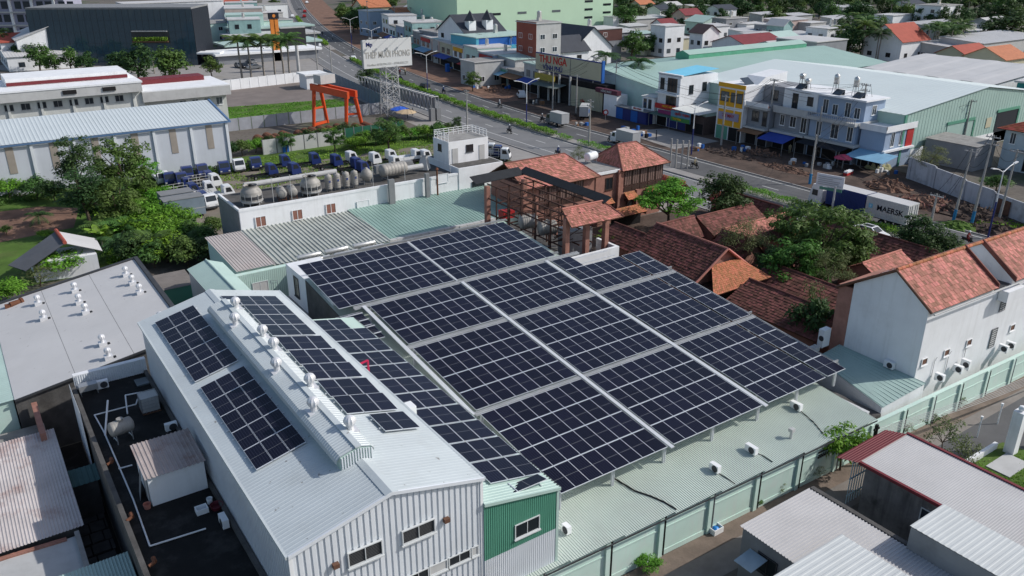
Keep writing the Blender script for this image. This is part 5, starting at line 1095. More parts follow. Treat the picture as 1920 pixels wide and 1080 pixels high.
# low shops left of the white shop house
T = thing('white_hut', 'small white hut with two doors between bushes and white shop house', 'hut', (118, 122, 0)); boxb(T, 118.5, 121.7, 0, 122.5, 125.2, 5.2, white_p); sheet(T, (118.2, 121.5, 5.25), (118.2, 125.4, 5.25), (122.7, 121.5, 5.5), whsheet, .3, .03); wf(T, 124.8, 3.0, .9, 1.8, 118.5, dgrey, g_dark, 0); wf(T, 123.4, 3.0, .9, 1.8, 118.5, dgrey, g_dark, 0)
T = thing('blue_stall', 'low stall with deep blue shutters and red lettered sign', 'stall', (116.5, 122, 0)); boxb(T, 116.6, 121.8, 0, 118.4, 131, 2.5, dblue); boxb(T, 116.3, 121.6, 2.5, 118.45, 131.2, 2.65, mgrey, 'roof'); shopfront(T, 116.6, 122, 131, 2.3, (dblue, blue_p)); boxb(T, 116.2, 122.4, 2.66, 116.3, 125.8, 3.3, white_c, 'sign'); text(T, 'BẢO HÀNH', (116.17, 124.1, 2.98), (0, -1, 0), (0, 0, 1), .45, red_p)
T = thing('white_gate_shop', 'white curved gate front beside the long beige fence', 'building', (117, 131.5, 0)); boxb(T, 117, 131.4, 0, 120, 135.5, 4.5, white_p); boxb(T, 116.8, 131.2, 4.5, 118, 138.2, 5.4, mat('purple_board', (.10, .03, .05), .7), 'sign_board'); text(T, 'HỒNG PHÁT', (116.76, 134.6, 4.95), (0, -1, 0), (0, 0, 1), .6, lgrey)
# THU NGA hall
T = thing('sign_hall', 'open warehouse front under the THU NGA sign board', 'building', (117.5, 136.5, 0))
boxb(T, 118.2, 136.5, 0, 121, 160.5, 5.8, shopdark); boxb(T, 117.4, 136.9, 6.5, 117.8, 161.0, 10.6, dblue, 'board_frame'); cream = mat('cream_board', (.50, .47, .34), .7, .06, .4); boxb(T, 117.3, 137.1, 6.7, 117.39, 147.6, 10.4, cream, 'sign_board'); boxb(T, 117.3, 147.8, 6.7, 117.39, 160.8, 10.4, cream, 'sign_board')
text(T, 'THU NGA', (117.25, 154.2, 9.3), (0, -1, 0), (0, 0, 1), 2.3, mat('sign_red', (.55, .03, .03), .5)); text(T, 'VĨNH PHÚ', (117.25, 154.2, 7.5), (0, -1, 0), (0, 0, 1), 1.55, mat('sign_navy', (.02, .03, .2), .5))
boxb(T, 117.2, 136.6, 6.4, 117.9, 136.9, 11.0, blue_p, 'blue_edge'); b = MB()
for k in range(22): y = 136.8 + k * .5; b.box(117.7, y, .1, 117.78, y + .4, 4.6)
b.build('fence_panel', cream, T); text(T, 'CẤM', (117.6, 143.5, 1.6), (0, -1, 0), (0, 0, 1), .7, red_p)
for y in (148, 152, 156, 160): boxb(T, 117.6, y, 0, 118.0, y + .4, 6.4, lgrey, 'column')
boxb(T, 116.8, 153.2, 4.6, 117.3, 160.5, 6.0, mat('dull_yellow', (.40, .32, .06), .7), 'yellow_board'); awn(T, 118.2, 150, 160, 4.2, 3.2, .6, mat('grey_awn', (.14, .17, .16), .8))
# mint factory roof behind
gz0 = 8.0
T = thing('mint_factory', 'huge factory with pale mint roof and green ridge monitor', 'factory', (121.5, 120, 0))
b = MB(); b.ext([(121.5, 122, 0), (121.5, 161, 0), (121.5, 161, 6.2), (121.5, 142, 8.6), (121.5, 122, 6.2)], (78, 0, 0)); b.build('wall', mint_w, T)
pm = mat('mint_roof_far', (.36, .50, .44), .5, .06, .15, .2, (.28, .40, .36), .1)
sheet(T, (121.2, 121.5, 6.2), (200, 121.5, 6.2), (121.2, 142, 8.65), pm, .8, .03); sheet(T, (121.2, 161.5, 6.2), (200, 161.5, 6.2), (121.2, 142, 8.65), pm, .8, .03)
b = MB(); b.ext([(149, 142.4, 8.4), (149, 146.8, 8.3), (149, 146.8, 9.6), (149, 144.6, 10.4), (149, 142.4, 9.6)], (44, 0, 0)); b.k = 1; b.face((149, 142.3, 9.62), (193, 142.3, 9.62), (193, 144.6, 10.45), (149, 144.6, 10.45)); b.face((149, 144.6, 10.45), (193, 144.6, 10.45), (193, 147, 9.62), (149, 147, 9.62)); b.build('ridge_monitor', [mat('monitor_green', (.10, .34, .22), .6), pm], T)
# pale green corrugated warehouse on the right
T = thing('green_warehouse', 'long warehouse with white roof and pale green ribbed gable end', 'warehouse', (128, 73.6, 0))
palegreen = mat('pale_green_sheet', (.36, .50, .45), .6, .05, .4, .3, (.30, .44, .38), .3, .3)
gp = [(127.3, 73.6, 0), (178, 73.6, 0), (178, 73.6, 7.2), (152, 73.6, 10.6), (127.3, 73.6, 8.4)]
b = MB(); b.ext(gp, (0, 46, 0)); b.build('wall', palegreen, T)
ribwall(127.5, 177.8, 73.6, 0, lambda x: 8.4 + (x - 127.3) / 24.7 * 2.2 - .1 if x < 152 else 10.5 - (x - 152) / 26 * 3.4, .9, .07, .03, palegreen, T)
wr = mat('white_roof_far', (.60, .66, .65), .5, .04, .1, .12, (.5, .55, .53), .1)
sheet(T, (127, 73.3, 8.42), (127, 120, 8.42), (152, 73.3, 10.68), wr, .9, .03); sheet(T, (178.5, 73.3, 7.2), (178.5, 120, 7.2), (152, 73.3, 10.68), wr, .9, .03)
boxb(T, 127.25, 73.3, 0, 127.75, 73.55, 8.4, green_s, 'corner_post'); boxb(T, 130.8, 73.5, 0, 140, 73.53, 2.3, white_p, 'plinth'); boxb(T, 150, 73.5, 0, 178, 73.53, 2.0, white_p, 'plinth')
for x0, x1, h, m in ((141, 149.5, 5.2, palegreen), (157.5, 165, 5.6, navy)):
    boxb(T, x0, 73.5, .05, x1, 73.535, h, m, 'door'); boxb(T, x0 - .2, 73.4, h, x1 + .2, 73.54, h + .5, green_s, 'door_lintel'); boxb(T, x1 + .003, 73.4, 0, x1 + .4, 73.54, h, green_s, 'door_jamb')
boxb(T, 154.0, 73.5, 3.2, 155.8, 73.53, 5.0, cream, 'notice')
for (lab, x0, y0, x1, y1, zz) in (('white roofed shed with four roof seams behind the green warehouse', 187, 89.5, 213, 121, 6.0),):
    T = shed(lab, x0, y0, x1, y1, (zz, zz + 1.7, zz + 1.7, zz), white_p, cool_roof, 'x', 7.5, .1, 'shed', 'shed', fascia=dgrey)
T = thing('teal_building', 'teal walled building with white roof at the right edge', 'building', (192, 74, 0)); boxb(T, 192, 74, 0, 215, 87, 6.4, mat('teal_wall', (.03, .22, .22), .7)); boxb(T, 191.5, 73.5, 6.4, 215.5, 87.5, 6.8, cool_roof, 'roof'); wf(T, 82, 2.8, 3.2, 2.4, 192, white_c, g_grey, 2)
# walled plot on the far right
T = thing('plot_wall', 'stained whitewashed wall around the rubble plot across the road', 'wall', (118, 60, 0)); stw = mat('stained_wall', (.50, .51, .54), .85, .1, .5, .8, (.16, .15, .15), .4, .5)
pts = [V(121.6, 68.0, 0), V(119.8, 63, 0), V(117.4, 57.2, 0), V(115.4, 52, 0), V(113, 46, 0), V(110.5, 40, 0)]
for k, (p, q_) in enumerate(zip(pts, pts[1:])):
    b = MB(); b.ob(p, q_ - p, V(.25, .1, 0), V(0, 0, 3.3 - .25 * k)); b.build('bay', stw, T); b = MB(); b.ob(p - V(.15, .05, 0), (q_ - p).normalized() * .3, V(.35, .1, 0), V(0, 0, 3.45 - .25 * k)); b.build('pier', stw, T)
b = MB(); b.ob(pts[0], V(9, 3.4, 0), V(0, .25, 0), V(0, 0, 3.3)); b.build('bay', stw, T)
b = MB(); b.ob(V(114.85, 51, .1), V(-.75, -2.0, 0), V(-.06, .02, 0), V(0, 0, 2.0)); b.build('gate', wood, T)
T = thing('pale_blue_house', 'pale blue old house with dark red tiled hip roof and arched window', 'house', (139, 53, 0)); pb = mat('pale_blue_wall', (.52, .60, .64), .8, .08, .5, .5, (.3, .34, .36), .4, .3)
boxb(T, 140, 50, 0, 154, 63.5, 6.6, pb); E1 = [V(139, 49, 6.5), V(155, 49, 6.5), V(155, 64.5, 6.5), V(139, 64.5, 6.5)]; tp1, tp2 = V(145, 56.7, 9.6), V(149, 56.7, 9.6)
tileroof(T, E1[3], E1[0], tp1, tp1 + V(0, .1, 0), terra_r, .5); tileroof(T, E1[0], E1[1], tp2, tp1, terra_r, .5); tileroof(T, E1[1], E1[2], tp2, tp2, terra_r, .5); tileroof(T, E1[2], E1[3], tp1, tp2, terra_r, .5)
wf(T, 62.6, 4.2, .9, 1.8, 140, white_c, g_blue); wf(T, 60.0, 3.8, 2.4, 2.4, 140, dgrey, shopdark, 1); wf(T, 59.8, .3, 1.6, 2.6, 140, dgrey, shopdark, 0); boxb(T, 138.7, 57.4, 3.3, 139.99, 61, 3.5, grey_conc, 'balcony')
T = shed('flat grey carport roof beside the pale blue house', 134, 64.5, 140, 73, (4.0, 4.2, 4.2, 4.0), greywall, grey_conc, 'y', 2., .02)
# ================================================================== left side: long warehouse, old white building, glass block
T = thing('long_warehouse', 'long grey metal warehouse with pale ribbed roof at the left', 'warehouse', (-40, 136, 0))
lws = mat('grey_blue_sheet', (.55, .58, .63), .55, .05, .3, .25, (.42, .43, .44), .25, .25); lwr = mat('blue_white_roof', (.53, .58, .595), .5, .05, .2, .15, (.42, .46, .48), .2)
b = MB(); b.ext([(-45, 136, 0), (-45, 157, 0), (-45, 157, 7.2), (-45, 146.5, 9.1), (-45, 136, 7.4)], (82.4, 0, 0)); b.build('wall', lws, T)
sheet(T, (-45, 135.7, 7.42), (37.8, 135.7, 7.42), (-45, 146.5, 9.2), lwr, .55, .03); sheet(T, (-45, 157.3, 7.1), (37.8, 157.3, 7.1), (-45, 146.5, 9.2), lwr, .55, .03)
blu = mat('blue_trim', (.10, .18, .32), .6); boxb(T, -45, 135.55, 7.15, 37.9, 135.7, 7.4, blu, 'gutter'); b = MB(); b.ob(V(37.55, 135.6, 7.3), V(.3, 0, 0), V(0, 10.9, 1.85), V(0, 0, .25)); b.build('verge_trim', blu, T)
tr = mat('translucent_strip', (.33, .29, .25), .6, .1, .8)
for k in range(13):
    x = 37.2 - k * 5.6; boxb(T, x - .2, 135.75, 0, x + .2, 135.98, 7.2, white_metal, 'pilaster'); boxb(T, x - 3.3, 135.94, 3.2, x - 2.3, 135.985, 7.0, tr, 'light_strip')
T = thing('old_white_building', 'old white building with small square windows behind the long warehouse', 'building', (-30, 168, 0)); ow = mat('old_white', (.60, .61, .58), .8, .07, .4, .4, (.35, .36, .33), .3, .35)
boxb(T, -40, 168, 0, 31.5, 182, 9.0, ow); boxb(T, -40, 166.6, 8.6, 31.2, 168, 10.2, lgrey, 'canopy_band'); boxb(T, -40, 166.5, 10.2, 31.4, 182.2, 10.5, white_p, 'roof_slab')
for k in range(10): ws(T, 26.5 - k * 2.55, 6.9, 1.5, 1.2, 168, lgrey, g_dark, 1)
for k in range(8): boxb(T, 29.5 - k * 5.1, 167.7, 0, 29.9 - k * 5.1, 167.99, 8.6, ow, 'pilaster')
for x in (2, 18, 24.5): boxb(T, x, 166.4, 9.2, x + 2.2, 166.58, 9.9, shopdark, 'vent')
boxb(T, 10, 172, 10.5, 30, 181, 11.8, white_p, 'roof_block'); boxb(T, 10, 171.9, 10.6, 30, 171.99, 11.2, maroon_s, 'red_band'); boxb(T, -20, 172, 10.5, 6, 181, 11.8, white_p, 'roof_block'); boxb(T, -20, 171.9, 10.6, 6, 171.99, 11.2, maroon_s, 'red_band')
boxb(T, 31.6, 169, 0, 47, 180, 6.6, ow, 'low_wing'); boxb(T, 31.2, 167.4, 6.4, 47.6, 181, 8.2, lgrey, 'low_wing_band'); boxb(T, 31.2, 167.4, 8.2, 47.6, 181, 8.4, white_p, 'roof_slab'); boxb(T, 33, 176, 8.4, 45, 180, 9.3, maroon_s, 'red_band')
for k in range(4): ws(T, 38 + k * 2.3, 4.4, 1.3, 1.5, 169, white_c, g_grey, 1)
# glass block, turned to the camera
ga, gb = Vector((26.0, 292, 0)), Vector((67.0, 266.3, 0)); gd = (gb - ga).normalized(); gn = V(gd.y, -gd.x, 0); gl = (gb - ga).length; gh = 16.2; bk = V(-gd.y, gd.x, 0) * 17
T = thing('glass_office', 'dark mirror glass office block with its front tipped slightly back', 'office', ga)
lean = gn * -.5  # backward tilt added so the panes reflect the low sky
gmat_ = glass('glass_facade', (.034, .070, .098), .05); gmat_.node_tree.nodes['Principled BSDF'].inputs['Specular IOR Level'].default_value = .9  # brightened teal base colour stands in for the mirrored reflections
b = MB(); i = len(b.v); p4 = [ga, gb, gb + bk, ga + bk]; t4 = [ga + lean, gb + lean, gb + bk, ga + bk]
b.v += [tuple(p) for p in p4] + [tuple(p + V(0, 0, gh)) for p in t4]; b.f += [(0, 1, 5, 4), (1, 2, 6, 5), (2, 3, 7, 6), (3, 0, 4, 7), (4, 5, 6, 7)]; b.mi += [0] * 5; b.build('core', dgrey, T)
nx, nz = 26, 5
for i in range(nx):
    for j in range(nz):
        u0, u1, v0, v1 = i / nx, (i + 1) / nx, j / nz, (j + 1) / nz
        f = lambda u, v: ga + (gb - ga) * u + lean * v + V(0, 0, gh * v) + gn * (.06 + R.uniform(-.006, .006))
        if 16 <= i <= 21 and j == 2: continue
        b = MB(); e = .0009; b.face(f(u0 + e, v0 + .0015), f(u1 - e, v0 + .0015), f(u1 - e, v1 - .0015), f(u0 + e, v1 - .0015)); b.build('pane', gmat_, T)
for i in range(10):
    b = MB(); s0 = gb + bk * (i / 10) + gd * .06; s1 = gb + bk * ((i + .93) / 10) + gd * .06; l0 = lean * (1 - i / 10); b.face(s0, s1, s1 + V(0, 0, gh) + l0, s0 + V(0, 0, gh) + l0); b.build('pane', navy, T)
b = MB(); b.ob(ga + lean + V(0, 0, gh) + gn * .1, gb - ga, bk, V(0, 0, .5)); b.build('roof_edge', mgrey, T)
p = ga + (gb - ga) * .62 + lean * .45 + V(0, 0, gh * .42); b = MB(); b.ob(p + gn * .05, gd * 10.5, gn * .9, V(0, 0, .35)); b.build('planter', wood, T); b = MB(); b.ob(p + V(0, 0, 3.0), gd * 10.5, gn * .5, V(0, 0, .25)); b.build('terrace_lintel', lgrey, T)
T['planter'] = 1; del T['planter']; GL_P, GL_D, GL_N = p, gd, gn
b = MB(); b.ob(gb + V(0, 0, 3.2) + gn * .3, gd * 7, bk * .25, V(0, 0, .5)); b.build('porch', white_c, T)
T = thing('apartment_block', 'pale grey apartment block with white pilasters at the top left', 'building', (8, 380, 0)); an = math.radians(-33); T.rotation_euler = (0, 0, an)
b = MB(); b.box(-60, 0, 0, 44, 14, 22); b.build('wall', mat('apart_grey', (.33, .33, .42), .7, .06, .3), T, local=True)
for i in range(13):
    b = MB(); b.box(-56 + i * 8, -.7, 0, -55.2 + i * 8, -.02, 22); b.build('pilaster', white_c, T, local=True)
    for j in range(4):
        for q_ in (1.6, 4.7):
            b = MB(); b.box(-55.2 + i * 8 + q_ - .4, -.12, 3 + j * 4.6, -55.2 + i * 8 + q_ + 1.9, -.01, 5.6 + j * 4.6); b.build('window', g_blue, T, local=True)
for j in range(5): b = MB(); b.box(-60, -1.0, 1.6 + j * 4.6, 44, -.72, 2.1 + j * 4.6); b.build('floor_band', lgrey, T, local=True)
# ================================================================== gantry crane, billboard pylon, gantry sign, fences, yard
orange = mat('crane_orange', (.62, .08, .02), .5, .08, .8, .2, (.3, .05, .02), .5)
T = thing('gantry_crane', 'orange red gantry crane with two girders over rusty pipes', 'crane', (63, 152, 0))
L0, L1, L2, L3 = V(60.6, 158.5, 0), V(64.4, 160.5, 0), V(63.6, 149.5, 0), V(67.0, 149.0, 0)
for p, q_ in ((L0, V(61.4, 158.8, 7.0)), (L1, V(63.2, 159.8, 7.0)), (L2, V(64.2, 149.6, 6.5)), (L3, V(65.8, 149.0, 6.5))):
    b = MB(); b.cyl(p, q_, .34, .42, 8); b.build('leg', orange, T)
for p, q_ in ((L0, L1), (L2, L3)):
    b = MB(); b.ob(p + V(0, -.2, .1), q_ - p, V(0, .4, 0), V(0, 0, .5)); b.build('end_carriage', orange, T); b = MB(); b.ob(p.lerp(q_, .1) + V(0, -.15, 3.3), (q_ - p) * .8, V(0, .3, 0), V(0, 0, .35)); b.build('brace', orange, T)
for dx in (0, 1.9):
    b = MB(); b.ob(V(61.0 + dx, 159.8 + dx * .25, 7.0), V(2.9, -11.4, -.4), V(.5, .1, 0), V(0, 0, 1.3)); b.build('girder', orange, T)
b = MB(); b.ob(V(61.6, 159.0, 8.4), V(3.4, .8, 0), V(.5, -2.4, 0), V(0, 0, 1.7)); b.build('cabin', lgrey, T)
T = thing('pipe_pile', 'row of big rusty pipes lying below the gantry crane', 'pipes', (60, 147, 0))
for k in range(13):
    x = 46 + k * 1.75 + R.uniform(-.2, .2); b = MB(); ln = R.uniform(4, 6); y = 144.5 + R.uniform(-.5, .6); b.lathe([(.85, 0), (.95, 0), (.95, ln), (.85, ln), (.85, 0)], (x, y, .95), 14, (R.uniform(-.1, .1), 1, 0)); b.build('pipe', rust, T, smooth=False)
T = thing('billboard', 'big white billboard lettered THEP MUOI PHONG on a lattice pylon', 'billboard', (79, 160.8, 0))
b = MB()
for sx in (-1, 1):
    for sy in (-1, 1): b.cyl((79 + sx * 1.6, 160.8 + sy * 1.6, 0), (79 + sx * 1.3, 160.8 + sy * 1.3, 10.4), .12, n=6)
b.build('pylon_leg', lgrey, T); b = MB()
for k in range(5):
    z0_, z1_ = k * 2.05, k * 2.05 + 2.05
    for (ax_, ay_), (bx_, by_) in (((-1, -1), (1, -1)), ((1, -1), (1, 1)), ((1, 1), (-1, 1)), ((-1, 1), (-1, -1))):
        s_ = 1.55; p0 = V(79 + ax_ * s_, 160.8 + ay_ * s_, z0_); p1 = V(79 + bx_ * s_, 160.8 + by_ * s_, z1_); b.cyl(p0, p1, .06, n=5); b.cyl(V(p1.x, p1.y, z0_), V(p0.x, p0.y, z1_), .06, n=5); b.cyl(V(p0.x, p0.y, z1_), p1, .05, n=5)
b.build('pylon_lattice', lgrey, T); boxb(T, 73.2, 160.2, 10.1, 84.3, 160.6, 15.8, mat('billboard_white', (.66, .67, .66), .7, .03, .3), 'board'); boxb(T, 73.3, 160.62, 10.2, 84.2, 161.4, 15.6, steel, 'back_frame')
text(T, 'THÉP MƯỜI PHONG', (78.7, 160.18, 12.7), (1, 0, 0), (0, 0, 1), 1.75, mat('bb_grey', (.42, .41, .38), .7), sx=.66); text(T, 'Mp', (74.6, 160.18, 14.85), (1, 0, 0), (0, 0, 1), 1.15, dblue); text(T, 'Hotline: 0918.936.521 - 0938.888.222', (78.7, 160.18, 10.8), (1, 0, 0), (0, 0, 1), .62, mat('bb_pale', (.5, .5, .48), .7))
b = MB()
for k in range(5): b.cyl((74 + k * 2.4, 160.2, 15.8), (74 + k * 2.4, 158.6, 16.3), .04); b.box(73.8 + k * 2.4, 158.3, 16.2, 74.2 + k * 2.4, 158.7, 16.4)
b.build('flood_lamp', lgrey, T)
T = thing('truss_sign', 'grey truss backed advertising frame on two pillars beside the road', 'sign frame', (84, 168, 0))
for p in (V(83.0, 150.0, 0), V(84.4, 150.0, 0), V(83.0, 183, 0), V(84.4, 183, 0)):
    b = MB(); b.box(p.x - .5, p.y - .5, 0, p.x + .5, p.y + .5, 2.6 if p.y < 160 else 4); b.build('pillar', mgrey, T)
b = MB()
for y in np.arange(150, 184, 1.6):
    for x in (83.0, 84.6): b.cyl((x, y, 1.9), (x, y, 4.9), .07, n=5); b.cyl((x, y, 1.9), (x, y + 1.6, 4.9), .06, n=5)
    b.cyl((83, y, 4.9), (84.6, y, 4.9), .05, n=5); b.cyl((83.0, y, 4.9), (81.8, y, 5.5), .04, n=5)
for x in (83.0, 84.6):
    for z in (1.9, 4.9): b.cyl((x, 150, z), (x, 184, z), .1, n=6)
b.build('truss', steel, T); boxb(T, 83.9, 150.2, 2.0, 84.0, 183.6, 4.8, mgrey, 'board')
def fence(label, p, q_, h, m, n, name='fence', post=mgrey, t=.08):
    p = Vector(p); q_ = Vector(q_); T = thing(name, label, 'fence', p); d_ = (q_ - p) / n; s_ = V(-d_.y, d_.x, 0).normalized() * t
    for k in range(n):
        b = MB(); b.ob(p + d_ * k + d_ * .03, d_ * .94, s_, V(0, 0, h)); b.build('panel', m, T)
        b = MB(); b.ob(p + d_ * k - s_ * .5, d_.normalized() * .12, s_ * 2, V(0, 0, h + .12)); b.build('post', post, T)
    return T
bf = mat('steel_blue', (.14, .19, .25), .6, .1, .6)
fence('dark steel blue panel fence running along the road beside the yard', (86.3, 215, 0), (80.4, 167.5, 0), 3.2, bf, 19)
fence('grey sheet fence behind the gantry crane and pipes', (44.6, 163.4, 0), (80.2, 163.4, 0), 2.4, mat('fence_grey', (.34, .35, .38), .6), 14)
fence('patchy grey wall behind the parked lorries with a blue door', (44, 140.2, 0), (59.2, 140.6, 0), 2.6, lgrey, 6)
fence('dark green corrugated fence behind the big round tree', (59.6, 140.8, 0), (72, 141.2, 0), 2.7, mat('dark_green_sheet', (.02, .11, .07), .6), 7)
b = MB(); b.box(47.5, 140.0, 0, 48.6, 140.2, 1.9); tag(b.build('blue_door', blue_p), 'bright blue door in the grey wall behind the lorries', 'door')
fence('white boundary wall under the royal palms', (56, 212.5, 0), (83, 216.5, 0), 2.6, white_p, 11, 'boundary_wall', white_p)
T = thing('guard_hut', 'white flat roofed guard hut at the corner of the yard', 'hut', (77, 203, 0)); boxb(T, 76.8, 203, 0, 82, 208, 3.4, white_p); boxb(T, 76.3, 202.5, 3.4, 82.5, 208.5, 3.8, white_c, 'roof'); ws(T, 79, 1.6, 1.2, 1.2, 203, dgrey, g_dark)
def patch(name, pts, z, m): b = MB(); b.face(*[(p[0], p[1], z) for p in pts]); return struct(b.build(name, m))
patch('yard', [(47, 190), (76, 184), (86, 214), (58, 222)], .014, mat('stained_slab', (.20, .17, .155), .9, .2, .3, .6, (.10, .085, .075), .15)); patch('lawn', [(44, 164), (79, 164), (77, 186), (47, 191)], .02, grass_m); patch('yard', [(-20, 96), (22, 96), (40, 135), (-20, 135)], .012, grass_m); patch('mud', [(-10, 112), (10.5, 115), (12.5, 124), (8, 128), (-10, 129)], .02, redsoil)
patch('lorry_park', [(24, 97), (72, 97), (74, 133), (24, 133)], .014, mat('gravel_dirt', (.21, .18, .15), .95, .25, .4, .7, (.08, .11, .03), .12, bump=.4, bsc=4)); patch('grass_strip', [(24, 131.5), (74, 131), (80, 141), (24, 141)], .022, grass_m); patch('office_yard', [(50, 222), (95, 212), (110, 262), (70, 282), (40, 300), (10, 300)], .012, pave); patch('shop_forecourt', [(104.2, 60), (125, 60), (122, 160), (104.2, 160)], .014, darksoil); patch('forecourt_slab', [(106, 103), (117.5, 103), (117.5, 117), (108, 120)], .02, pave); patch('rubble_plot', [(104.2, 30), (118, 30), (121, 68), (104.2, 66)], .018, darksoil)
for lab, x0, y0, x1, y1, zz, m in (('nearer of two slate grey box containers on the grass', 20.9, 110.2, 26.0, 112.5, 2.5, mat('slate', (.20, .25, .30), .6)), ('farther of two slate grey box containers on the grass', 21.4, 114.0, 25.6, 116.4, 2.3, mat('slate', (.2, .25, .3), .6))):
    T = thing('box_container', lab, 'container', (x0, y0, 0), 'box containers on the grass'); boxb(T, x0, y0, .4, x1, y1, zz + .3, m, 'box'); boxb(T, x0 - .05, y0 - .05, zz + .3, x1 + .05, y1 + .05, zz + .38, mgrey, 'top'); boxb(T, x0 - .01, y0 - .02, 1.3, x1 + .01, y0 - .002, 1.38, lgrey, 'rail'); boxb(T, x0 + .3, y0 + .3, 0, x1 - .3, y1 - .3, .4, black, 'underframe')
# old house at the left among the trees
T = thing('old_cottage', 'old cottage with grey sheet roof and red ridge tiles among trees', 'house', (2, 95, 0))
r0, r1_ = at(105, 433, 3.9), at(122, 456, 3.9); e = [at(15, 497, 2.3), at(48, 508, 2.2), at(192, 470, 2.4), at(180, 447, 2.4)]
b = MB(); solid(b, [V(4.2, 96.6, 2.2), V(10.4, 95.6, 2.3), V(10.4, 99.5, 2.3), V(4.2, 101, 2.2)], 0); b.build('wall', white_p, T)
dsheet = mat('dark_old_sheet', (.10, .105, .115), .7, .15, .5, .3, (.2, .19, .18), .4)
b = MB(); b.face(e[0], e[1], r1_, r0); b.face(e[1] - V(0, 0, .06), e[0] - V(0, 0, .06), r0 - V(0, 0, .06), r1_ - V(0, 0, .06)); b.build('roof_slope', dsheet, T); b = MB(); b.face(r0, r1_, e[2], e[3]); b.face(r1_ - V(0, 0, .06), r0 - V(0, 0, .06), e[3] - V(0, 0, .06), e[2] - V(0, 0, .06)); b.build('roof_slope', cool_roof, T); ridge(T, terra_r, r0 + V(0, 0, .08), r1_ + V(0, 0, .08), r=.22)
# ================================================================== far houses
wc = {'w': white_p, 'g': lgrey, 'c': cream, 'd': greywall, 'm': mint_w, 'b': lblue, 'p': mat('pink_wall', (.55, .42, .38), .8), 't': mat('tealwall2', (.30, .46, .44), .8)}
rc = {'w': cool_roof, 'r': terra_r, 'o': terra_o, 'd': mat('slate_roof', (.045, .05, .062), .6, .12, .5), 'm': mint, 'g': fib, 'k': mat('dark_red_roof', (.20, .035, .04), .7), 'n': mat('brown_roof', (.085, .055, .055), .75)}
def fhouse(label, x, y, h, wx, wy, wall='w', roof='w', kind='flat', rise=1.6, name='house', nwin=2, cat='house', storeys=None):
    """near top corner at pixel (x, y) and height h; wx, wy = extent along X and Y"""
    if y < 74 and x > 1100: wx *= .62; wy *= .62; rise *= .7
    p = at(x, y, h); T = thing(name, label, cat, (p.x, p.y, 0)); x0, y0 = p.x, p.y; wm, rm = wc[wall], rc[roof]
    if kind == 'flat':
        boxb(T, x0, y0, 0, x0 + wx, y0 + wy, h, wm); boxb(T, x0 - .25, y0 - .25, h, x0 + wx + .25, y0 + wy + .25, h + .22, rm, 'roof'); boxb(T, x0 + .2, y0 + .2, h + .22, x0 + wx - .2, y0 + wy - .2, h + .25, grey_conc if roof == 'g' else rm, 'roof_deck')
    elif kind == 'shed':
        b = MB(); solid(b, [V(x0, y0, h), V(x0 + wx, y0, h), V(x0 + wx, y0 + wy, h + rise), V(x0, y0 + wy, h + rise)], 0); b.build('wall', wm, T); sheet(T, (x0 - .4, y0 - .4, h), (x0 + wx + .4, y0 - .4, h), (x0 - .4, y0 + wy + .4, h + rise), rm, .8, .04)
    else:
        ax = kind[-1]; b = MB()
        if ax == 'x':
            b.ext([(x0, y0, 0), (x0, y0 + wy, 0), (x0, y0 + wy, h), (x0, y0 + wy / 2, h + rise), (x0, y0, h)], (wx, 0, 0)); b.build('wall', wm, T)
            for ya in (y0 - .5, y0 + wy + .5): b = MB(); b.ob(V(x0 - .5, ya, h - rise / wy), V(wx + 1, 0, 0), V(0, y0 + wy / 2 - ya, rise + rise / wy), V(0, 0, .14)); b.build('roof', rm, T)
        else:
            b.ext([(x0, y0, 0), (x0 + wx, y0, 0), (x0 + wx, y0, h), (x0 + wx / 2, y0, h + rise), (x0, y0, h)], (0, wy, 0)); b.build('wall', wm, T)
            for xa in (x0 - .5, x0 + wx + .5): b = MB(); b.ob(V(xa, y0 - .5, h - rise / wx), V(0, wy + 1, 0), V(x0 + wx / 2 - xa, 0, rise + rise / wx), V(0, 0, .14)); b.build('roof', rm, T)
    st = storeys or max(1, int(h / 3.3))
    for s_ in range(st):
        z = 1.1 + s_ * 3.3
        if z + 1.4 > h: break
        for k in range(nwin):
            gm = R.choice((g_dark, g_blue, g_grey, shopdark)); 
            window(T, (x0 + wx * (k + .3) / nwin, y0 - .01, z), (1, 0, 0), MY, min(1.6, wx / nwin * .45), 1.35, white_c if wall != 'w' else dgrey, gm, 1, .09, False)
            window(T, (x0 - .01, y0 + wy * (k + .75) / nwin, z), (0, -1, 0), MX, min(1.6, wy / nwin * .45), 1.35, white_c if wall != 'w' else dgrey, gm, 1, .09, False)
    if kind == 'flat' and R.random() < .5:
        b = MB(); q_ = V(x0 + wx * .6, y0 + wy * .6, h + .25); b.lathe([(0, .9), (.6, .9), (.62, 2.2), (.3, 2.5), (0, 2.5)], q_, 10); b.box(q_.x - .5, q_.y - .5, q_.z, q_.x + .5, q_.y + .5, q_.z + .9); b.build('roof_tank', sw, T)
    return T
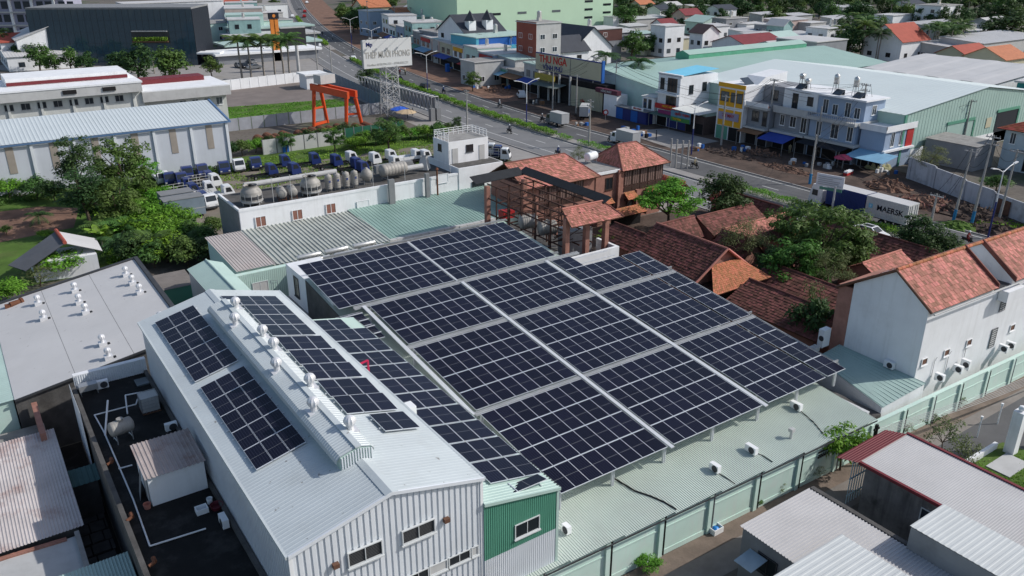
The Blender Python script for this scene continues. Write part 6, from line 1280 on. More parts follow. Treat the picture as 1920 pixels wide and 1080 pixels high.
big = [
 ('white mansion with dark mansard roof and dormer turrets', 872, 62, 10, 14, 16, 'w', 'd', 'gx', 4.5), ('bright blue three storey house with cyan balcony bands', 893, 72, 9.6, 20, 14, 'b', 'm', 'flat', 0),
 ('narrow tower house with rust red side wall', 1006, 45, 15, 8, 9, 'g', 'g', 'flat', 0), ('brown brick house with flat white roof below the mint tower', 1062, 60, 10, 22, 9, 'd', 'w', 'flat', 0), ('house with slate grey roof and white front gable behind the sign board', 1075, 92, 7, 14, 22, 'w', 'd', 'gy', 5.5), ('second slate roofed gable house at the end of the sign board', 1040, 98, 7, 12, 10, 'w', 'd', 'gx', 3.5),
 ('small shop with pale mint roof left of the sign board', 966, 113, 6.4, 12, 8, 'g', 'm', 'shed', .6), ('low shop with grey awning beside the bright blue house', 890, 118, 6, 9, 7, 'g', 'g', 'flat', 0), ('mint roofed shop behind the leafy street tree', 842, 82, 6.5, 14, 10, 'g', 'm', 'shed', .8), ('dark old shop front in the shade left of the white mansion', 820, 62, 8.2, 12, 12, 'd', 'g', 'flat', 0), ('grey shop house with stained parapet beside the road bend', 800, 52, 8, 10, 12, 'd', 'g', 'flat', 0),
 ('teal walled house behind the shop row', 760, 34, 7.5, 18, 10, 't', 'm', 'flat', 0), ('glass fronted house under an orange roof near the road bend', 692, 22, 9.5, 9, 10, 'b', 'w', 'flat', 0), ('orange hip roofed house at the road bend', 681, 14, 7, 14, 12, 'c', 'o', 'gx', 3.2), ('house with small orange tile roof behind teal house', 745, 26, 8, 10, 10, 'g', 'o', 'gx', 2), ('white house with black roof slopes at the top middle', 802, 20, 9, 18, 16, 'w', 'd', 'gy', 3.6), ('white gabled house left of the black roofed one', 776, 20, 7.5, 10, 12, 'w', 'w', 'gy', 2.5),
 ('white modern house with brown pyramid roof behind the mint factory', 1318, 62, 8.2, 12, 9, 'w', 'n', 'gy', 3.2), ('plain white house wall left of the pyramid roof', 1248, 50, 9.5, 14, 11, 'w', 'w', 'flat', 0), ('house with maroon roof in the middle of the far district', 1285, 28, 7, 16, 12, 'p', 'k', 'gx', 3), ('low house with dull maroon roof beside plain white wall', 1242, 45, 6.5, 12, 9, 'w', 'k', 'gx', 2.2), ('maroon roofed cottage right of the green ridge monitor', 1400, 86, 5.5, 18, 14, 'w', 'k', 'gx', 2.4), ('white house with navy roof near the top of the far district', 1238, 18, 6.5, 18, 14, 'w', 'd', 'gx', 2.2), ('mint gabled hall roof behind the maroon roof', 1318, 42, 5, 20, 16, 'm', 'm', 'gy', 3), ('long low shed with white roof left of plain white wall', 1165, 38, 4.6, 44, 14, 'g', 'w', 'shed', 1), ('grey shed with sagging roof behind the slate gables', 1160, 62, 4.6, 18, 14, 'd', 'w', 'shed', .8), ('beige low house among bushes behind the mint factory', 1210, 78, 4.5, 22, 9, 'c', 'w', 'shed', .6), ('white low house with flat roof and small windows far behind', 1150, 33, 6, 16, 10, 'w', 'w', 'flat', 0),
 ('twin orange gables at the top of the district', 1200, 8, 6, 16, 12, 'c', 'o', 'gx', 2.5), ('grey roofed house at the top beside twin orange gables', 1255, 10, 6, 14, 12, 'g', 'g', 'gx', 2), ('navy roofed house right of the far trees', 1350, 18, 7, 18, 14, 'w', 'd', 'gx', 2.4), ('grey concrete shell of an unfinished house', 1362, 36, 7, 20, 12, 'd', 'g', 'flat', 0), ('small grey house left of the tall white one', 1462, 90, 6, 14, 10, 'g', 'g', 'gx', 1.4), ('tall blank grey walled house left of the coconut palms', 1532, 80, 8.5, 14, 14, 'd', 'w', 'flat', 0), ('teal gabled front among grey houses', 1470, 48, 7.5, 8, 12, 't', 'w', 'gy', 2.6), ('long grey house left of the teal gable', 1440, 48, 7, 12, 10, 'd', 'w', 'flat', 0), ('white flat roofed house above the coconut palms', 1552, 55, 7.5, 24, 14, 'w', 'w', 'flat', 0), ('brownish long house with white roof near the top', 1460, 40, 6, 30, 12, 'p', 'w', 'shed', 1), ('white house with bright red gable roof on the right', 1692, 78, 6.2, 15, 13, 'w', 'r', 'gx', 4.6),
 ('tall white house with grey glass top at the upper right', 1765, 12, 10.5, 26, 18, 'w', 'g', 'flat', 0), ('wide white two storey house left of the tall white one', 1675, 30, 6.5, 26, 14, 'w', 'w', 'flat', 0), ('grey sheet roofed hall below the tall white house', 1762, 52, 7, 40, 20, 'g', 'g', 'shed', 1.5), ('orange gabled house near the right edge', 1885, 112, 6, 12, 11, 'c', 'o', 'gx', 2.6), ('red roofed cottage before the orange gable', 1812, 104, 4.6, 14, 9, 'c', 'r', 'gx', 2.2), ('pale roofed shed row at the right edge', 1845, 82, 6, 40, 14, 'g', 'w', 'shed', 1), ('low grey cottage behind the red roofed one', 1790, 90, 4.6, 24, 12, 'g', 'w', 'shed', .8), ('grey roofed cottage right of the big round tree', 1858, 42, 5, 26, 14, 'g', 'g', 'gx', 2), ('white bungalow near the top right corner', 1700, 8, 7, 26, 14, 'w', 'd', 'gx', 2), ('mint edged small house right of the white flat roof', 1450, 76, 5.5, 14, 10, 'w', 'm', 'gx', 2), ('white roofed workshop left of the coconut palms', 1500, 68, 5, 18, 14, 'w', 'w', 'shed', 1), ('grey bungalow behind the wide white house', 1568, 36, 6, 24, 12, 'g', 'w', 'shed', 1), ('pale shed roof at the top between trees', 1580, 14, 5, 40, 16, 'g', 'w', 'shed', 1)]
made = []
for r_ in big: made.append(fhouse(*r_))
for k, (x, y, h, wx, wy, wl_, rf, kd, rs, lab) in enumerate(((1180, 50, 4.5, 16, 10, 'g', 'w', 'shed', .8, 'white roofed hut behind the brown brick house'), (1200, 64, 4.5, 12, 8, 'd', 'm', 'shed', .8, 'dark shed with mint strip roof'), (1340, 50, 5, 14, 10, 'w', 'w', 'shed', .8, 'white roofed shed beside the pyramid roof'), (1395, 60, 5, 20, 12, 'w', 'w', 'shed', .8, 'pale shed behind the maroon cottage'), (1400, 46, 5, 20, 10, 'w', 'w', 'flat', .8, 'flat white block in the far district centre'), (1430, 28, 5, 22, 12, 'g', 'w', 'shed', .8, 'pale roofed house below the far palms'), (1300, 12, 5, 20, 10, 'c', 'w', 'shed', .8, 'cream walled hut at the top near trees'), (1490, 30, 5.5, 20, 12, 'g', 'w', 'shed', .8, 'grey roofed hut near the top palms'), (1520, 44, 5, 16, 10, 'g', 'w', 'flat', .8, 'small pale block left of the white flat roof'), (1420, 68, 5, 20, 12, 'w', 'w', 'shed', .8, 'wide white roof left of the mint edged house'), (1600, 62, 5, 14, 10, 'w', 'k', 'gx', 1.5, 'dark red roofed hut behind the coconut palms'), (1835, 60, 5, 16, 12, 'w', 'w', 'flat', 1, 'low white house below the big round tree'))):
    fhouse(lab, x, y, h, wx, wy, wl_, rf, kd, rs)
T = made[0]
for dx in (3, 9):
    p = worldloc(T) + V(dx, 2, 10); b = MB(); b.lathe([(2.1, 3.2), (0, 6.2)], p, 4); b.build('turret_roof', rc['d'], T); b = MB(); b.box(p.x - 1.2, p.y - 1.4, p.z, p.x + 1.2, p.y + 1, p.z + 3.2); b.build('dormer', white_p, T)
T = made[1]; p = worldloc(T)
for z in (2.8, 6.2): boxb(T, p.x - 1.2, p.y - .9, z, p.x + 20, p.y - .01, z + 1.0, cyan_p, 'balcony_band')
boxb(T, p.x - .02, p.y - .02, 0, p.x + .8, p.y + 14, 9.6, cyan_p, 'corner'); boxb(T, p.x + .85, p.y - .008, 0, p.x + 19.9, p.y - .003, 9.5, blue_p, 'front'); boxb(T, p.x - .012, p.y + .85, 0, p.x - .006, p.y + 13.9, 9.5, blue_p, 'side')
T = made[2]; p = worldloc(T); boxb(T, p.x - .05, p.y, 0, p.x - .003, p.y + 9, 15.4, mat('rust_wall', (.32, .09, .06), .8, .1, .5), 'red_side')
T = made[3]; p = worldloc(T); boxb(T, p.x, p.y - .05, 6.5, p.x + 22, p.y - .003, 9.8, mat('brown_brick', (.10, .045, .04), .85), 'brick_front')
# big pale green block
a = at(905, 62, 0); T = thing('pale_green_block', 'huge pale green building with rows of strip windows at the top', 'building', (205, 262, 0)); pg = mat('pale_green_wall', (.50, .68, .50), .8, .03, .2)
p0 = V(atY(858, 60, 280).x, 280, 0); p1 = V(atY(1147, 60, 280).x, 280, 0); d_ = p1 - p0; n_ = MY; T.location = p0
b = MB(); b.ob(p0, d_, V(0, 40, 0), V(0, 0, 40)); b.build('wall', pg, T)
for j in range(8):
    z = 5.5 + j * 3.2
    for u, m in ((.02 + .1 * (j % 2), g_dark), (.20, g_dark if j % 2 else pg), (.36, g_grey), (.58, g_grey if j % 2 else pg), (.80, g_dark), (.93, g_dark)):
        if m is pg or (j % 2 == 0 and u < .5): continue
        b = MB(); b.ob(p0 + d_ * u + n_ * .1 + V(0, 0, z + (1.6 if u > .9 else 0)), d_ * .055, V(0, .12, 0), V(0, 0, .85)); b.build('window', m, T)
# showroom with screens by the palms
p = at(470, 100, 0); T = thing('showroom', 'low showroom with pale canopies and green scaffold behind the palms', 'building', (85, 235, 0)); 
for k, (y0, z1, m) in enumerate(((262, 3.2, white_c), (276, 4.2, mint), (292, 5.2, lgrey), (312, 6, mint))): boxb(T, 72 + k * 7, y0, 0, 104 + k * 6, y0 + 11, z1 - .5, greywall, 'wall'); boxb(T, 71 + k * 7, y0 - 1, z1 - .5, 105 + k * 6, y0 + 12, z1 + .1, m, 'roof')
T = thing('dark_screen', 'dark grey roadside billboard screen behind the palms', 'billboard', (101, 236, 0)); a, c = atY(525, 54, 236), atY(575, 84, 236); boxb(T, a.x, 236, c.z, c.x, 236.6, a.z, mat('screen_grey', (.035, .036, .04), .5), 'screen'); boxb(T, a.x, 235.9, a.z, c.x, 236.7, a.z + .3, lgrey, 'frame'); b = MB(); b.cyl((c.x - 3, 236.3, 0), (c.x - 3, 236.3, c.z), .45, n=10); b.build('pole', lgrey, T)
T = thing('orange_sign', 'orange pillar sign with a dark square emblem panel', 'sign', (103, 255, 0)); a, c = atY(505, 28, 262), atY(524, 64, 262); boxb(T, a.x, 262, 0, a.x + 1.4, 262.6, a.z - 1.2, mat('sign_orange', (.65, .22, .04), .6), 'pillar'); boxb(T, c.x - 1.4, 262, 0, c.x, 262.6, a.z - 1.2, mat('sign_orange', (.65, .22, .04), .6), 'pillar'); boxb(T, a.x - .3, 261.8, a.z - 1.2, c.x + .3, 262.7, a.z + .6, navy, 'panel'); b = MB(); b.lathe([(0, .05), (.5, .05), (.5, 0)], ((a.x + c.x) / 2, 261.79, a.z - .3), 12, (0, -1, 0)); b.build('emblem', mat('sign_orange', (.65, .22, .04), .6), T)
for lab, x, y, h, wx, wy, wl_, rf, kd, rs in (('white house with pale gabled roof left of the glass office', 30, 75, 8, 22, 18, 'w', 'w', 'gy', 4), ('low white house with red strip roof at the left edge', 0, 80, 7, 16, 14, 'w', 'r', 'gx', 2), ('white low roof behind the palm at the left edge', 12, 108, 4, 18, 12, 'w', 'w', 'shed', 1), ('white flat block behind the glass office', 230, 8, 12, 40, 14, 'w', 'w', 'flat', 0), ('red roofed house right of the glass office', 385, 10, 9, 20, 14, 'c', 'r', 'gx', 3), ('grey hall with mint front right of the glass office', 382, 45, 7, 34, 14, 'm', 'g', 'flat', 0), ('white shop at the top left of the road', 484, 10, 8, 14, 12, 'w', 'g', 'flat', 0), ('grey shop block at the top left of the road', 470, 26, 7, 14, 12, 'g', 'w', 'flat', 0)):
    fhouse(lab, x, y, h, wx, wy, wl_, rf, kd, rs)

# shop rows along the far stretch of the road
from itertools import count
names_c = (('w', 'white'), ('g', 'grey'), ('b', 'blue grey'), ('c', 'cream'), ('d', 'dark grey'), ('m', 'mint'), ('p', 'pink'), ('t', 'teal'))
awn_c = ((blue_tarp, 'blue'), (brown_tarp, 'brown'), (pale_tarp, 'pale blue'), (green_s, 'green'), (red_p, 'red'), (navy, 'black'))
def shoprow(side, y0, y1, where):
    y = y0; k = 0
    while y < y1:
        wd = R.uniform(6, 10) * (1 + (y - 160) / 500); dp = R.uniform(10, 15); h = R.choice((4.2, 6.8, 7.5, 9.8)); a = (xs(y + 5) - xs(y - 5)) / 10; rot = -math.atan(a); cw_, cn = names_c[(k * 3 + side) % 8]; am, an_ = awn_c[k % 6]
        x = xs(y) + (23.5 if side > 0 else -34); T = thing('shop_house', '%s shop with %s awning, number %s in row %s' % (cn, an_, ('one', 'two', 'three', 'four', 'five', 'six', 'seven', 'eight', 'nine', 'ten', 'eleven', 'twelve', 'thirteen', 'fourteen')[k], where), 'shop', (x, y, 0), 'far road shop rows', rot)
        b = MB(); b.box(0, 0, 0, dp, wd - .4, h); b.build('wall', wc[cw_], T, local=True); b = MB(); b.box(-.3, -.1, h, dp + .2, wd - .3, h + .35); b.build('roof', R.choice((cool_roof, fib, mint, grey_conc)), T, local=True)
        b = MB(); b.box(-.03, .4, .1, -.005, wd - .8, 2.7); b.build('shutter', shopdark, T, local=True); b = MB(); b.ob(V(-2.6, .1, 2.7), V(0, wd - .6, 0), V(2.6, 0, .7), V(0, 0, .05)); b.build('awning', am, T, local=True)
        for j in range(1, int(h / 3.1)):
            for q_ in (.18, .58): b = MB(); b.box(-.06, wd * q_, 3.1 * j + .7, -.004, wd * q_ + wd * .22, 3.1 * j + 2.3); b.build('window', R.choice((g_dark, g_blue, g_grey)), T, local=True); b = MB(); b.box(dp * q_, -.06, 3.1 * j + .7, dp * q_ + 1.4, -.004, 3.1 * j + 2.2); b.build('window', g_dark, T, local=True)
        if R.random() < .6: b = MB(); b.box(-.2, .8, h - 1.4, -.08, wd - 1.2, h - .3); b.build('sign', R.choice((red_p, blue_p, yellow_p, white_c, green_s)), T, local=True)
        if R.random() < .6: b = MB(); b.lathe([(0, h + .9), (.5, h + .9), (.5, h + 2), (0, h + 2.2)], (dp * .5, wd * .5, 0), 8); b.box(dp * .5 - .4, wd * .5 - .4, h + .3, dp * .5 + .4, wd * .5 + .4, h + .9); b.build('roof_tank', sw, T, local=True)
        y += wd; k += 1
        if k > 13: break
shoprow(1, 163, 330, 'right of the far road'); shoprow(-1, 300, 480, 'left of the far road')
# ================================================================== vegetation
def leafmat(name, col, var=.35, tr=.3):
    m, t, b = _nodes(name); N = t.nodes.new; L = t.links.new
    g = N('ShaderNodeNewGeometry'); oi = N('ShaderNodeObjectInfo'); h = N('ShaderNodeHueSaturation'); h.inputs['Color'].default_value = (*col, 1)
    mr = N('ShaderNodeMapRange'); L(g.outputs['Random Per Island'], mr.inputs[0]); mr.inputs[3].default_value = 1 - var; mr.inputs[4].default_value = 1 + var * 1.5; L(mr.outputs[0], h.inputs['Value'])
    m2 = N('ShaderNodeMapRange'); L(oi.outputs['Random'], m2.inputs[0]); m2.inputs[3].default_value = .475; m2.inputs[4].default_value = .52; L(m2.outputs[0], h.inputs['Hue'])
    L(h.outputs[0], b.inputs['Base Color']); b.inputs['Roughness'].default_value = .6; b.inputs['Specular IOR Level'].default_value = .25
    tl = N('ShaderNodeBsdfTranslucent'); L(h.outputs[0], tl.inputs[0]); mx = N('ShaderNodeMixShader'); mx.inputs[0].default_value = tr
    o = t.nodes['Material Output']; L(b.outputs[0], mx.inputs[1]); L(tl.outputs[0], mx.inputs[2]); L(mx.outputs[0], o.inputs[0]); return m
lm = {'glossy': leafmat('leaf_glossy', (.085, .175, .03)), 'mid': leafmat('leaf_mid', (0.080, 0.152, 0.035)), 'bright': leafmat('leaf_bright', (0.123, 0.275, 0.026)), 'dark': leafmat('leaf_dark', (0.043, 0.090, 0.026)), 'olive': leafmat('leaf_olive', (0.123, 0.152, 0.055)), 'lime': leafmat('leaf_lime', (0.174, 0.319, 0.041)), 'blue': leafmat('leaf_blue', (.050, .095, .030)), 'yellow': leafmat('leaf_yellow', (0.319, 0.189, 0.029))}
bark = mat('bark', (.10, .075, .055), .9, .3, 3., bump=.4); palmbark = mat('palm_bark', (.28, .25, .22), .9, .2, 2.)
def leaves(pos, nrm, size, ratio=.5, jit=.35):
    n = len(pos); t = NR.normal(size=(n, 3)); t -= (t * nrm).sum(1)[:, None] * nrm; t /= np.linalg.norm(t, axis=1)[:, None] + 1e-9; s = np.cross(nrm, t)
    L_ = size * (1 + NR.uniform(-jit, jit, n))[:, None]; a = t * L_ * .5; c = s * L_ * .5 * ratio
    v = np.stack([pos - a, pos - c * .9 - nrm * L_ * .05, pos + a, pos + c * .9 - nrm * L_ * .05], 1).reshape(-1, 3); return v
def lmesh(name, v, m):
    n = len(v) // 4; me = bpy.data.meshes.new(name); me.vertices.add(n * 4); me.vertices.foreach_set('co', np.ascontiguousarray(v, dtype=np.float32).ravel())
    me.loops.add(n * 4); me.loops.foreach_set('vertex_index', np.arange(n * 4, dtype=np.int32)); me.polygons.add(n); me.polygons.foreach_set('loop_start', np.arange(0, n * 4, 4, dtype=np.int32)); me.polygons.foreach_set('loop_total', np.full(n, 4, dtype=np.int32))
    me.materials.append(m); me.update(calc_edges=True); return me
def unit(n): d = NR.normal(size=(n, 3)); return d / np.linalg.norm(d, axis=1)[:, None]
def clumps(cen, rad, per, size, up=.5, flat=.75, ratio=.5):
    cen = np.asarray(cen, float); rad = np.asarray(rad, float); k = len(cen); idx = np.repeat(np.arange(k), per); d = unit(len(idx)); d[:, 2] = np.where(d[:, 2] < -.3, -d[:, 2], d[:, 2])
    rr = rad[idx] * NR.uniform(.45, 1.05, len(idx)); p = cen[idx] + d * rr[:, None] * np.array([1, 1, flat]); nn = d * .7 + unit(len(idx)) * .55 + np.array([0, 0, up]); nn /= np.linalg.norm(nn, axis=1)[:, None]
    return leaves(p, nn, size, ratio)
def crown_pts(n, rx, rz, cz, inner=.45, low=-.5):
    out = []
    while len(out) < n:
        d = unit(1)[0]
        if d[2] < low: continue
        r_ = R.uniform(inner, 1.0); out.append((d[0] * rx * r_ * R.uniform(.85, 1.15), d[1] * rx * r_ * R.uniform(.85, 1.15), cz + d[2] * rz * r_))
    return out
def trunk_mesh(h, r, pts, nb=6):
    b = MB(); top = V(R.uniform(-.2, .2), R.uniform(-.2, .2), h); b.cyl((0, 0, -.1), top * .5, r, r * .8, 8, False); b.cyl(top * .5, top, r * .8, r * .6, 8, False)
    for p in R.sample(pts, min(nb, len(pts))): p = Vector(p); m_ = top.lerp(p, .5) + V(0, 0, .2); b.cyl(top, m_, r * .5, r * .3, 6, False); b.cyl(m_, p, r * .3, r * .08, 5, False)
    return b.mesh('trunk', bark, True)
def proto(rx, rz, cz, nc, per, size, crad, m, h, r, flat=.75, up=.5, inner=.45, low=-.5, ratio=.5):
    pts = crown_pts(nc, rx, rz, cz, inner, low); rad = [crad * R.uniform(.7, 1.3) for _ in pts]
    return trunk_mesh(h, r, pts), lmesh('crown', clumps(pts, rad, per, size, up, flat, ratio), lm[m])
PR = {'round': proto(2.6, 2.5, 3.7, 52, 90, .33, .8, 'mid', 2.0, .22, low=-.85), 'round2': proto(2.5, 2.6, 3.6, 48, 90, .34, .85, 'dark', 1.9, .22, low=-.85), 'bright': proto(3.2, 2.0, 3.7, 50, 95, .33, .95, 'bright', 2.3, .2, .4, .9, low=-.7), 'feather': proto(2.2, 2.2, 4.2, 50, 70, .22, .8, 'olive', 2.6, .16, ratio=.3), 'tall': proto(1.9, 3.4, 5.6, 48, 75, .30, .85, 'blue', 3.4, .2), 'lime': proto(2.5, 2.3, 3.5, 50, 90, .36, .8, 'glossy', 1.8, .16, low=-.8), 'shrub': proto(1.3, 1.0, .95, 22, 80, .24, .6, 'mid', .6, .08, low=-.2), 'shrubl': proto(1.4, .9, .85, 22, 80, .24, .6, 'bright', .5, .08, low=-.2), 'shrubd': proto(1.3, 1.1, 1.0, 22, 80, .26, .6, 'dark', .5, .08, low=-.2), 'far': proto(2.8, 2.6, 3.0, 26, 60, .6, 1.2, 'dark', 1.6, .22, low=-.9), 'far2': proto(2.6, 2.6, 3.1, 26, 60, .58, 1.2, 'mid', 1.6, .22, low=-.9), 'thin': proto(1.8, 1.3, 1.9, 30, 26, .2, .55, 'olive', 1.2, .07)}
def tree(kind, label, x, y, s=1., sz=None, group=None, z=0, name='tree', cat='tree', rz=None):
    T = thing(name, label, cat, (x, y, z), group, R.uniform(0, 6.28) if rz is None else rz); T.scale = (s, s, sz or s); a, c = PR[kind]; inst('trunk', a, T, (0, 0, 0)); inst('crown', c, T, (0, 0, 0)); return T
def tpx(kind, label, x, y, s=1., zc_=None, sz=None, **kw):
    """tree whose crown centre is seen at pixel (x, y)"""
    cz = {'round': 3.7, 'round2': 3.6, 'bright': 3.7, 'feather': 4.2, 'tall': 5.6, 'lime': 4.0, 'shrub': .95, 'shrubl': .85, 'shrubd': 1., 'far': 3.0, 'far2': 3.1, 'thin': 1.9}[kind] * (sz or s)
    p = at(x, y, cz); return tree(kind, label, p.x, p.y, s, sz, **kw)
# courtyard
tpx('bright', 'bright green spreading tree in front of the brick restaurant', 1258, 375, 1.3); tpx('round2', 'dark dense round tree beside the road behind the courtyard roofs', 1358, 372, 1.25, sz=1.2)
tpx('feather', 'feathery olive tree behind the big tiled gable', 1395, 450, 1.1); tpx('round', 'large leafy tree at the centre of the courtyard group', 1548, 440, 1.55); tpx('round', 'leafy tree left of the large one in the courtyard', 1488, 428, 1.15)
tpx('round', 'leafy tree just below the white car', 1592, 470, 1.1); tpx('lime', 'big leaved glossy tree at the front of the courtyard group', 1490, 487, 1.15, sz=1.1); tpx('feather', 'pale flowering tree between glossy tree and tiled slope', 1555, 505, .95)
tpx('round2', 'dark tree right of the white car before the road', 1722, 450, 1.05); tpx('round2', 'low dark tree behind the white house roof ridge', 1768, 478, 1.05, sz=.85); tpx('shrub', 'round shrub touching the solar canopy edge', 1364, 552, 1.25, sz=1.7); tpx('shrubd', 'dark thick bush between canopy corner and brick wing', 1522, 615, 1.5, sz=2.3); tpx('round2', 'dark tree shading the courtyard below the big leafy one', 1450, 500, .8); tpx('thin', 'sparse fern like bush on the dark tile roof', 1520, 568, .8, sz=1.6)
# lane
tpx('shrubl', 'leafy bush growing over the mint lane wall beside the maroon eave', 1582, 845, 1.15, sz=1.9); tpx('thin', 'half bare pale bush beside the lane', 1775, 815, .85, sz=.95); tpx('thin', 'thin bare bush behind the fibre roof house', 1810, 850, .75, sz=.8)
for k, (x, y) in enumerate(((1500, 900), (1530, 895), (1128, 1070), (1160, 1045), (1420, 945), (1460, 925), (1660, 840), (1700, 815), (1750, 790), (1800, 765))): p = at(x, y); tree(('shrub', 'thin')[k % 2], 'small weed tuft at the foot of the mint lane wall', p.x, p.y, .32, .3, 'weeds along the lane wall', name='weed', cat='weed')
p = at(1215, 1070); tree('shrubl', 'bright green bush at the bottom edge of the lane', p.x, p.y, .5)
# left garden
tpx('tall', 'grey green tall tree in front of the long warehouse', 143, 308, 1.35, sz=1.2); tpx('round', 'rounded broad tree right of the tall grey green one', 228, 305, 1.35, sz=1.5); tpx('bright', 'bright topped tree beside the rounded broad tree', 268, 318, .75, sz=1.0); tpx('tall', 'dense olive tree below the tall grey green one', 160, 362, 1.5, sz=.95); tpx('round', 'dense tree filling the thicket below the broad tree', 215, 375, 1.2)
bl = ['leafy bush behind the pale flat hall roof', 'bright creeper covered bush in the left garden', 'dark shrub in the left garden']
for k, (x, y, s, kd) in enumerate(((300, 400, 1.6, 'shrubl'), (280, 430, 1.8, 'shrubl'), (330, 440, 1.7, 'shrubl'), (360, 440, 1.6, 'shrub'), (385, 450, 1.5, 'shrub'), (310, 470, 1.7, 'shrubl'), (350, 475, 1.7, 'shrub'), (390, 475, 1.5, 'shrubd'), (250, 470, 1.6, 'shrubd'), (285, 480, 1.5, 'shrub'), (255, 400, 1.5, 'shrubl'), (170, 395, 1.6, 'shrubd'), (205, 370, 1.6, 'shrubd'), (300, 370, 1.3, 'shrubl'), (10, 432, .6, 'shrub'), (85, 440, .6, 'shrubl'), (15, 355, 1.5, 'shrubl'), (65, 355, 1.6, 'shrub'), (100, 360, 1.4, 'shrubd'), (400, 425, 1.2, 'shrub'), (340, 410, 1.4, 'shrubl'), (270, 350, 1.3, 'shrub'))):
    tpx(kd, bl[0 if kd == 'shrub' else 1 if kd == 'shrubl' else 2], x, y, s, group='bushes of the left garden', name='bush', cat='bush')
tpx('shrubl', 'bright creeper mound growing up the old cottage wall', 118, 497, 1.7, sz=1.5, name='bush', cat='bush'); tpx('thin', 'brushwood heap beside the creeper mound', 70, 515, 1.3, sz=.7, name='brushwood', cat='brushwood'); tpx('shrubl', 'green bush at the left edge behind the flat roof', 15, 548, 1.3, name='bush', cat='bush')
for k in range(16):
    x = 310 + k * 24; y = 300 - k * 3.6; tpx(('shrub', 'shrubl', 'shrubd')[k % 3], 'hedge bush along the foot of the long warehouse and yard wall', x, y, R.uniform(.9, 1.4), group='hedge bushes behind the lorries', name='bush', cat='bush')
for k in range(14): p = V(59 + k * 1.5, 136 + R.uniform(-1.5, 2), 0); tree(('shrubl', 'shrub')[k % 2], 'bright bush mass beside the green fence behind the lorries', p.x, p.y, R.uniform(1., 1.5), None, 'bushes beside the green fence', name='bush', cat='bush')
tpx('round', 'big dark round tree right of the gantry crane', 727, 245, 1.0, sz=1.0); tpx('round', 'smaller round tree before the green fence', 626, 258, .7); tpx('round', 'round tree behind the grey wall, left one', 535, 262, .6); tpx('round2', 'street tree at the foot of the billboard', 690, 150, 1.05); tpx('round', 'leafy street tree on the red soil across the road', 886, 148, .8); tpx('round2', 'round street tree in front of the beige fence', 1120, 178, .75); tpx('tall', 'small conical tree by the roadside lamp', 857, 235, .5, sz=.55); tpx('lime', 'green bush tree behind the white shop house', 1215, 150, 1.5, sz=1.2); tpx('lime', 'second green bush tree beside the mint factory wall', 1195, 165, 1.2); tpx('feather', 'wide flat crowned shrub tree on the rubble plot', 1745, 297, 1.3, sz=.8); tpx('shrub', 'bush at the foot of the pale blue house', 1870, 345, 1.6, sz=1.2)
tpx('feather', 'bare branched roadside tree behind the restaurant', 1085, 290, .55, sz=.6)
# glass office greenery
for k, (x, y, s) in enumerate(((130, 112, 1.0), (255, 118, 1.4), (325, 122, 1.4), (225, 122, 1.0), (100, 118, .8), (160, 118, .9), (395, 125, .8), (45, 100, 1.1), (70, 108, 1.1))): tpx('far' if k % 2 else 'far2', 'garden tree at the foot of the glass office', x, y, s * 1.2, group='trees below the glass office')
v = []
for k in range(700): q_ = GL_P + GL_D * R.uniform(0, 10.5) + GL_N * R.uniform(.2, 1.1) + V(0, 0, R.uniform(.3, 1.5)); v.append(tuple(q_))
o = bpy.data.objects.new('planter_hedge', lmesh('planter_hedge', leaves(np.array(v), unit(700), .5), lm['lime'])); COL.objects.link(o); tag(o, 'bright hedge in the terrace planter of the glass office', 'hedge')
# palms
def palm_mesh(nf=18, L_=3.2, nl=16, m='mid', droop=1.0, w_=.12, ll=.75, col=None):
    pos = []; fc = []
    for k in range(nf):
        a = k * 2.4 + R.uniform(-.2, .2); el = R.uniform(.15, 1.15); prev = None
        for j in range(nl + 1):
            t = j / nl; r_ = L_ * t * math.cos(el * (1 - .35 * t)); z = L_ * (math.sin(el) * t - droop * .55 * t * t); c = V(r_ * math.cos(a), r_ * math.sin(a), z)
            if prev is not None:
                d_ = (c - prev); s_ = V(-math.sin(a), math.cos(a), 0); le = ll * math.sin(math.pi * min(1, .12 + .88 * t)) ** .6
                for sg in (-1, 1):
                    tip = c + s_ * sg * le * .8 + d_.normalized() * le * .45 - V(0, 0, le * .35); i = len(pos); pos += [tuple(c), tuple(c + d_ * .9), tuple(tip + d_ * .25), tuple(tip)]; fc.append((i, i + 1, i + 2, i + 3))
            prev = c
    me = bpy.data.meshes.new('fronds'); me.from_pydata(pos, [], fc); me.materials.append(lm[m]); me.update(); return me
PF = palm_mesh(m='mid'); PFd = palm_mesh(16, 2.9, 14, 'dark', 1.2); PFl = palm_mesh(12, 2.0, 10, 'lime', .9, ll=.5); PFy = palm_mesh(8, 1.7, 10, 'yellow', 1.2, ll=.45)
def palm_tr(h, r):
    b = MB(); prev = V(0, 0, 0); rr = r * 1.3
    for k in range(1, 7): p = V(.05 * math.sin(k), .04 * math.cos(k * 1.3), h * k / 6); b.cyl(prev, p, rr, r * (1 - .05 * k), 8, False); prev = p; rr = r * (1 - .05 * k)
    return b.mesh('trunk', palmbark, True)
PT = {6: palm_tr(6, .2), 8: palm_tr(8.5, .24), 4: palm_tr(3.5, .14), 2: palm_tr(1.6, .1)}
def palm(label, x, y, h, me=None, s=1., group=None, z=0):
    T = thing('palm_tree', label, 'palm', (x, y, z), group, R.uniform(0, 6)); T.scale = (s, s, s); inst('trunk', PT[h], T, (0, 0, 0)); fs_ = 1.35 if h == 8 else 1.; inst('fronds', me or PF, T, (.05, 0, {6: 6, 8: 8.5, 4: 3.5, 2: 1.6}[h]), sc=(fs_, fs_, fs_)); return T
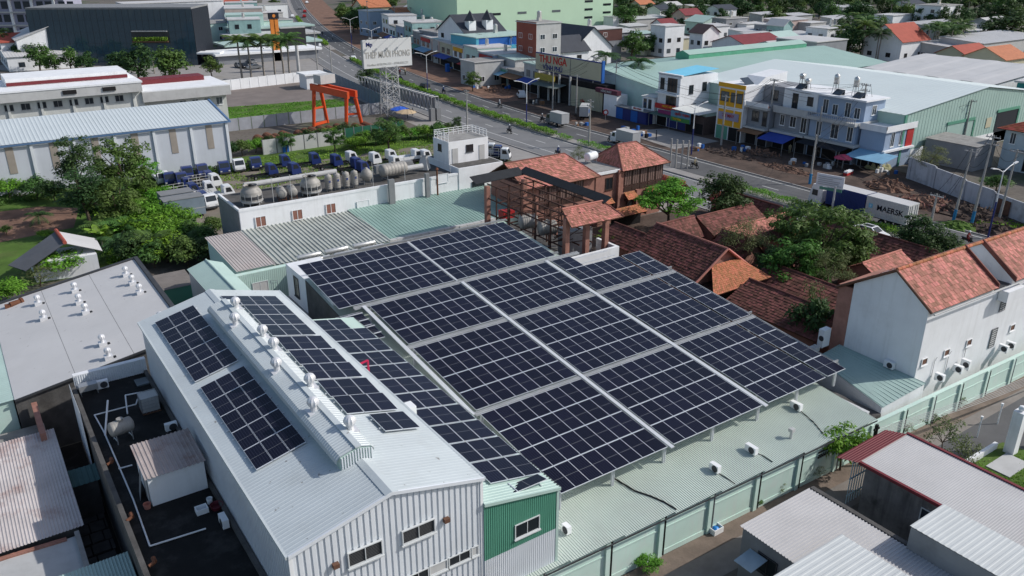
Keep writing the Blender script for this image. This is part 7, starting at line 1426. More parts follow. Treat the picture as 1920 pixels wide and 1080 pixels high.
for k, (x, y) in enumerate(((455, 158), (473, 158), (497, 156), (518, 155), (545, 153), (533, 150))): p = at(x, y); palm('royal palm in the row behind the white boundary wall, %s from the left' % ('first', 'second', 'third', 'fourth', 'last', 'fifth')[k], p.x, p.y, 8, PFd if k % 2 else PF, 1.25, 'royal palms by the road')
for x, y, s, lab in ((10, 100, 1.1, 'palm at the left edge before white low houses'), (290, 118, .9, 'palm in front of the planted glass office terrace'), (215, 120, .8, 'palm left of the office garden trees'), (1133, 160, 1.1, 'slim palm at the blue end of the sign board'), (1193, 175, 1.1, 'slim palm rising before the mint factory wall')): p = at(x, y + 20); palm(lab, p.x, p.y, 6 if s < 1.1 else 8, PFd, s)
p = at(1147, 478); palm('low yellowing palm beside the brick columns', p.x, p.y, 2, PFl, 1.2); p = at(1165, 474); palm('golden fronded palm next to the low green one', p.x, p.y, 2, PFy, 1.2)
for k, (x, y, s) in enumerate(((215, 405, 1.3), (240, 440, 1.2), (225, 470, 1.1), (285, 470, 1.2), (360, 465, 1.1), (200, 445, 1.1), (265, 445, 1.0), (105, 335, .9), (75, 405, .7), (225, 350, 1.))): p = at(x, y + 15, 0); palm('drooping palm in the thicket of the left garden', p.x, p.y, 2, (PFd, PF)[k % 2], s, 'palms of the left garden')
# banana plants
def banana_mesh():
    pos = []; fc = []
    for k in range(10):
        a = k * 2.4; el = R.uniform(.7, 1.35); L_ = R.uniform(1.8, 2.6); n = 6
        for j in range(n):
            for t0, t1 in (((j) / n, (j + 1) / n),):
                def P_(t, sg):
                    r_ = L_ * t * math.cos(el); z = 1.0 + L_ * (math.sin(el) * t - .5 * t * t); w_ = .32 * math.sin(math.pi * min(1, .1 + .9 * t)) ** .7; return (r_ * math.cos(a) - sg * w_ * math.sin(a), r_ * math.sin(a) + sg * w_ * math.cos(a), z - abs(sg) * .12)
                i = len(pos); pos += [P_(t0, -1), P_(t0, 0), P_(t0, 1), P_(t1, -1), P_(t1, 0), P_(t1, 1)]; fc += [(i, i + 1, i + 4, i + 3), (i + 1, i + 2, i + 5, i + 4)]
    me = bpy.data.meshes.new('leaves'); me.from_pydata(pos, [], fc); me.materials.append(lm['lime']); me.update(); return me
BN = banana_mesh()
for k, (x, y) in enumerate(((215, 440), (230, 425), (245, 455), (205, 430), (225, 460), (195, 470))): p = at(x, y); T = thing('banana_plant', 'broad leaved banana plant in the left garden thicket', 'banana plant', p, 'banana plants of the left garden', R.uniform(0, 6)); s = R.uniform(1.1, 1.6); T.scale = (s, s, s); inst('stem', PT[2], T, (0, 0, 0)); inst('leaves', BN, T, (0, 0, .2))
# far trees
def far_ok(x, y):
    return abs(x - xs(y)) > 30
n = 0
for k in range(1200):
    px_, py_ = R.uniform(1130, 1930), R.choice((R.uniform(-6, 60), R.uniform(-6, 20), R.uniform(0, 110)))
    if py_ > 60 and px_ < 1540: continue
    if py_ > 60 and not (1560 < px_ < 1660 or 1740 < px_ < 1800): continue
    p = at(px_, py_); 
    if n >= 290: break
    tree(R.choice(('far', 'far2', 'far')), 'tree in the far district beyond the factories', p.x, p.y, R.uniform(1.0, 1.9), None, 'trees of the far district'); n += 1
for k in range(34):
    px_, py_ = R.choice(((R.uniform(1560, 1665), R.uniform(75, 118)), (R.uniform(1730, 1800), R.uniform(90, 112)), (R.uniform(1600, 1900), R.uniform(0, 40)))); p = at(px_, py_); palm('coconut palm among the far houses', p.x, p.y, 8, R.choice((PF, PFd)), R.uniform(.9, 1.2), 'coconut palms of the far district')
tpx('far', 'big dark round tree at the right end of the far district', 1885, 55, 3.2, sz=2.2); tpx('far', 'big dark tree left of the white house with red gable', 1625, 60, 2.2, sz=2.); tpx('far2', 'tree beside the slate gables', 1185, 85, 1.6); tpx('far2', 'dark bush tree behind the mint factory', 1215, 82, 1.2)
for k in range(46):
    px_, py_ = R.choice(((R.uniform(380, 520), R.uniform(0, 34)), (R.uniform(640, 720), R.uniform(20, 62)), (R.uniform(650, 760), R.uniform(-4, 20)), (R.uniform(280, 400), R.uniform(-4, 8)))); p = at(px_, py_); tree(R.choice(('far', 'far2')), 'tree along the far stretch of the road', p.x, p.y, R.uniform(1.0, 1.7), None, 'trees along the far road')
# far woodland as one mass
v = []
for k in range(900):
    px_ = R.uniform(900, 2050); py_ = R.uniform(-70, 4) if px_ > 1400 else R.uniform(-70, -12); p = at(px_, py_); v.append((p.x, p.y, R.uniform(2.5, 6.)))
for k in range(250): p = at(R.uniform(-100, 900), R.uniform(-70, -8)); v.append((p.x, p.y, R.uniform(2.5, 6.)))
o = bpy.data.objects.new('woodland', lmesh('woodland', clumps(v, [R.uniform(3, 5.5) for _ in v], 34, 1.7), lm['dark'])); COL.objects.link(o); struct(o, 'stuff'); o['label'] = 'far off woods along the top of the view'
# median hedge
def hedge(label, y0, y1, per, size, h=.85):
    n = int((y1 - y0) * per); y = NR.uniform(y0, y1, n); x = np.array([xs(t) for t in y]) + NR.uniform(-.75, .75, n); z = .2 + h * NR.uniform(0, 1, n) ** .5 * (.85 + .15 * np.sin(y * 1.3))
    side = np.where(NR.random(n) < .5, 1, -1); nn = unit(n) * .7 + np.array([0, 0, .6]); nn /= np.linalg.norm(nn, axis=1)[:, None]
    o = bpy.data.objects.new('median_hedge', lmesh('median_hedge', leaves(np.stack([x, y, z], 1), nn, size), lm['lime'])); COL.objects.link(o); tag(o, label, 'hedge', 'hedges on the road median')
hedge('clipped median hedge stretch beside the container lorry', 42, 64.5, 190, .24, 1.0); hedge('median hedge stretch between courtyard trees and lorry', 66, 78, 190, .24, 1.0); hedge('median hedge stretch behind the restaurant', 104, 116, 110, .26); hedge('short median hedge tufts before the box lorry', 118.5, 122, 110, .26); hedge('long median hedge below the billboard', 123.5, 250, 130, .36, 1.1); hedge('far median hedge beyond the crossing gap', 292, 420, 40, .7, 1.2)
# ground cover
def cover(label, poly, n, size, m, hmax=.4):
    pts = []; xs0, xs1 = min(p[0] for p in poly), max(p[0] for p in poly); ys0, ys1 = min(p[1] for p in poly), max(p[1] for p in poly)
    x = NR.uniform(xs0, xs1, n); y = NR.uniform(ys0, ys1, n); keep = np.ones(n, bool); k = len(poly); A = sum(poly[i][0] * poly[(i + 1) % k][1] - poly[(i + 1) % k][0] * poly[i][1] for i in range(k)); sg = 1 if A > 0 else -1
    for i in range(k): (ax_, ay_), (bx_, by_) = poly[i], poly[(i + 1) % k]; keep &= sg * ((bx_ - ax_) * (y - ay_) - (by_ - ay_) * (x - ax_)) > 0
    keep &= (np.sin(x * .9 + 2 * np.sin(y * .5)) + np.sin(y * 1.1 + np.sin(x * .7))) > -1.0
    x, y = x[keep], y[keep]; n = len(x); nn = unit(n) * .8 + np.array([0, 0, .5]); nn /= np.linalg.norm(nn, axis=1)[:, None]; o = bpy.data.objects.new('ground_cover', lmesh('ground_cover', leaves(np.stack([x, y, NR.uniform(.03, hmax, n)], 1), nn, size, .4), lm[m])); COL.objects.link(o); struct(o, 'stuff'); o['label'] = label
cover('rough grass and weeds of the left garden', [(11.5, 97), (22, 97), (27, 131), (13, 131)], 15000, .5, 'bright'); cover('grass between the parked lorries', [(24, 117), (72, 117), (76, 138), (24, 138)], 16000, .35, 'lime', .25); cover('mown lawn behind the gantry crane', [(45, 164.5), (78, 164.5), (76, 186), (48, 190)], 9000, .4, 'bright', .15); cover('weeds on the rubble plot', [(105, 38), (113, 40), (112, 50), (105, 50)], 2500, .4, 'bright', .35); cover('garden grass by the gate pillar', [(50, 15), (59, 15), (58, 21.5), (50, 22.3)], 5000, .16, 'bright', .08); cover('weeds below the warehouse hedge', [(-12, 131), (40, 131), (40, 136), (-12, 136)], 6000, .5, 'mid', .6)
# ================================================================== vehicles, people, poles, wires, clutter
tyre_m = mat('tyre', (.012, .012, .012), .85); rim_m = mat('rim', (.35, .35, .36), .4, metal=.5)
paint = lambda n, c: mat(n, c, .35, .04, 1., spec=.5)
pw, pbl, pbk, psv, prd, pgr = paint('car_white', (.72, .73, .74)), paint('car_blue', (.018, .035, .15)), paint('car_black', (.012, .012, .014)), paint('car_silver', (.38, .39, .40)), paint('car_red', (.28, .015, .015)), paint('car_grey', (.16, .165, .17))
lamp_m = mat('headlamp', (.6, .6, .58), .2)
def wheel(par, x, y, r, w_=.22):
    b = MB(); b.lathe([(r * .55, -w_ / 2), (r * .92, -w_ / 2), (r, -w_ / 3), (r, w_ / 3), (r * .92, w_ / 2), (r * .55, w_ / 2)], (x, y, r), 14, (0, 1, 0)); o = b.build('tyre', tyre_m, par, local=True); b = MB(); b.lathe([(0, -w_ * .4), (r * .56, -w_ * .42), (r * .56, w_ * .42), (0, w_ * .4)], (x, y, r), 10, (0, 1, 0)); b.build('rim', rim_m, par, local=True)
def prof(pts, y0, y1, inset=0.):
    b = MB(); n = len(pts); zs_ = [p[1] for p in pts]; lo, hi = min(zs_), max(zs_)
    f = lambda p, s: (p[0], (y0 if s else y1) + (1 if s else -1) * inset * (p[1] - lo) / (hi - lo), p[1])
    L_ = [f(p, 1) for p in pts]; R_ = [f(p, 0) for p in pts]; A = sum(pts[k][0] * pts[(k + 1) % n][1] - pts[(k + 1) % n][0] * pts[k][1] for k in range(n))
    if A > 0: b.face(*L_); b.face(*R_[::-1])
    else: b.face(*L_[::-1]); b.face(*R_)
    for k in range(n):
        q_ = (L_[k], R_[k], R_[(k + 1) % n], L_[(k + 1) % n]); b.face(*(q_ if A > 0 else q_[::-1]))
    return b
def lorry(label, x, y, rot, m, kind='chassis', L_=4.9, group='parked light lorries', z=0):
    """local x runs backwards from the front bumper"""
    T = thing('light_lorry', label, 'lorry', (x, y, z), group, rot); w_ = .85
    prof([(0, .45), (1.55, .45), (1.55, 2.05), (1.4, 2.15), (.55, 2.15), (.42, 2.08), (.1, 1.3), (.02, 1.0)], -w_, w_, .07).build('cab', m, T, local=True)
    b = MB(); b.face((.085, -.72, 1.32), (.085, .72, 1.32), (.37, .68, 2.0), (.37, -.68, 2.0)); b.build('windscreen', g_dark, T, local=True)
    for s in (-1, 1): b = MB(); b.face(*[(a, s * (w_ + .012 - .07 * (zz - .45) / 1.7), zz) for a, zz in ((.35, 1.3), (1.25, 1.3), (1.25, 1.95), (.62, 1.95))][::s]); b.build('window', g_dark, T, local=True)
    b = MB(); b.box(-.06, -w_, .38, .02, w_, .62); b.build('bumper', dgrey, T, local=True)
    for s in (-1, 1): b = MB(); b.box(-.03, s * .62 - .14, .7, .06, s * .62 + .14, .88); b.build('headlight', lamp_m, T, local=True)
    b = MB(); b.box(1.3, -.42, .55, L_, -.3, .72); b.box(1.3, .3, .55, L_, .42, .72)
    for q_ in (1.9, 2.9, 3.9, L_ - .1): b.box(q_, -.3, .57, q_ + .1, .3, .7)
    b.build('chassis', black, T, local=True)
    for q_ in (.8, 3.7):
        for s in (-1, 1): wheel(T, q_, s * .74, .34, .2 if q_ < 1 else .34)
    if kind == 'box':
        b = MB(); b.box(1.7, -.95, .8, L_ + .2, .95, 2.75); b.build('box_body', psv, T, local=True); b = MB(); b.box(1.65, -.97, 2.75, L_ + .25, .97, 2.8); b.build('box_roof', lgrey, T, local=True)
    if kind == 'bed':
        b = MB(); b.box(1.65, -.85, .75, L_, .85, .85); b.box(1.65, -.85, .85, L_, -.8, 1.25); b.box(1.65, .8, .85, L_, .85, 1.25); b.build('bed', m, T, local=True)
    if kind == 'frame':
        b = MB()
        for xx in (1.8, 3.2, L_ - .1):
            for s in (-.8, .8): b.box(xx, s - .03, .75, xx + .06, s + .03, 2.2)
        for zz in (.75, 1.3, 1.75, 2.15):
            for s in (-.8, .8): b.box(1.8, s - .02, zz, L_, s + .02, zz + .05)
        b.build('stake_body', lgrey, T, local=True)
    return T
col = {'b': (pbl, 'blue'), 'w': (pw, 'white')}
PI2 = math.pi / 2
for k, (x, y, c, rt, kd, lab) in enumerate(((310, 350, 'w', PI2, 'bed', 'white pick-up lorry at the left end of the parked row'), (322, 352, 'b', PI2, 'bed', 'blue lorry bed tucked behind the white pick-up'), (355, 340, 'b', PI2, 'chassis', 'blue lorry with pale windscreen, second in the parked row'), (384, 335, 'b', PI2, 'chassis', 'blue chassis lorry, third in the front facing row'), (424, 330, 'b', PI2, 'chassis', 'blue chassis lorry left of the white front facing one'), (452, 325, 'w', PI2, 'chassis', 'white lorry facing the camera between two blue ones'), (483, 321, 'b', PI2, 'chassis', 'blue lorry at the right end of the front facing row'), (545, 313, 'b', math.pi, 'chassis', 'blue cab chassis facing right before the grey wall'), (600, 309, 'b', math.pi, 'chassis', 'blue cab chassis farther right before the grey wall'), (562, 328, 'b', math.pi, 'chassis', 'blue cab peeking over the roof duct'), (668, 306, 'w', math.pi, 'chassis', 'white cab behind the two blue cabs'), (678, 318, 'b', math.pi, 'chassis', 'blue cab, nearer of the pair behind the round tank'), (690, 325, 'b', math.pi, 'chassis', 'blue cab right behind the round tank'), (742, 303, 'w', math.pi, 'chassis', 'white cab chassis right of the big round tree'), (790, 302, 'w', math.pi, 'bed', 'white lorry with dark tarp load by the rooftop room'), (806, 303, 'w', math.pi, 'chassis', 'white cab just left of the rooftop room'), (750, 315, 'w', math.pi, 'chassis', 'white cab roof showing over the big steel tank'), (405, 365, 'w', math.pi, 'bed', 'white lorry facing right behind the slate containers'), (415, 350, 'w', math.pi, 'frame', 'white stake body lorry in the middle of the park'), (440, 372, 'w', math.pi, 'bed', 'white pick-up close to the cooling tower'), (395, 385, 'b', math.pi, 'chassis', 'dark blue lorry between containers and tank building'), (400, 395, 'w', PI2, 'frame', 'white stake body lorry beside the tank building wall'), (405, 345, 'b', math.pi, 'chassis', 'blue cab half hidden by the white stake lorry'), (365, 358, 'b', math.pi, 'chassis', 'blue chassis lorry parked crosswise behind the containers'), (375, 368, 'b', math.pi, 'frame', 'blue stake lorry crosswise nearest the slate containers'), (345, 352, 'b', PI2, 'chassis', 'blue chassis lorry squeezed next to the pick-up'), (640, 312, 'b', math.pi, 'chassis', 'blue cab chassis before the green fence'), (712, 308, 'w', math.pi, 'chassis', 'white chassis lorry right of the green fence'), (520, 330, 'b', math.pi, 'chassis', 'blue chassis lorry above the cooling towers'))):
    p = at(x, y); lorry(lab, p.x, p.y, rt + R.uniform(-.08, .08), col[c][0], kd)
for k, (x, y, c, lab) in enumerate(((915, 282, 'w', 'white lorry at the roadside end beside the rooftop room'), (928, 288, 'b', 'blue lorry next to the roadside white one'), (940, 291, 'w', 'white lorry second from the road'), (953, 295, 'b', 'blue lorry behind the restaurant roof'), (966, 300, 'w', 'white lorry closest to the restaurant roof'))):
    p = at(x, y); lorry(lab, p.x - 1, p.y, math.pi * .75, col[c][0], 'frame' if k > 2 else 'chassis')
def car(label, x, y, rot, m, L_=4.4, h=1.5, group='cars on the road', suv=False, z=0):
    T = thing('car', label, 'car', (x, y, z), group, rot); w_ = .88
    prof([(0, .35), (L_, .35), (L_, .8), (L_ - .1, .98), (L_ - .9, 1.02), (1.1, .98), (.15, .78), (0, .62)], -w_, w_, .06).build('body', m, T, local=True)
    a0, a1 = (1.05, L_ - .15 if suv else L_ - .55); prof([(a0, .96), (a1, .98), (a1 - (.25 if suv else .75), h), (a0 + .85, h)], -w_ + .06, w_ - .06, .16).build('cabin', m, T, local=True)
    b = MB(); b.face((a0 + .06, -.66, 1.03), (a0 + .06, .66, 1.03), (a0 + .78, .56, h - .04), (a0 + .78, -.56, h - .04)); b.build('windscreen', g_dark, T, local=True)
    for s in (-1, 1):
        yy = lambda zz: s * (w_ - .06 - .16 * (zz - .96) / (h - .96) + .012); q_ = [(a0 + .3, yy(1.05), 1.05), (a1 - .3, yy(1.05), 1.05), (a1 - (.4 if suv else .8), yy(h - .08), h - .08), (a0 + .88, yy(h - .08), h - .08)]; b = MB(); b.face(*q_[::s]); b.build('window', g_dark, T, local=True)
        b = MB(); b.box(-.01, s * .6 - .18, .62, .14, s * .6 + .18, .76); b.build('headlight', lamp_m, T, local=True)
        for q_ in (.85, L_ - .85): wheel(T, q_, s * (w_ - .1), .32, .22)
    b = MB(); b.face((a0 + .95, -.45, h + .004), (a0 + .95, .45, h + .004), (a1 - .9, .45, h + .004), (a1 - .9, -.45, h + .004)); b.build('roof_panel', g_dark if L_ > 4.4 and m is pw else m, T, local=True); return T
p = at(1632, 446); car('white saloon car on the near carriageway beside the hedge', 91.6, 52.3, PI2, pw, 4.7)
car('white car parked on the dirt forecourt near the sign board', *at(975, 180)[:2], math.pi * 1.35, pw, 4.3, 1.65, suv=True)
for x, y, m, lab, sv in ((787, 168, pbk, 'black van on the far carriageway below the billboard', True), (661, 112, pw, 'white car on the far carriageway left of the billboard', False), (745, 150, pbk, 'dark car half hidden by the billboard pylon', False), (583, 58, pgr, 'dark car at the far hedge gap', False), (597, 88, pw, 'white car on the near carriageway by the screen', False), (548, 32, pw, 'white car far up the near carriageway', False), (570, 32, prd, 'red car far up the road, nearer one', False), (571, 23, prd, 'red car far up the road, farther one', False), (575, 6, pw, 'white car at the very top of the road', False), (562, 17, pgr, 'grey car far up the road', False)):
    p = at(x, y); car(lab, p.x, p.y, -PI2 - .3 if p.y > 200 else -PI2, m, 4.4, 1.9 if sv else 1.5, suv=sv)
p = at(1135, 252); lorry('grey box lorry driving on the far carriageway', 101.0, 113.8, -PI2, pw, 'box', 6.0, 'road traffic'); lorry('grey covered lorry by the median hedge', 101.5, 134.5, -PI2, pgr, 'box', 5.4, 'road traffic')
T = lorry('white box lorry with a blue stripe parked on the dirt', *at(1100, 215)[:2], math.pi * 1.25, pw, 'box', 6.2, 'road traffic'); b = MB()
for s in (-1, 1): b.box(1.9, s * .965 - .01, 1.4, 6.0, s * .965 + .01, 2.1)
b.build('stripe', blue_p, T, local=True)
# container lorry
T = thing('container_lorry', 'long container lorry with one blue and one white container', 'lorry', (97.6, 67.6, 0), None, -PI2)
prof([(0, .5), (2.1, .5), (2.1, 3.0), (1.9, 3.35), (.5, 3.3), (.15, 2.2), (.02, 1.2)], -1.15, 1.15, .06).build('cab', pw, T, local=True)
b = MB(); b.face((.14, -1.0, 1.95), (.14, 1.0, 1.95), (.42, .95, 2.9), (.42, -.95, 2.9)); b.build('windscreen', g_dark, T, local=True)
for s in (-1, 1): b = MB(); b.face(*[(a, s * 1.155, zz) for a, zz in ((.5, 1.8), (1.4, 1.8), (1.4, 2.6), (.6, 2.6))][::s]); b.build('window', g_dark, T, local=True)
b = MB(); b.box(.5, -.5, .75, 14.4, -.35, 1.05); b.box(.5, .35, .75, 14.4, .5, 1.05); b.box(2.2, -1.05, .5, 4.0, 1.05, .85); b.build('chassis', black, T, local=True)
for q_ in (1.0, 3.0, 3.9, 11.2, 12.3, 13.4):
    for s in (-1, 1): wheel(T, q_, s * .95, .48, .35)
cw = mat('container_white', (.55, .56, .55), .6, .06, .5, .3, (.36, .34, .31), .5, .3); cb = mat('container_blue', (.02, .045, .17), .55, .12, .6, .3, (.03, .04, .09), .6)
for x0_, m, nm in ((2.75, cb, 'blue_container'), (8.75, cw, 'white_container')):
    b = MB(); x1_ = x0_ + 5.85; b.box(x0_, -1.13, 1.1, x1_, 1.13, 3.6)
    for s in (-1, 1):
        for k in range(26): xx = x0_ + .2 + k * .215; b.box(xx, s * 1.15 - .02, 1.25, xx + .11, s * 1.15 + .02, 3.48)
        b.box(x0_, s * 1.15 - .03, 3.48, x1_, s * 1.15 + .03, 3.62); b.box(x0_, s * 1.15 - .03, 1.08, x1_, s * 1.15 + .03, 1.24)
    C_ = b.build(nm, m, T, local=True); b = MB(); b.box(x0_ + .03, -1.12, 3.602, x1_ - .03, 1.12, 3.625); b.build('top', cool_roof, C_, local=True)
    if m is cw:
        b = MB()
        for q_ in (-.8, -.35, .35, .8): b.cyl((x1_ + .04, q_, 1.2), (x1_ + .04, q_, 3.5), .035, n=6)
        for zz in (1.6, 2.2, 2.9): b.box(x1_ + .005, -1.1, zz, x1_ + .03, 1.1, zz + .05)
        b.build('door_bars', lgrey, C_, local=True)
        TT = text(C_, 'MAERSK', (0, 0, 0), (0, -1, 0), (0, 0, 1), 1.0, navy, ext=.01); TT.location = (0, 0, 0)
        me = TT.data; me.transform(Matrix.Rotation(PI2, 4, 'Z')); me.transform(Matrix.Translation((x0_ + 3.35, -1.185, 2.35)) @ Matrix.Translation(-Vector((0, 0, 0))))
        co = np.array([v_.co[:] for v_ in me.vertices]); c_ = (co.min(0) + co.max(0)) / 2; me.transform(Matrix.Translation(Vector((x0_ + 3.5, -1.185, 2.4)) - Vector(c_)))
        b = MB(); b.box(x0_ + .45, -1.19, 2.15, x0_ + 1.0, -1.175, 2.7); LG = b.build('emblem', mat('emblem_blue', (.15, .5, .68), .5), C_, local=True); b = MB()
        for k in range(7): a_ = k * 2 * math.pi / 7; cx_, cz_ = x0_ + .725, 2.425; b.face((cx_ + .05 * math.cos(a_ + .6), -1.2, cz_ + .05 * math.sin(a_ + .6)), (cx_ + .05 * math.cos(a_ - .6), -1.2, cz_ + .05 * math.sin(a_ - .6)), (cx_ + .22 * math.cos(a_), -1.2, cz_ + .22 * math.sin(a_)))
        b.build('star', white_c, LG, local=True)
# motorbikes with riders
def skin_person(joints, edges, name):
    me = bpy.data.meshes.new(name); me.from_pydata([j[0] for j in joints], edges, []); o = bpy.data.objects.new(name, me); COL.objects.link(o); md = o.modifiers.new('s', 'SKIN'); sv = me.skin_vertices[0].data
    for k, j in enumerate(joints): sv[k].radius = (j[1], j[1] * (j[2] if len(j) > 2 else 1)); sv[k].use_root = (k == 0)
    o.modifiers.new('u', 'SUBSURF').levels = 1; dg = bpy.context.evaluated_depsgraph_get(); m2 = bpy.data.meshes.new_from_object(o.evaluated_get(dg)); bpy.data.objects.remove(o); m2.polygons.foreach_set('use_smooth', [True] * len(m2.polygons)); return m2
seat_j = [((.15, 0, .85), .15), ((.08, 0, 1.1), .15), ((-.02, 0, 1.32), .16), ((-.05, 0, 1.45), .06), ((-.08, 0, 1.56), .1), ((-.08, 0, 1.68), .09)]
seat_e = [(0, 1), (1, 2), (2, 3), (3, 4), (4, 5)]
for s in (-1, 1):
    i = len(seat_j); seat_j += [((-.03, s * .2, 1.34), .065), ((-.18, s * .26, 1.12), .05), ((-.42, s * .27, 1.02), .04), ((.0, s * .12, .82), .1), ((-.3, s * .16, .78), .085), ((-.22, s * .16, .42), .055), ((-.34, s * .16, .36), .045)]; seat_e += [(2, i), (i, i + 1), (i + 1, i + 2), (0, i + 3), (i + 3, i + 4), (i + 4, i + 5), (i + 5, i + 6)]
stand_j = [((0, 0, .95), .15), ((0, 0, 1.15), .14), ((0, 0, 1.38), .16), ((0, 0, 1.5), .055), ((0, 0, 1.6), .1), ((0, 0, 1.72), .085)]; stand_e = [(0, 1), (1, 2), (2, 3), (3, 4), (4, 5)]
for s in (-1, 1):
    i = len(stand_j); stand_j += [((0, s * .2, 1.4), .065), ((.02, s * .25, 1.12), .048), ((-.08, s * .24, .88), .038), ((0, s * .1, .86), .1), ((-.02, s * .11, .5), .07), ((.02, s * .11, .1), .05), ((-.12, s * .11, .05), .045)]; stand_e += [(2, i), (i, i + 1), (i + 1, i + 2), (0, i + 3), (i + 3, i + 4), (i + 4, i + 5), (i + 5, i + 6)]
ME_S = skin_person(seat_j, seat_e, 'rider'); ME_P = skin_person(stand_j, stand_e, 'person')
cl = [mat('cloth_%d' % k, c, .8, .1, 2.) for k, c in enumerate(((.03, .035, .05), (.25, .26, .28), (.02, .04, .12), (.2, .03, .03), (.35, .30, .2)))]
bk_b = MB(); bk_b.ob(V(-.35, -.11, .42), V(1.0, 0, .18), V(0, .22, 0), V(0, 0, .24)); bk_b.ob(V(.0, -.13, .72), V(.75, 0, .06), V(0, .26, 0), V(0, 0, .1)); bk_b.ob(V(-.55, -.17, .45), V(.12, 0, 0), V(0, .34, 0), V(.1, 0, .55)); BK = bk_b.mesh('body', pbk)
bh = MB(); bh.tube([(-.42, -.3, 1.0), (-.46, 0, .98), (-.42, .3, 1.0)], .025, 6); bh.tube([(-.46, 0, .98), (-.62, 0, .3)], .04, 6); BH = bh.mesh('handlebar', dgrey)
bw = MB(); bw.lathe([(.2, -.045), (.28, -.05), (.29, 0), (.28, .05), (.2, .045), (.2, -.045)], (0, 0, .29), 14, (0, 1, 0)); BW = bw.mesh('wheel', tyre_m)
hl_ = MB(); hl_.lathe([(.135, -.06), (.14, 0), (.11, .09), (.05, .125), (0, .13)], (-.08, 0, 1.66), 12); HLM = hl_.mesh('helmet', white_c)
bcols = ['dark', 'grey', 'navy', 'red', 'beige']
for k, (x, y, up, lab) in enumerate(((955, 250, 1, 'nearest the rooftop room'), (937, 202, 0, 'on the far lane right of the truss sign'), (832, 175, 0, 'behind the black van'), (750, 140, 0, 'left one of two beside the billboard edge'), (760, 140, 0, 'right one of two beside the billboard edge'), (1017, 229, 0, 'beside the grey covered lorry'), (1145, 266, 0, 'just behind the grey box lorry'), (1046, 292, 1, 'behind the restaurant ridge'), (1812, 458, 1, 'at the right beyond the dark trees'), (1302, 315, 1, 'next to the restaurant gate poles'), (605, 66, 0, 'far up the road near the hedge gap'), (624, 75, 0, 'far up the road, right of the lamp'), (615, 84, 0, 'far up the road beside the hedge'), (1075, 195, 0, 'parked before the sign hall'), (662, 98, 0, 'above the white car left of the billboard'))):
    p = at(x, y); ci = k % 5; T = thing('motorbike', 'motorbike with rider in %s clothes %s' % (bcols[ci], lab), 'motorbike', p, 'motorbikes', (-PI2 if not up else PI2) + (0 if p.y < 180 else -.35))
    inst('body', BK, T, (0, 0, 0)); inst('handlebar', BH, T, (0, 0, 0)); inst('wheel', BW, T, (-.62, 0, 0)); inst('wheel', BW, T, (.62, 0, 0))
    T2 = thing('person', 'rider in %s, bike %s' % (bcols[ci], lab), 'person', p, 'motorbike riders', T.rotation_euler.z); me = ME_S.copy(); me.materials.clear(); me.materials.append(cl[ci]); inst('body', me, T2, (0, 0, 0)); inst('helmet', HLM, T2, (0, 0, 0))
for k, (x, y, lab) in enumerate(((764, 222, 'standing at the roadside stall by the truss sign'), (774, 218, 'standing right of the roadside stall'), (1080, 120, 'walking on the dirt beside the shops'), (1560, 300, 'standing in the shade under the blue awning'), (1480, 288, 'at the blue tarp shop entrance'), (1230, 262, 'crossing the forecourt slab'), (1620, 300, 'beside the blue umbrella'), (660, 75, 'waiting at the far roadside'))):
    p = at(x, y); T2 = thing('person', 'person in %s clothes %s' % (bcols[k % 5], lab), 'person', p, 'people by the road', R.uniform(0, 6)); me = ME_P.copy(); me.materials.clear(); me.materials.append(cl[k % 5]); inst('body', me, T2, (0, 0, 0)); b = MB(); b.lathe([(.1, -.05), (.105, .02), (.06, .09), (0, .1)], (0.01, 0, 1.71), 10); b.build('hair', black, T2, local=True)
# poles
conc_p = mat('pole_concrete', (.36, .35, .33), .9, .12, 1.5, .3, (.2, .19, .18), 1.)
tops = {}
def pole(key, label, x, y, h, arms=2, m=conc_p, lean=0., blue=False):
    p = at(x, y); T = thing('utility_pole', label, 'pole', p, 'utility poles', 0); t_ = V(lean, 0, h); b = MB(); b.cyl((0, 0, 0), t_, .2, .11, 8); b.build('shaft', m, T, local=True)
    for k in range(arms): b = MB(); z = h - .35 - k * .9; b.box(-.07 + lean, -.9, z, .07 + lean, .9, z + .12); b.build('crossarm', steel, T, local=True); b = MB(); [b.cyl((lean, s, z + .12), (lean, s, z + .35), .05, n=6) for s in (-.8, -.3, .3, .8)]; b.build('insulators', mgrey, T, local=True)
    if blue: b = MB(); b.cyl((0, 0, .02), V(lean, 0, h) * (1.6 / h), .22, .21, 8); b.build('blue_band', mat('pole_blue', (.03, .22, .45), .6), T, local=True)
    tops[key] = p + t_; return T
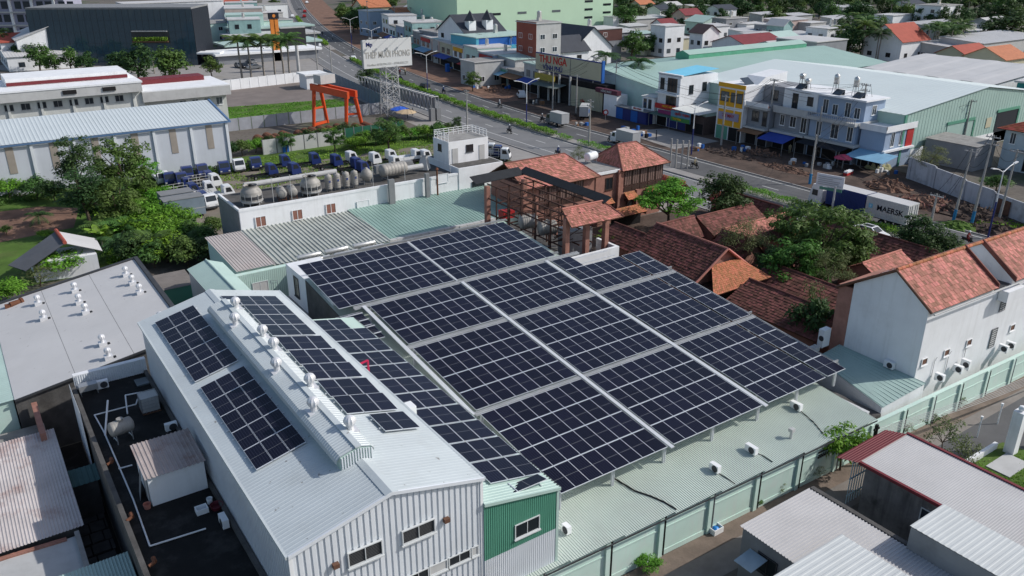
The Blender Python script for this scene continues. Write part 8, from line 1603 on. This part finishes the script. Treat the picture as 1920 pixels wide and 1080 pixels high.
for key, x, y, h, arms, lean, blue, lab in (('a', 1036, 210, 8.5, 0, 0, 0, 'slim pole before the sign board lettering'), ('b', 1080, 214, 8.3, 1, 0, 0, 'pole with crossarm before the beige fence'), ('c', 1110, 205, 11.5, 1, 0, 0, 'tall pole over the middle of the sign board'), ('d', 1152, 208, 10.5, 2, 0, 0, 'tall pole at the blue end of the sign board'), ('e', 1104, 276, 8.5, 2, 0, 0, 'pole with double crossarm behind the restaurant'), ('f', 1352, 272, 9, 1, 0, 0, 'pole in front of the yellow panelled house'), ('g', 1437, 275, 12.0, 2, 0, 0, 'tall pole between terrace house and white stair house'), ('h', 1527, 300, 9, 0, 0, 0, 'pole before the blue grey row'), ('i', 1602, 296, 12.5, 2, 0, 0, 'tallest pole at the right end of the blue house'), ('j', 1626, 298, 8, 1, .2, 0, 'shorter dark pole next to the tallest one'), ('k', 1802, 283, 9, 1, 0, 0, 'pole in front of the green warehouse doors'), ('l', 1787, 415, 9.5, 1, .9, 1, 'left blue footed leaning pole on the rubble plot'), ('m', 1822, 418, 11.5, 2, .6, 1, 'right blue footed pole on the rubble plot'), ('n', 1872, 415, 9.5, 1, .6, 0, 'plain pole right of the blue footed pair'), ('o', 1744, 424, 4.3, 1, .1, 0, 'short pole beside the weeds of the rubble plot'), ('p', 876, 246, 8, 1, 0, 0, 'pole at the near roadside left of the rooftop room'), ('q', 623, 147, 8.5, 0, 0, 0, 'lamp-like pole inside the blue fence'), ('r', 596, 138, 12.5, 1, 0, 0, 'tall pole at the corner of the palm row'), ('s', 1518, 345, 7.5, 0, 0, 1, 'blue footed pole on the far kerb'), ('t', 692, 72, 14, 1, 0, 0, 'far pole left of the shop row'), ('u', 742, 70, 12, 1, 0, 0, 'far pole behind the billboard left edge'), ('v', 772, 68, 11, 1, 0, 0, 'far pole behind the billboard right edge'), ('w', 832, 105, 11, 2, 0, 0, 'pole before the shaded shop row'), ('x', 900, 130, 10, 2, 0, 0, 'pole in front of the bright blue house'), ('y', 958, 132, 9.5, 1, 0, 0, 'pole right of the bright blue house'), ('z', 820, 110, 9, 1, 0, 0, 'second pole before the shaded shop row')):
    pole(key, lab, x, y, h, arms, lean=lean, blue=bool(blue))
gp_ = [(1256, 312), (1266, 314), (1277, 316), (1288, 316)]
for k, (x, y) in enumerate(gp_): p = at(x, y); T = thing('bare_post', '%s of four bare grey posts behind the restaurant' % ('first', 'second', 'third', 'last')[k], 'post', p, 'bare posts behind the restaurant'); b = MB(); b.cyl((0, 0, 0), (0, 0, 4.6), .14, n=8); b.build('shaft', conc_p, T, local=True)
def wire(a, c, n=10, sag=.8, r=.022): 
    pts = [a.lerp(c, k / n) - V(0, 0, sag * 4 * (k / n) * (1 - k / n)) for k in range(n + 1)]; b = MB(); b.tube(pts, r, 4); return b
wl_n = 0
def wires(ks, offs=((0, .8, 0), (0, -.8, 0), (0, .3, 0), (0, 0, -.9), (0, 0, -2.2)), lab=''):
    b = MB()
    for a, c in zip(ks, ks[1:]):
        for o_ in offs: w2 = wire(tops[a] + V(*o_), tops[c] + V(*o_), 10, R.uniform(.6, 1.6)); i = len(b.v); b.v += w2.v; b.f += [tuple(q_ + i for q_ in f) for f in w2.f]; b.mi += w2.mi
    tag(b.build('power_line', black), lab, 'wires', 'overhead lines')
wires('tuvwxyacdfgijk', lab='overhead power lines strung along the far side shops'); wires('nmlosig', ((0, .3, 0), (0, -.3, -.8), (0, 0, -2)), 'dark cable bundle sagging across the rubble plot'); wires('epr', ((0, .8, 0), (0, -.8, 0), (0, 0, -1)), 'power lines along the near roadside')
b = MB(); A0 = V(47.9, 25.6, 3.0)
for k in range(6): w2 = wire(A0 + V(0, 0, -.12 * k), V(90, 20.5 + k * .25, 4.4 - .2 * k), 12, .9 + .1 * k, .018); i = len(b.v); b.v += w2.v; b.f += [tuple(q_ + i for q_ in f) for f in w2.f]; b.mi += w2.mi
tag(b.build('power_line', lgrey), 'bundle of pale wires fanning out over the lane', 'wires', 'overhead lines')
T = thing('utility_pole', 'short dark pole in the lane carrying the pale wire bundle', 'pole', (47.9, 25.6, 0), 'utility poles'); b = MB(); b.cyl((0, 0, 0), (0, 0, 3.3), .14, .11, 8); b.build('shaft', black, T, local=True); b = MB(); b.box(-.3, -.05, 2.9, .3, .05, 3.05); b.build('crossarm', black, T, local=True)
wm = mat('lamp_white', (.66, .67, .68), .5)
def lamp(label, x, y, h, arm=2.2):
    p = at(x, y); T = thing('street_lamp', label, 'street lamp', p, 'double armed street lamps'); b = MB(); b.cyl((0, 0, 0), (0, 0, h * .55), .12, .1, 8); b.build('lower_shaft', dblue, T, local=True); b = MB(); b.cyl((0, 0, h * .55), (0, 0, h), .1, .07, 8); b.build('upper_shaft', wm, T, local=True)
    for s in (-1, 1): b = MB(); b.tube([(0, 0, h - .2), (s * arm * .6, 0, h + .35), (s * arm, 0, h + .55)], .06, 6); b.ob(V(s * arm, -.14, h + .5), V(s * .8, 0, .12), V(0, .28, 0), V(0, 0, .12)); b.build('lamp_arm', wm, T, local=True)
for x, y, h, lab in ((802, 178, 9.5, 'double armed street lamp right of the billboard'), (987, 240, 8.8, 'double armed street lamp before the parked white car'), (1296, 290, 8.2, 'double armed street lamp before the shop houses'), (1852, 447, 8.6, 'double armed street lamp at the right by the rubble plot'), (660, 92, 10, 'far double armed street lamp above the billboard'), (700, 118, 9.8, 'double armed street lamp hidden by the billboard')): lamp(lab, x, y, h)
# roadside sign on the median
T = thing('road_sign', 'white roadside information board on a grey post above the lorry', 'sign', (94.9, 62.5, 0)); b = MB(); b.cyl((94.9, 62.6, 0), (94.9, 62.6, 4.2), .14, n=8); b.build('post', lgrey, T); a = atX(1537, 322, 94.9); b = MB(); b.ob(V(94.85, 65.6, 3.7), V(.9, -3.6, 0), V(.1, .03, 0), V(0, 0, 1.7)); b.build('board', white_c, T); b = MB(); b.ob(V(94.9, 65.0, 3.3), V(.75, -2.9, 0), V(.1, .03, 0), V(0, 0, .38)); b.build('green_strip', green_s, T)
b = MB()
for k in range(5): b.ob(V(94.80, 65.3, 4.0 + k * .26), V(.8, -3.1, 0) * R.uniform(.6, 1), V(-.02, 0, 0), V(0, 0, .09))
b.build('text_lines', lgrey, T)
# rubble, umbrellas, tarps
def mound(label, x, y, rx, ry, h, m, n=60, piece=.5, name='rubble_heap'):
    p = at(x, y); T = thing(name, label, 'heap', p); b = MB(); nu, nv = 22, 8
    g = [[V(rx * (j / nv) * math.cos(2 * math.pi * i / nu) * (1 + .2 * math.sin(3 * i + j)), ry * (j / nv) * math.sin(2 * math.pi * i / nu) * (1 + .2 * math.cos(2 * i)), max(-.02, h * (1 - (j / nv) ** 1.4) + R.uniform(-.15, .15) * h)) for i in range(nu)] for j in range(nv + 1)]
    for j in range(nv):
        for i in range(nu): b.face(g[j][i], g[j + 1][i], g[j + 1][(i + 1) % nu], g[j][(i + 1) % nu])
    b.build('soil', m, T, local=True); b = MB()
    for k in range(n):
        a_, r_ = R.uniform(0, 6.28), R.uniform(.05, 1) ** .6; u = V(*unit(1)[0]) * piece * R.uniform(.3, 1.3); v_ = V(*unit(1)[0]) * piece * .4; w_ = u.cross(v_).normalized() * piece * .25; b.ob(V(rx * r_ * math.cos(a_), ry * r_ * math.sin(a_), h * (1 - r_ ** 1.4) + .02), u, v_, w_)
    if n: o = b.build('debris', R.choice((redsoil, darksoil, brick_m, redsoil)), T, local=True); o['kind'] = 'stuff'
    return T
mound('nearest brick rubble heap behind the white container', 1740, 385, 3, 5, 1.3, redsoil, 150); mound('rubble heap between lorry and stained wall', 1665, 352, 2.6, 3.5, 1.2, redsoil, 130); mound('dark soil heap before the stained wall gate', 1810, 400, 3, 6, 1.2, darksoil, 130); mound('dark earth heap at the far right of the plot', 1885, 440, 2.5, 5, 1.0, darksoil, 90); mound('low reddish rubble strip before the blue tarp shop', 1475, 318, 1.6, 5, .6, redsoil, 120, .35); mound('reddish rubble pile near the billboard side of the shops', 935, 172, 3, 5, .7, redsoil, 100); mound('rubble pile beside the stripe lorry', 1065, 222, 3, 3, .7, redsoil, 90); mound('dark debris pile before the yellow house', 1370, 290, 2, 6, .6, darksoil, 140, .4); mound('clutter of scrap before the terrace house', 1430, 290, 1.6, 4, .7, darksoil, 120, .5); mound('pale yellow tarp covered heap by the wall corner', 1645, 315, 1.9, 2.3, 1.6, mat('yellow_tarp', (.42, .40, .22), .7, .15, 1.5), 0, name='tarp_heap'); mound('green weed mound between blue footed poles', 1800, 425, 2, 2.5, .7, grass_m, 0, name='weed_mound')
def umb(label, x, y, m, r=1.5):
    p = at(x, y); T = thing('umbrella', label, 'umbrella', p, 'market umbrellas'); b = MB(); b.lathe([(r, 1.9), (r * .96, 2.0), (r * .5, 2.35), (0, 2.55)], (0, 0, 0), 10); b.lathe([(0, 2.5), (r * .5, 2.3), (r * .95, 1.95), (r, 1.88)], (0, 0, 0), 10); b.build('canopy', m, T, local=True); b = MB(); b.cyl((0, 0, 0), (0, 0, 2.5), .035); b.build('pole', steel, T, local=True)
umb('pink red market umbrella before the blue house', 1578, 318, paint('umb_pink', (.45, .04, .10))); umb('bright blue umbrella beside the tallest pole', 1612, 315, paint('umb_blue', (.03, .12, .6))); umb('blue umbrella of the roadside stall by the truss sign', 750, 222, paint('umb_blue', (.03, .12, .6)), 2.); umb('beige umbrella of the roadside stall', 762, 228, mat('umb_beige', (.5, .38, .24), .7), 2.2); umb('purple awning umbrella before the dark shops', 785, 92, paint('umb_purple', (.2, .08, .2)), 2.6); umb('beige umbrella among the shaded shops', 930, 148, mat('umb_beige', (.5, .38, .24), .7), 1.8)
p = at(1592, 328); T = thing('barrier', 'red and white road barrier block on the dirt', 'barrier', p); b = MB(); b.ob(V(-1, -.3, 0), V(2, .3, 0), V(-.1, .6, 0), V(0, 0, .45)); b.build('block', red_p, T, local=True); b = MB(); b.ob(V(-1, -.3, .46), V(2, .3, 0), V(-.1, .6, 0), V(0, 0, .25)); b.build('top', white_c, T, local=True)
p = at(1135, 226); T = thing('round_sign', 'round red and white no entry sign beside the stripe lorry', 'sign', p); b = MB(); b.cyl((0, 0, 0), (0, 0, 1.6), .04); b.build('post', steel, T, local=True); b = MB(); b.lathe([(0, .02), (.6, .02), (.6, 0)], (0, 0, 1.7), 14, (-.6, -.8, 0)); b.build('disc', red_p, T, local=True); b = MB(); b.lathe([(0, .03), (.35, .03), (.35, .021)], (0, 0, 1.7), 14, (-.6, -.8, 0)); b.build('disc_face', white_c, T, local=True)
p = at(838, 135); b = MB(); b.box(p.x, p.y, 0, p.x + 1, p.y + 1, 2.2); tag(b.build('blue_booth', blue_p), 'bright blue booth on the dirt left of the street tree', 'booth')
for k, (x, y, s) in enumerate(((1010, 195, 1), (1090, 235, .8), (1180, 245, .9), (1210, 255, .8), (900, 165, .8), (1500, 310, .8), (1550, 312, .9), (1660, 325, .8), (850, 128, 1.0), (950, 165, .9), (1310, 280, .8), (1395, 285, .8))):
    p = at(x, y); T = thing('goods_pile', 'pile of boxes and goods on the dirt before the shops', 'goods', p, 'goods before the shops'); 
    for j in range(7): b = MB(); w_ = R.uniform(.3, .9) * s; a_ = R.uniform(-1.6, 1.6), R.uniform(-1.6, 1.6); b.box(a_[0], a_[1], 0, a_[0] + w_, a_[1] + w_, R.uniform(.3, 1.0) * s); b.build('box', R.choice((lgrey, brown_tarp, blue_p, shopdark, white_c, greywall)), T, local=True)
for k in range(14):
    p = at(R.uniform(400, 480), R.uniform(118, 132)); car('parked car in the yard behind the royal palms', p.x, p.y, R.choice((0, PI2)), R.choice((psv, pw, pgr, pbk)), group='cars parked behind the palms') if k < 5 else None
# lattice mast behind the red tower
T = thing('lattice_mast', 'grey lattice radio mast behind the rust red tower', 'mast', at(1032, 62)); b = MB()
for k in range(14):
    z = k * 2.4; s = 1.3 - k * .05
    for (ax_, ay_), (bx_, by_) in (((-1, -1), (1, -1)), ((1, -1), (1, 1)), ((1, 1), (-1, 1)), ((-1, 1), (-1, -1))): b.cyl((ax_ * s, ay_ * s, z), (bx_ * s, by_ * s, z + 2.4), .07, n=4); b.cyl((ax_ * s, ay_ * s, z), (ax_ * (s - .05), ay_ * (s - .05), z + 2.4), .09, n=4)
b.build('lattice', steel, T, local=True)

# tell look-alikes of small groups apart by their place from the left
_g = {}
for o in list(COL.objects):
    if o.parent is None and o.get('group') and o.get('label'): _g.setdefault(o['label'], []).append(o)
_ord = ('first', 'second', 'third', 'fourth', 'fifth', 'sixth', 'seventh', 'eighth', 'ninth', 'tenth', 'eleventh', 'twelfth', 'thirteenth', 'fourteenth', 'fifteenth', 'sixteenth')
def _px(o):
    q_ = Vector(o.location)
    if o.type == 'MESH' and q_.length < 1e-6: q_ = sum((Vector(c) for c in o.bound_box), Vector()) / 8
    q_ = q_ - O; return F * q_.dot(_r) / q_.dot(_f)
for lab, os_ in _g.items():
    if 1 < len(os_) <= 16:
        for k, o in enumerate(sorted(os_, key=_px)): o['label'] = lab + ', ' + _ord[k] + ' from the left'
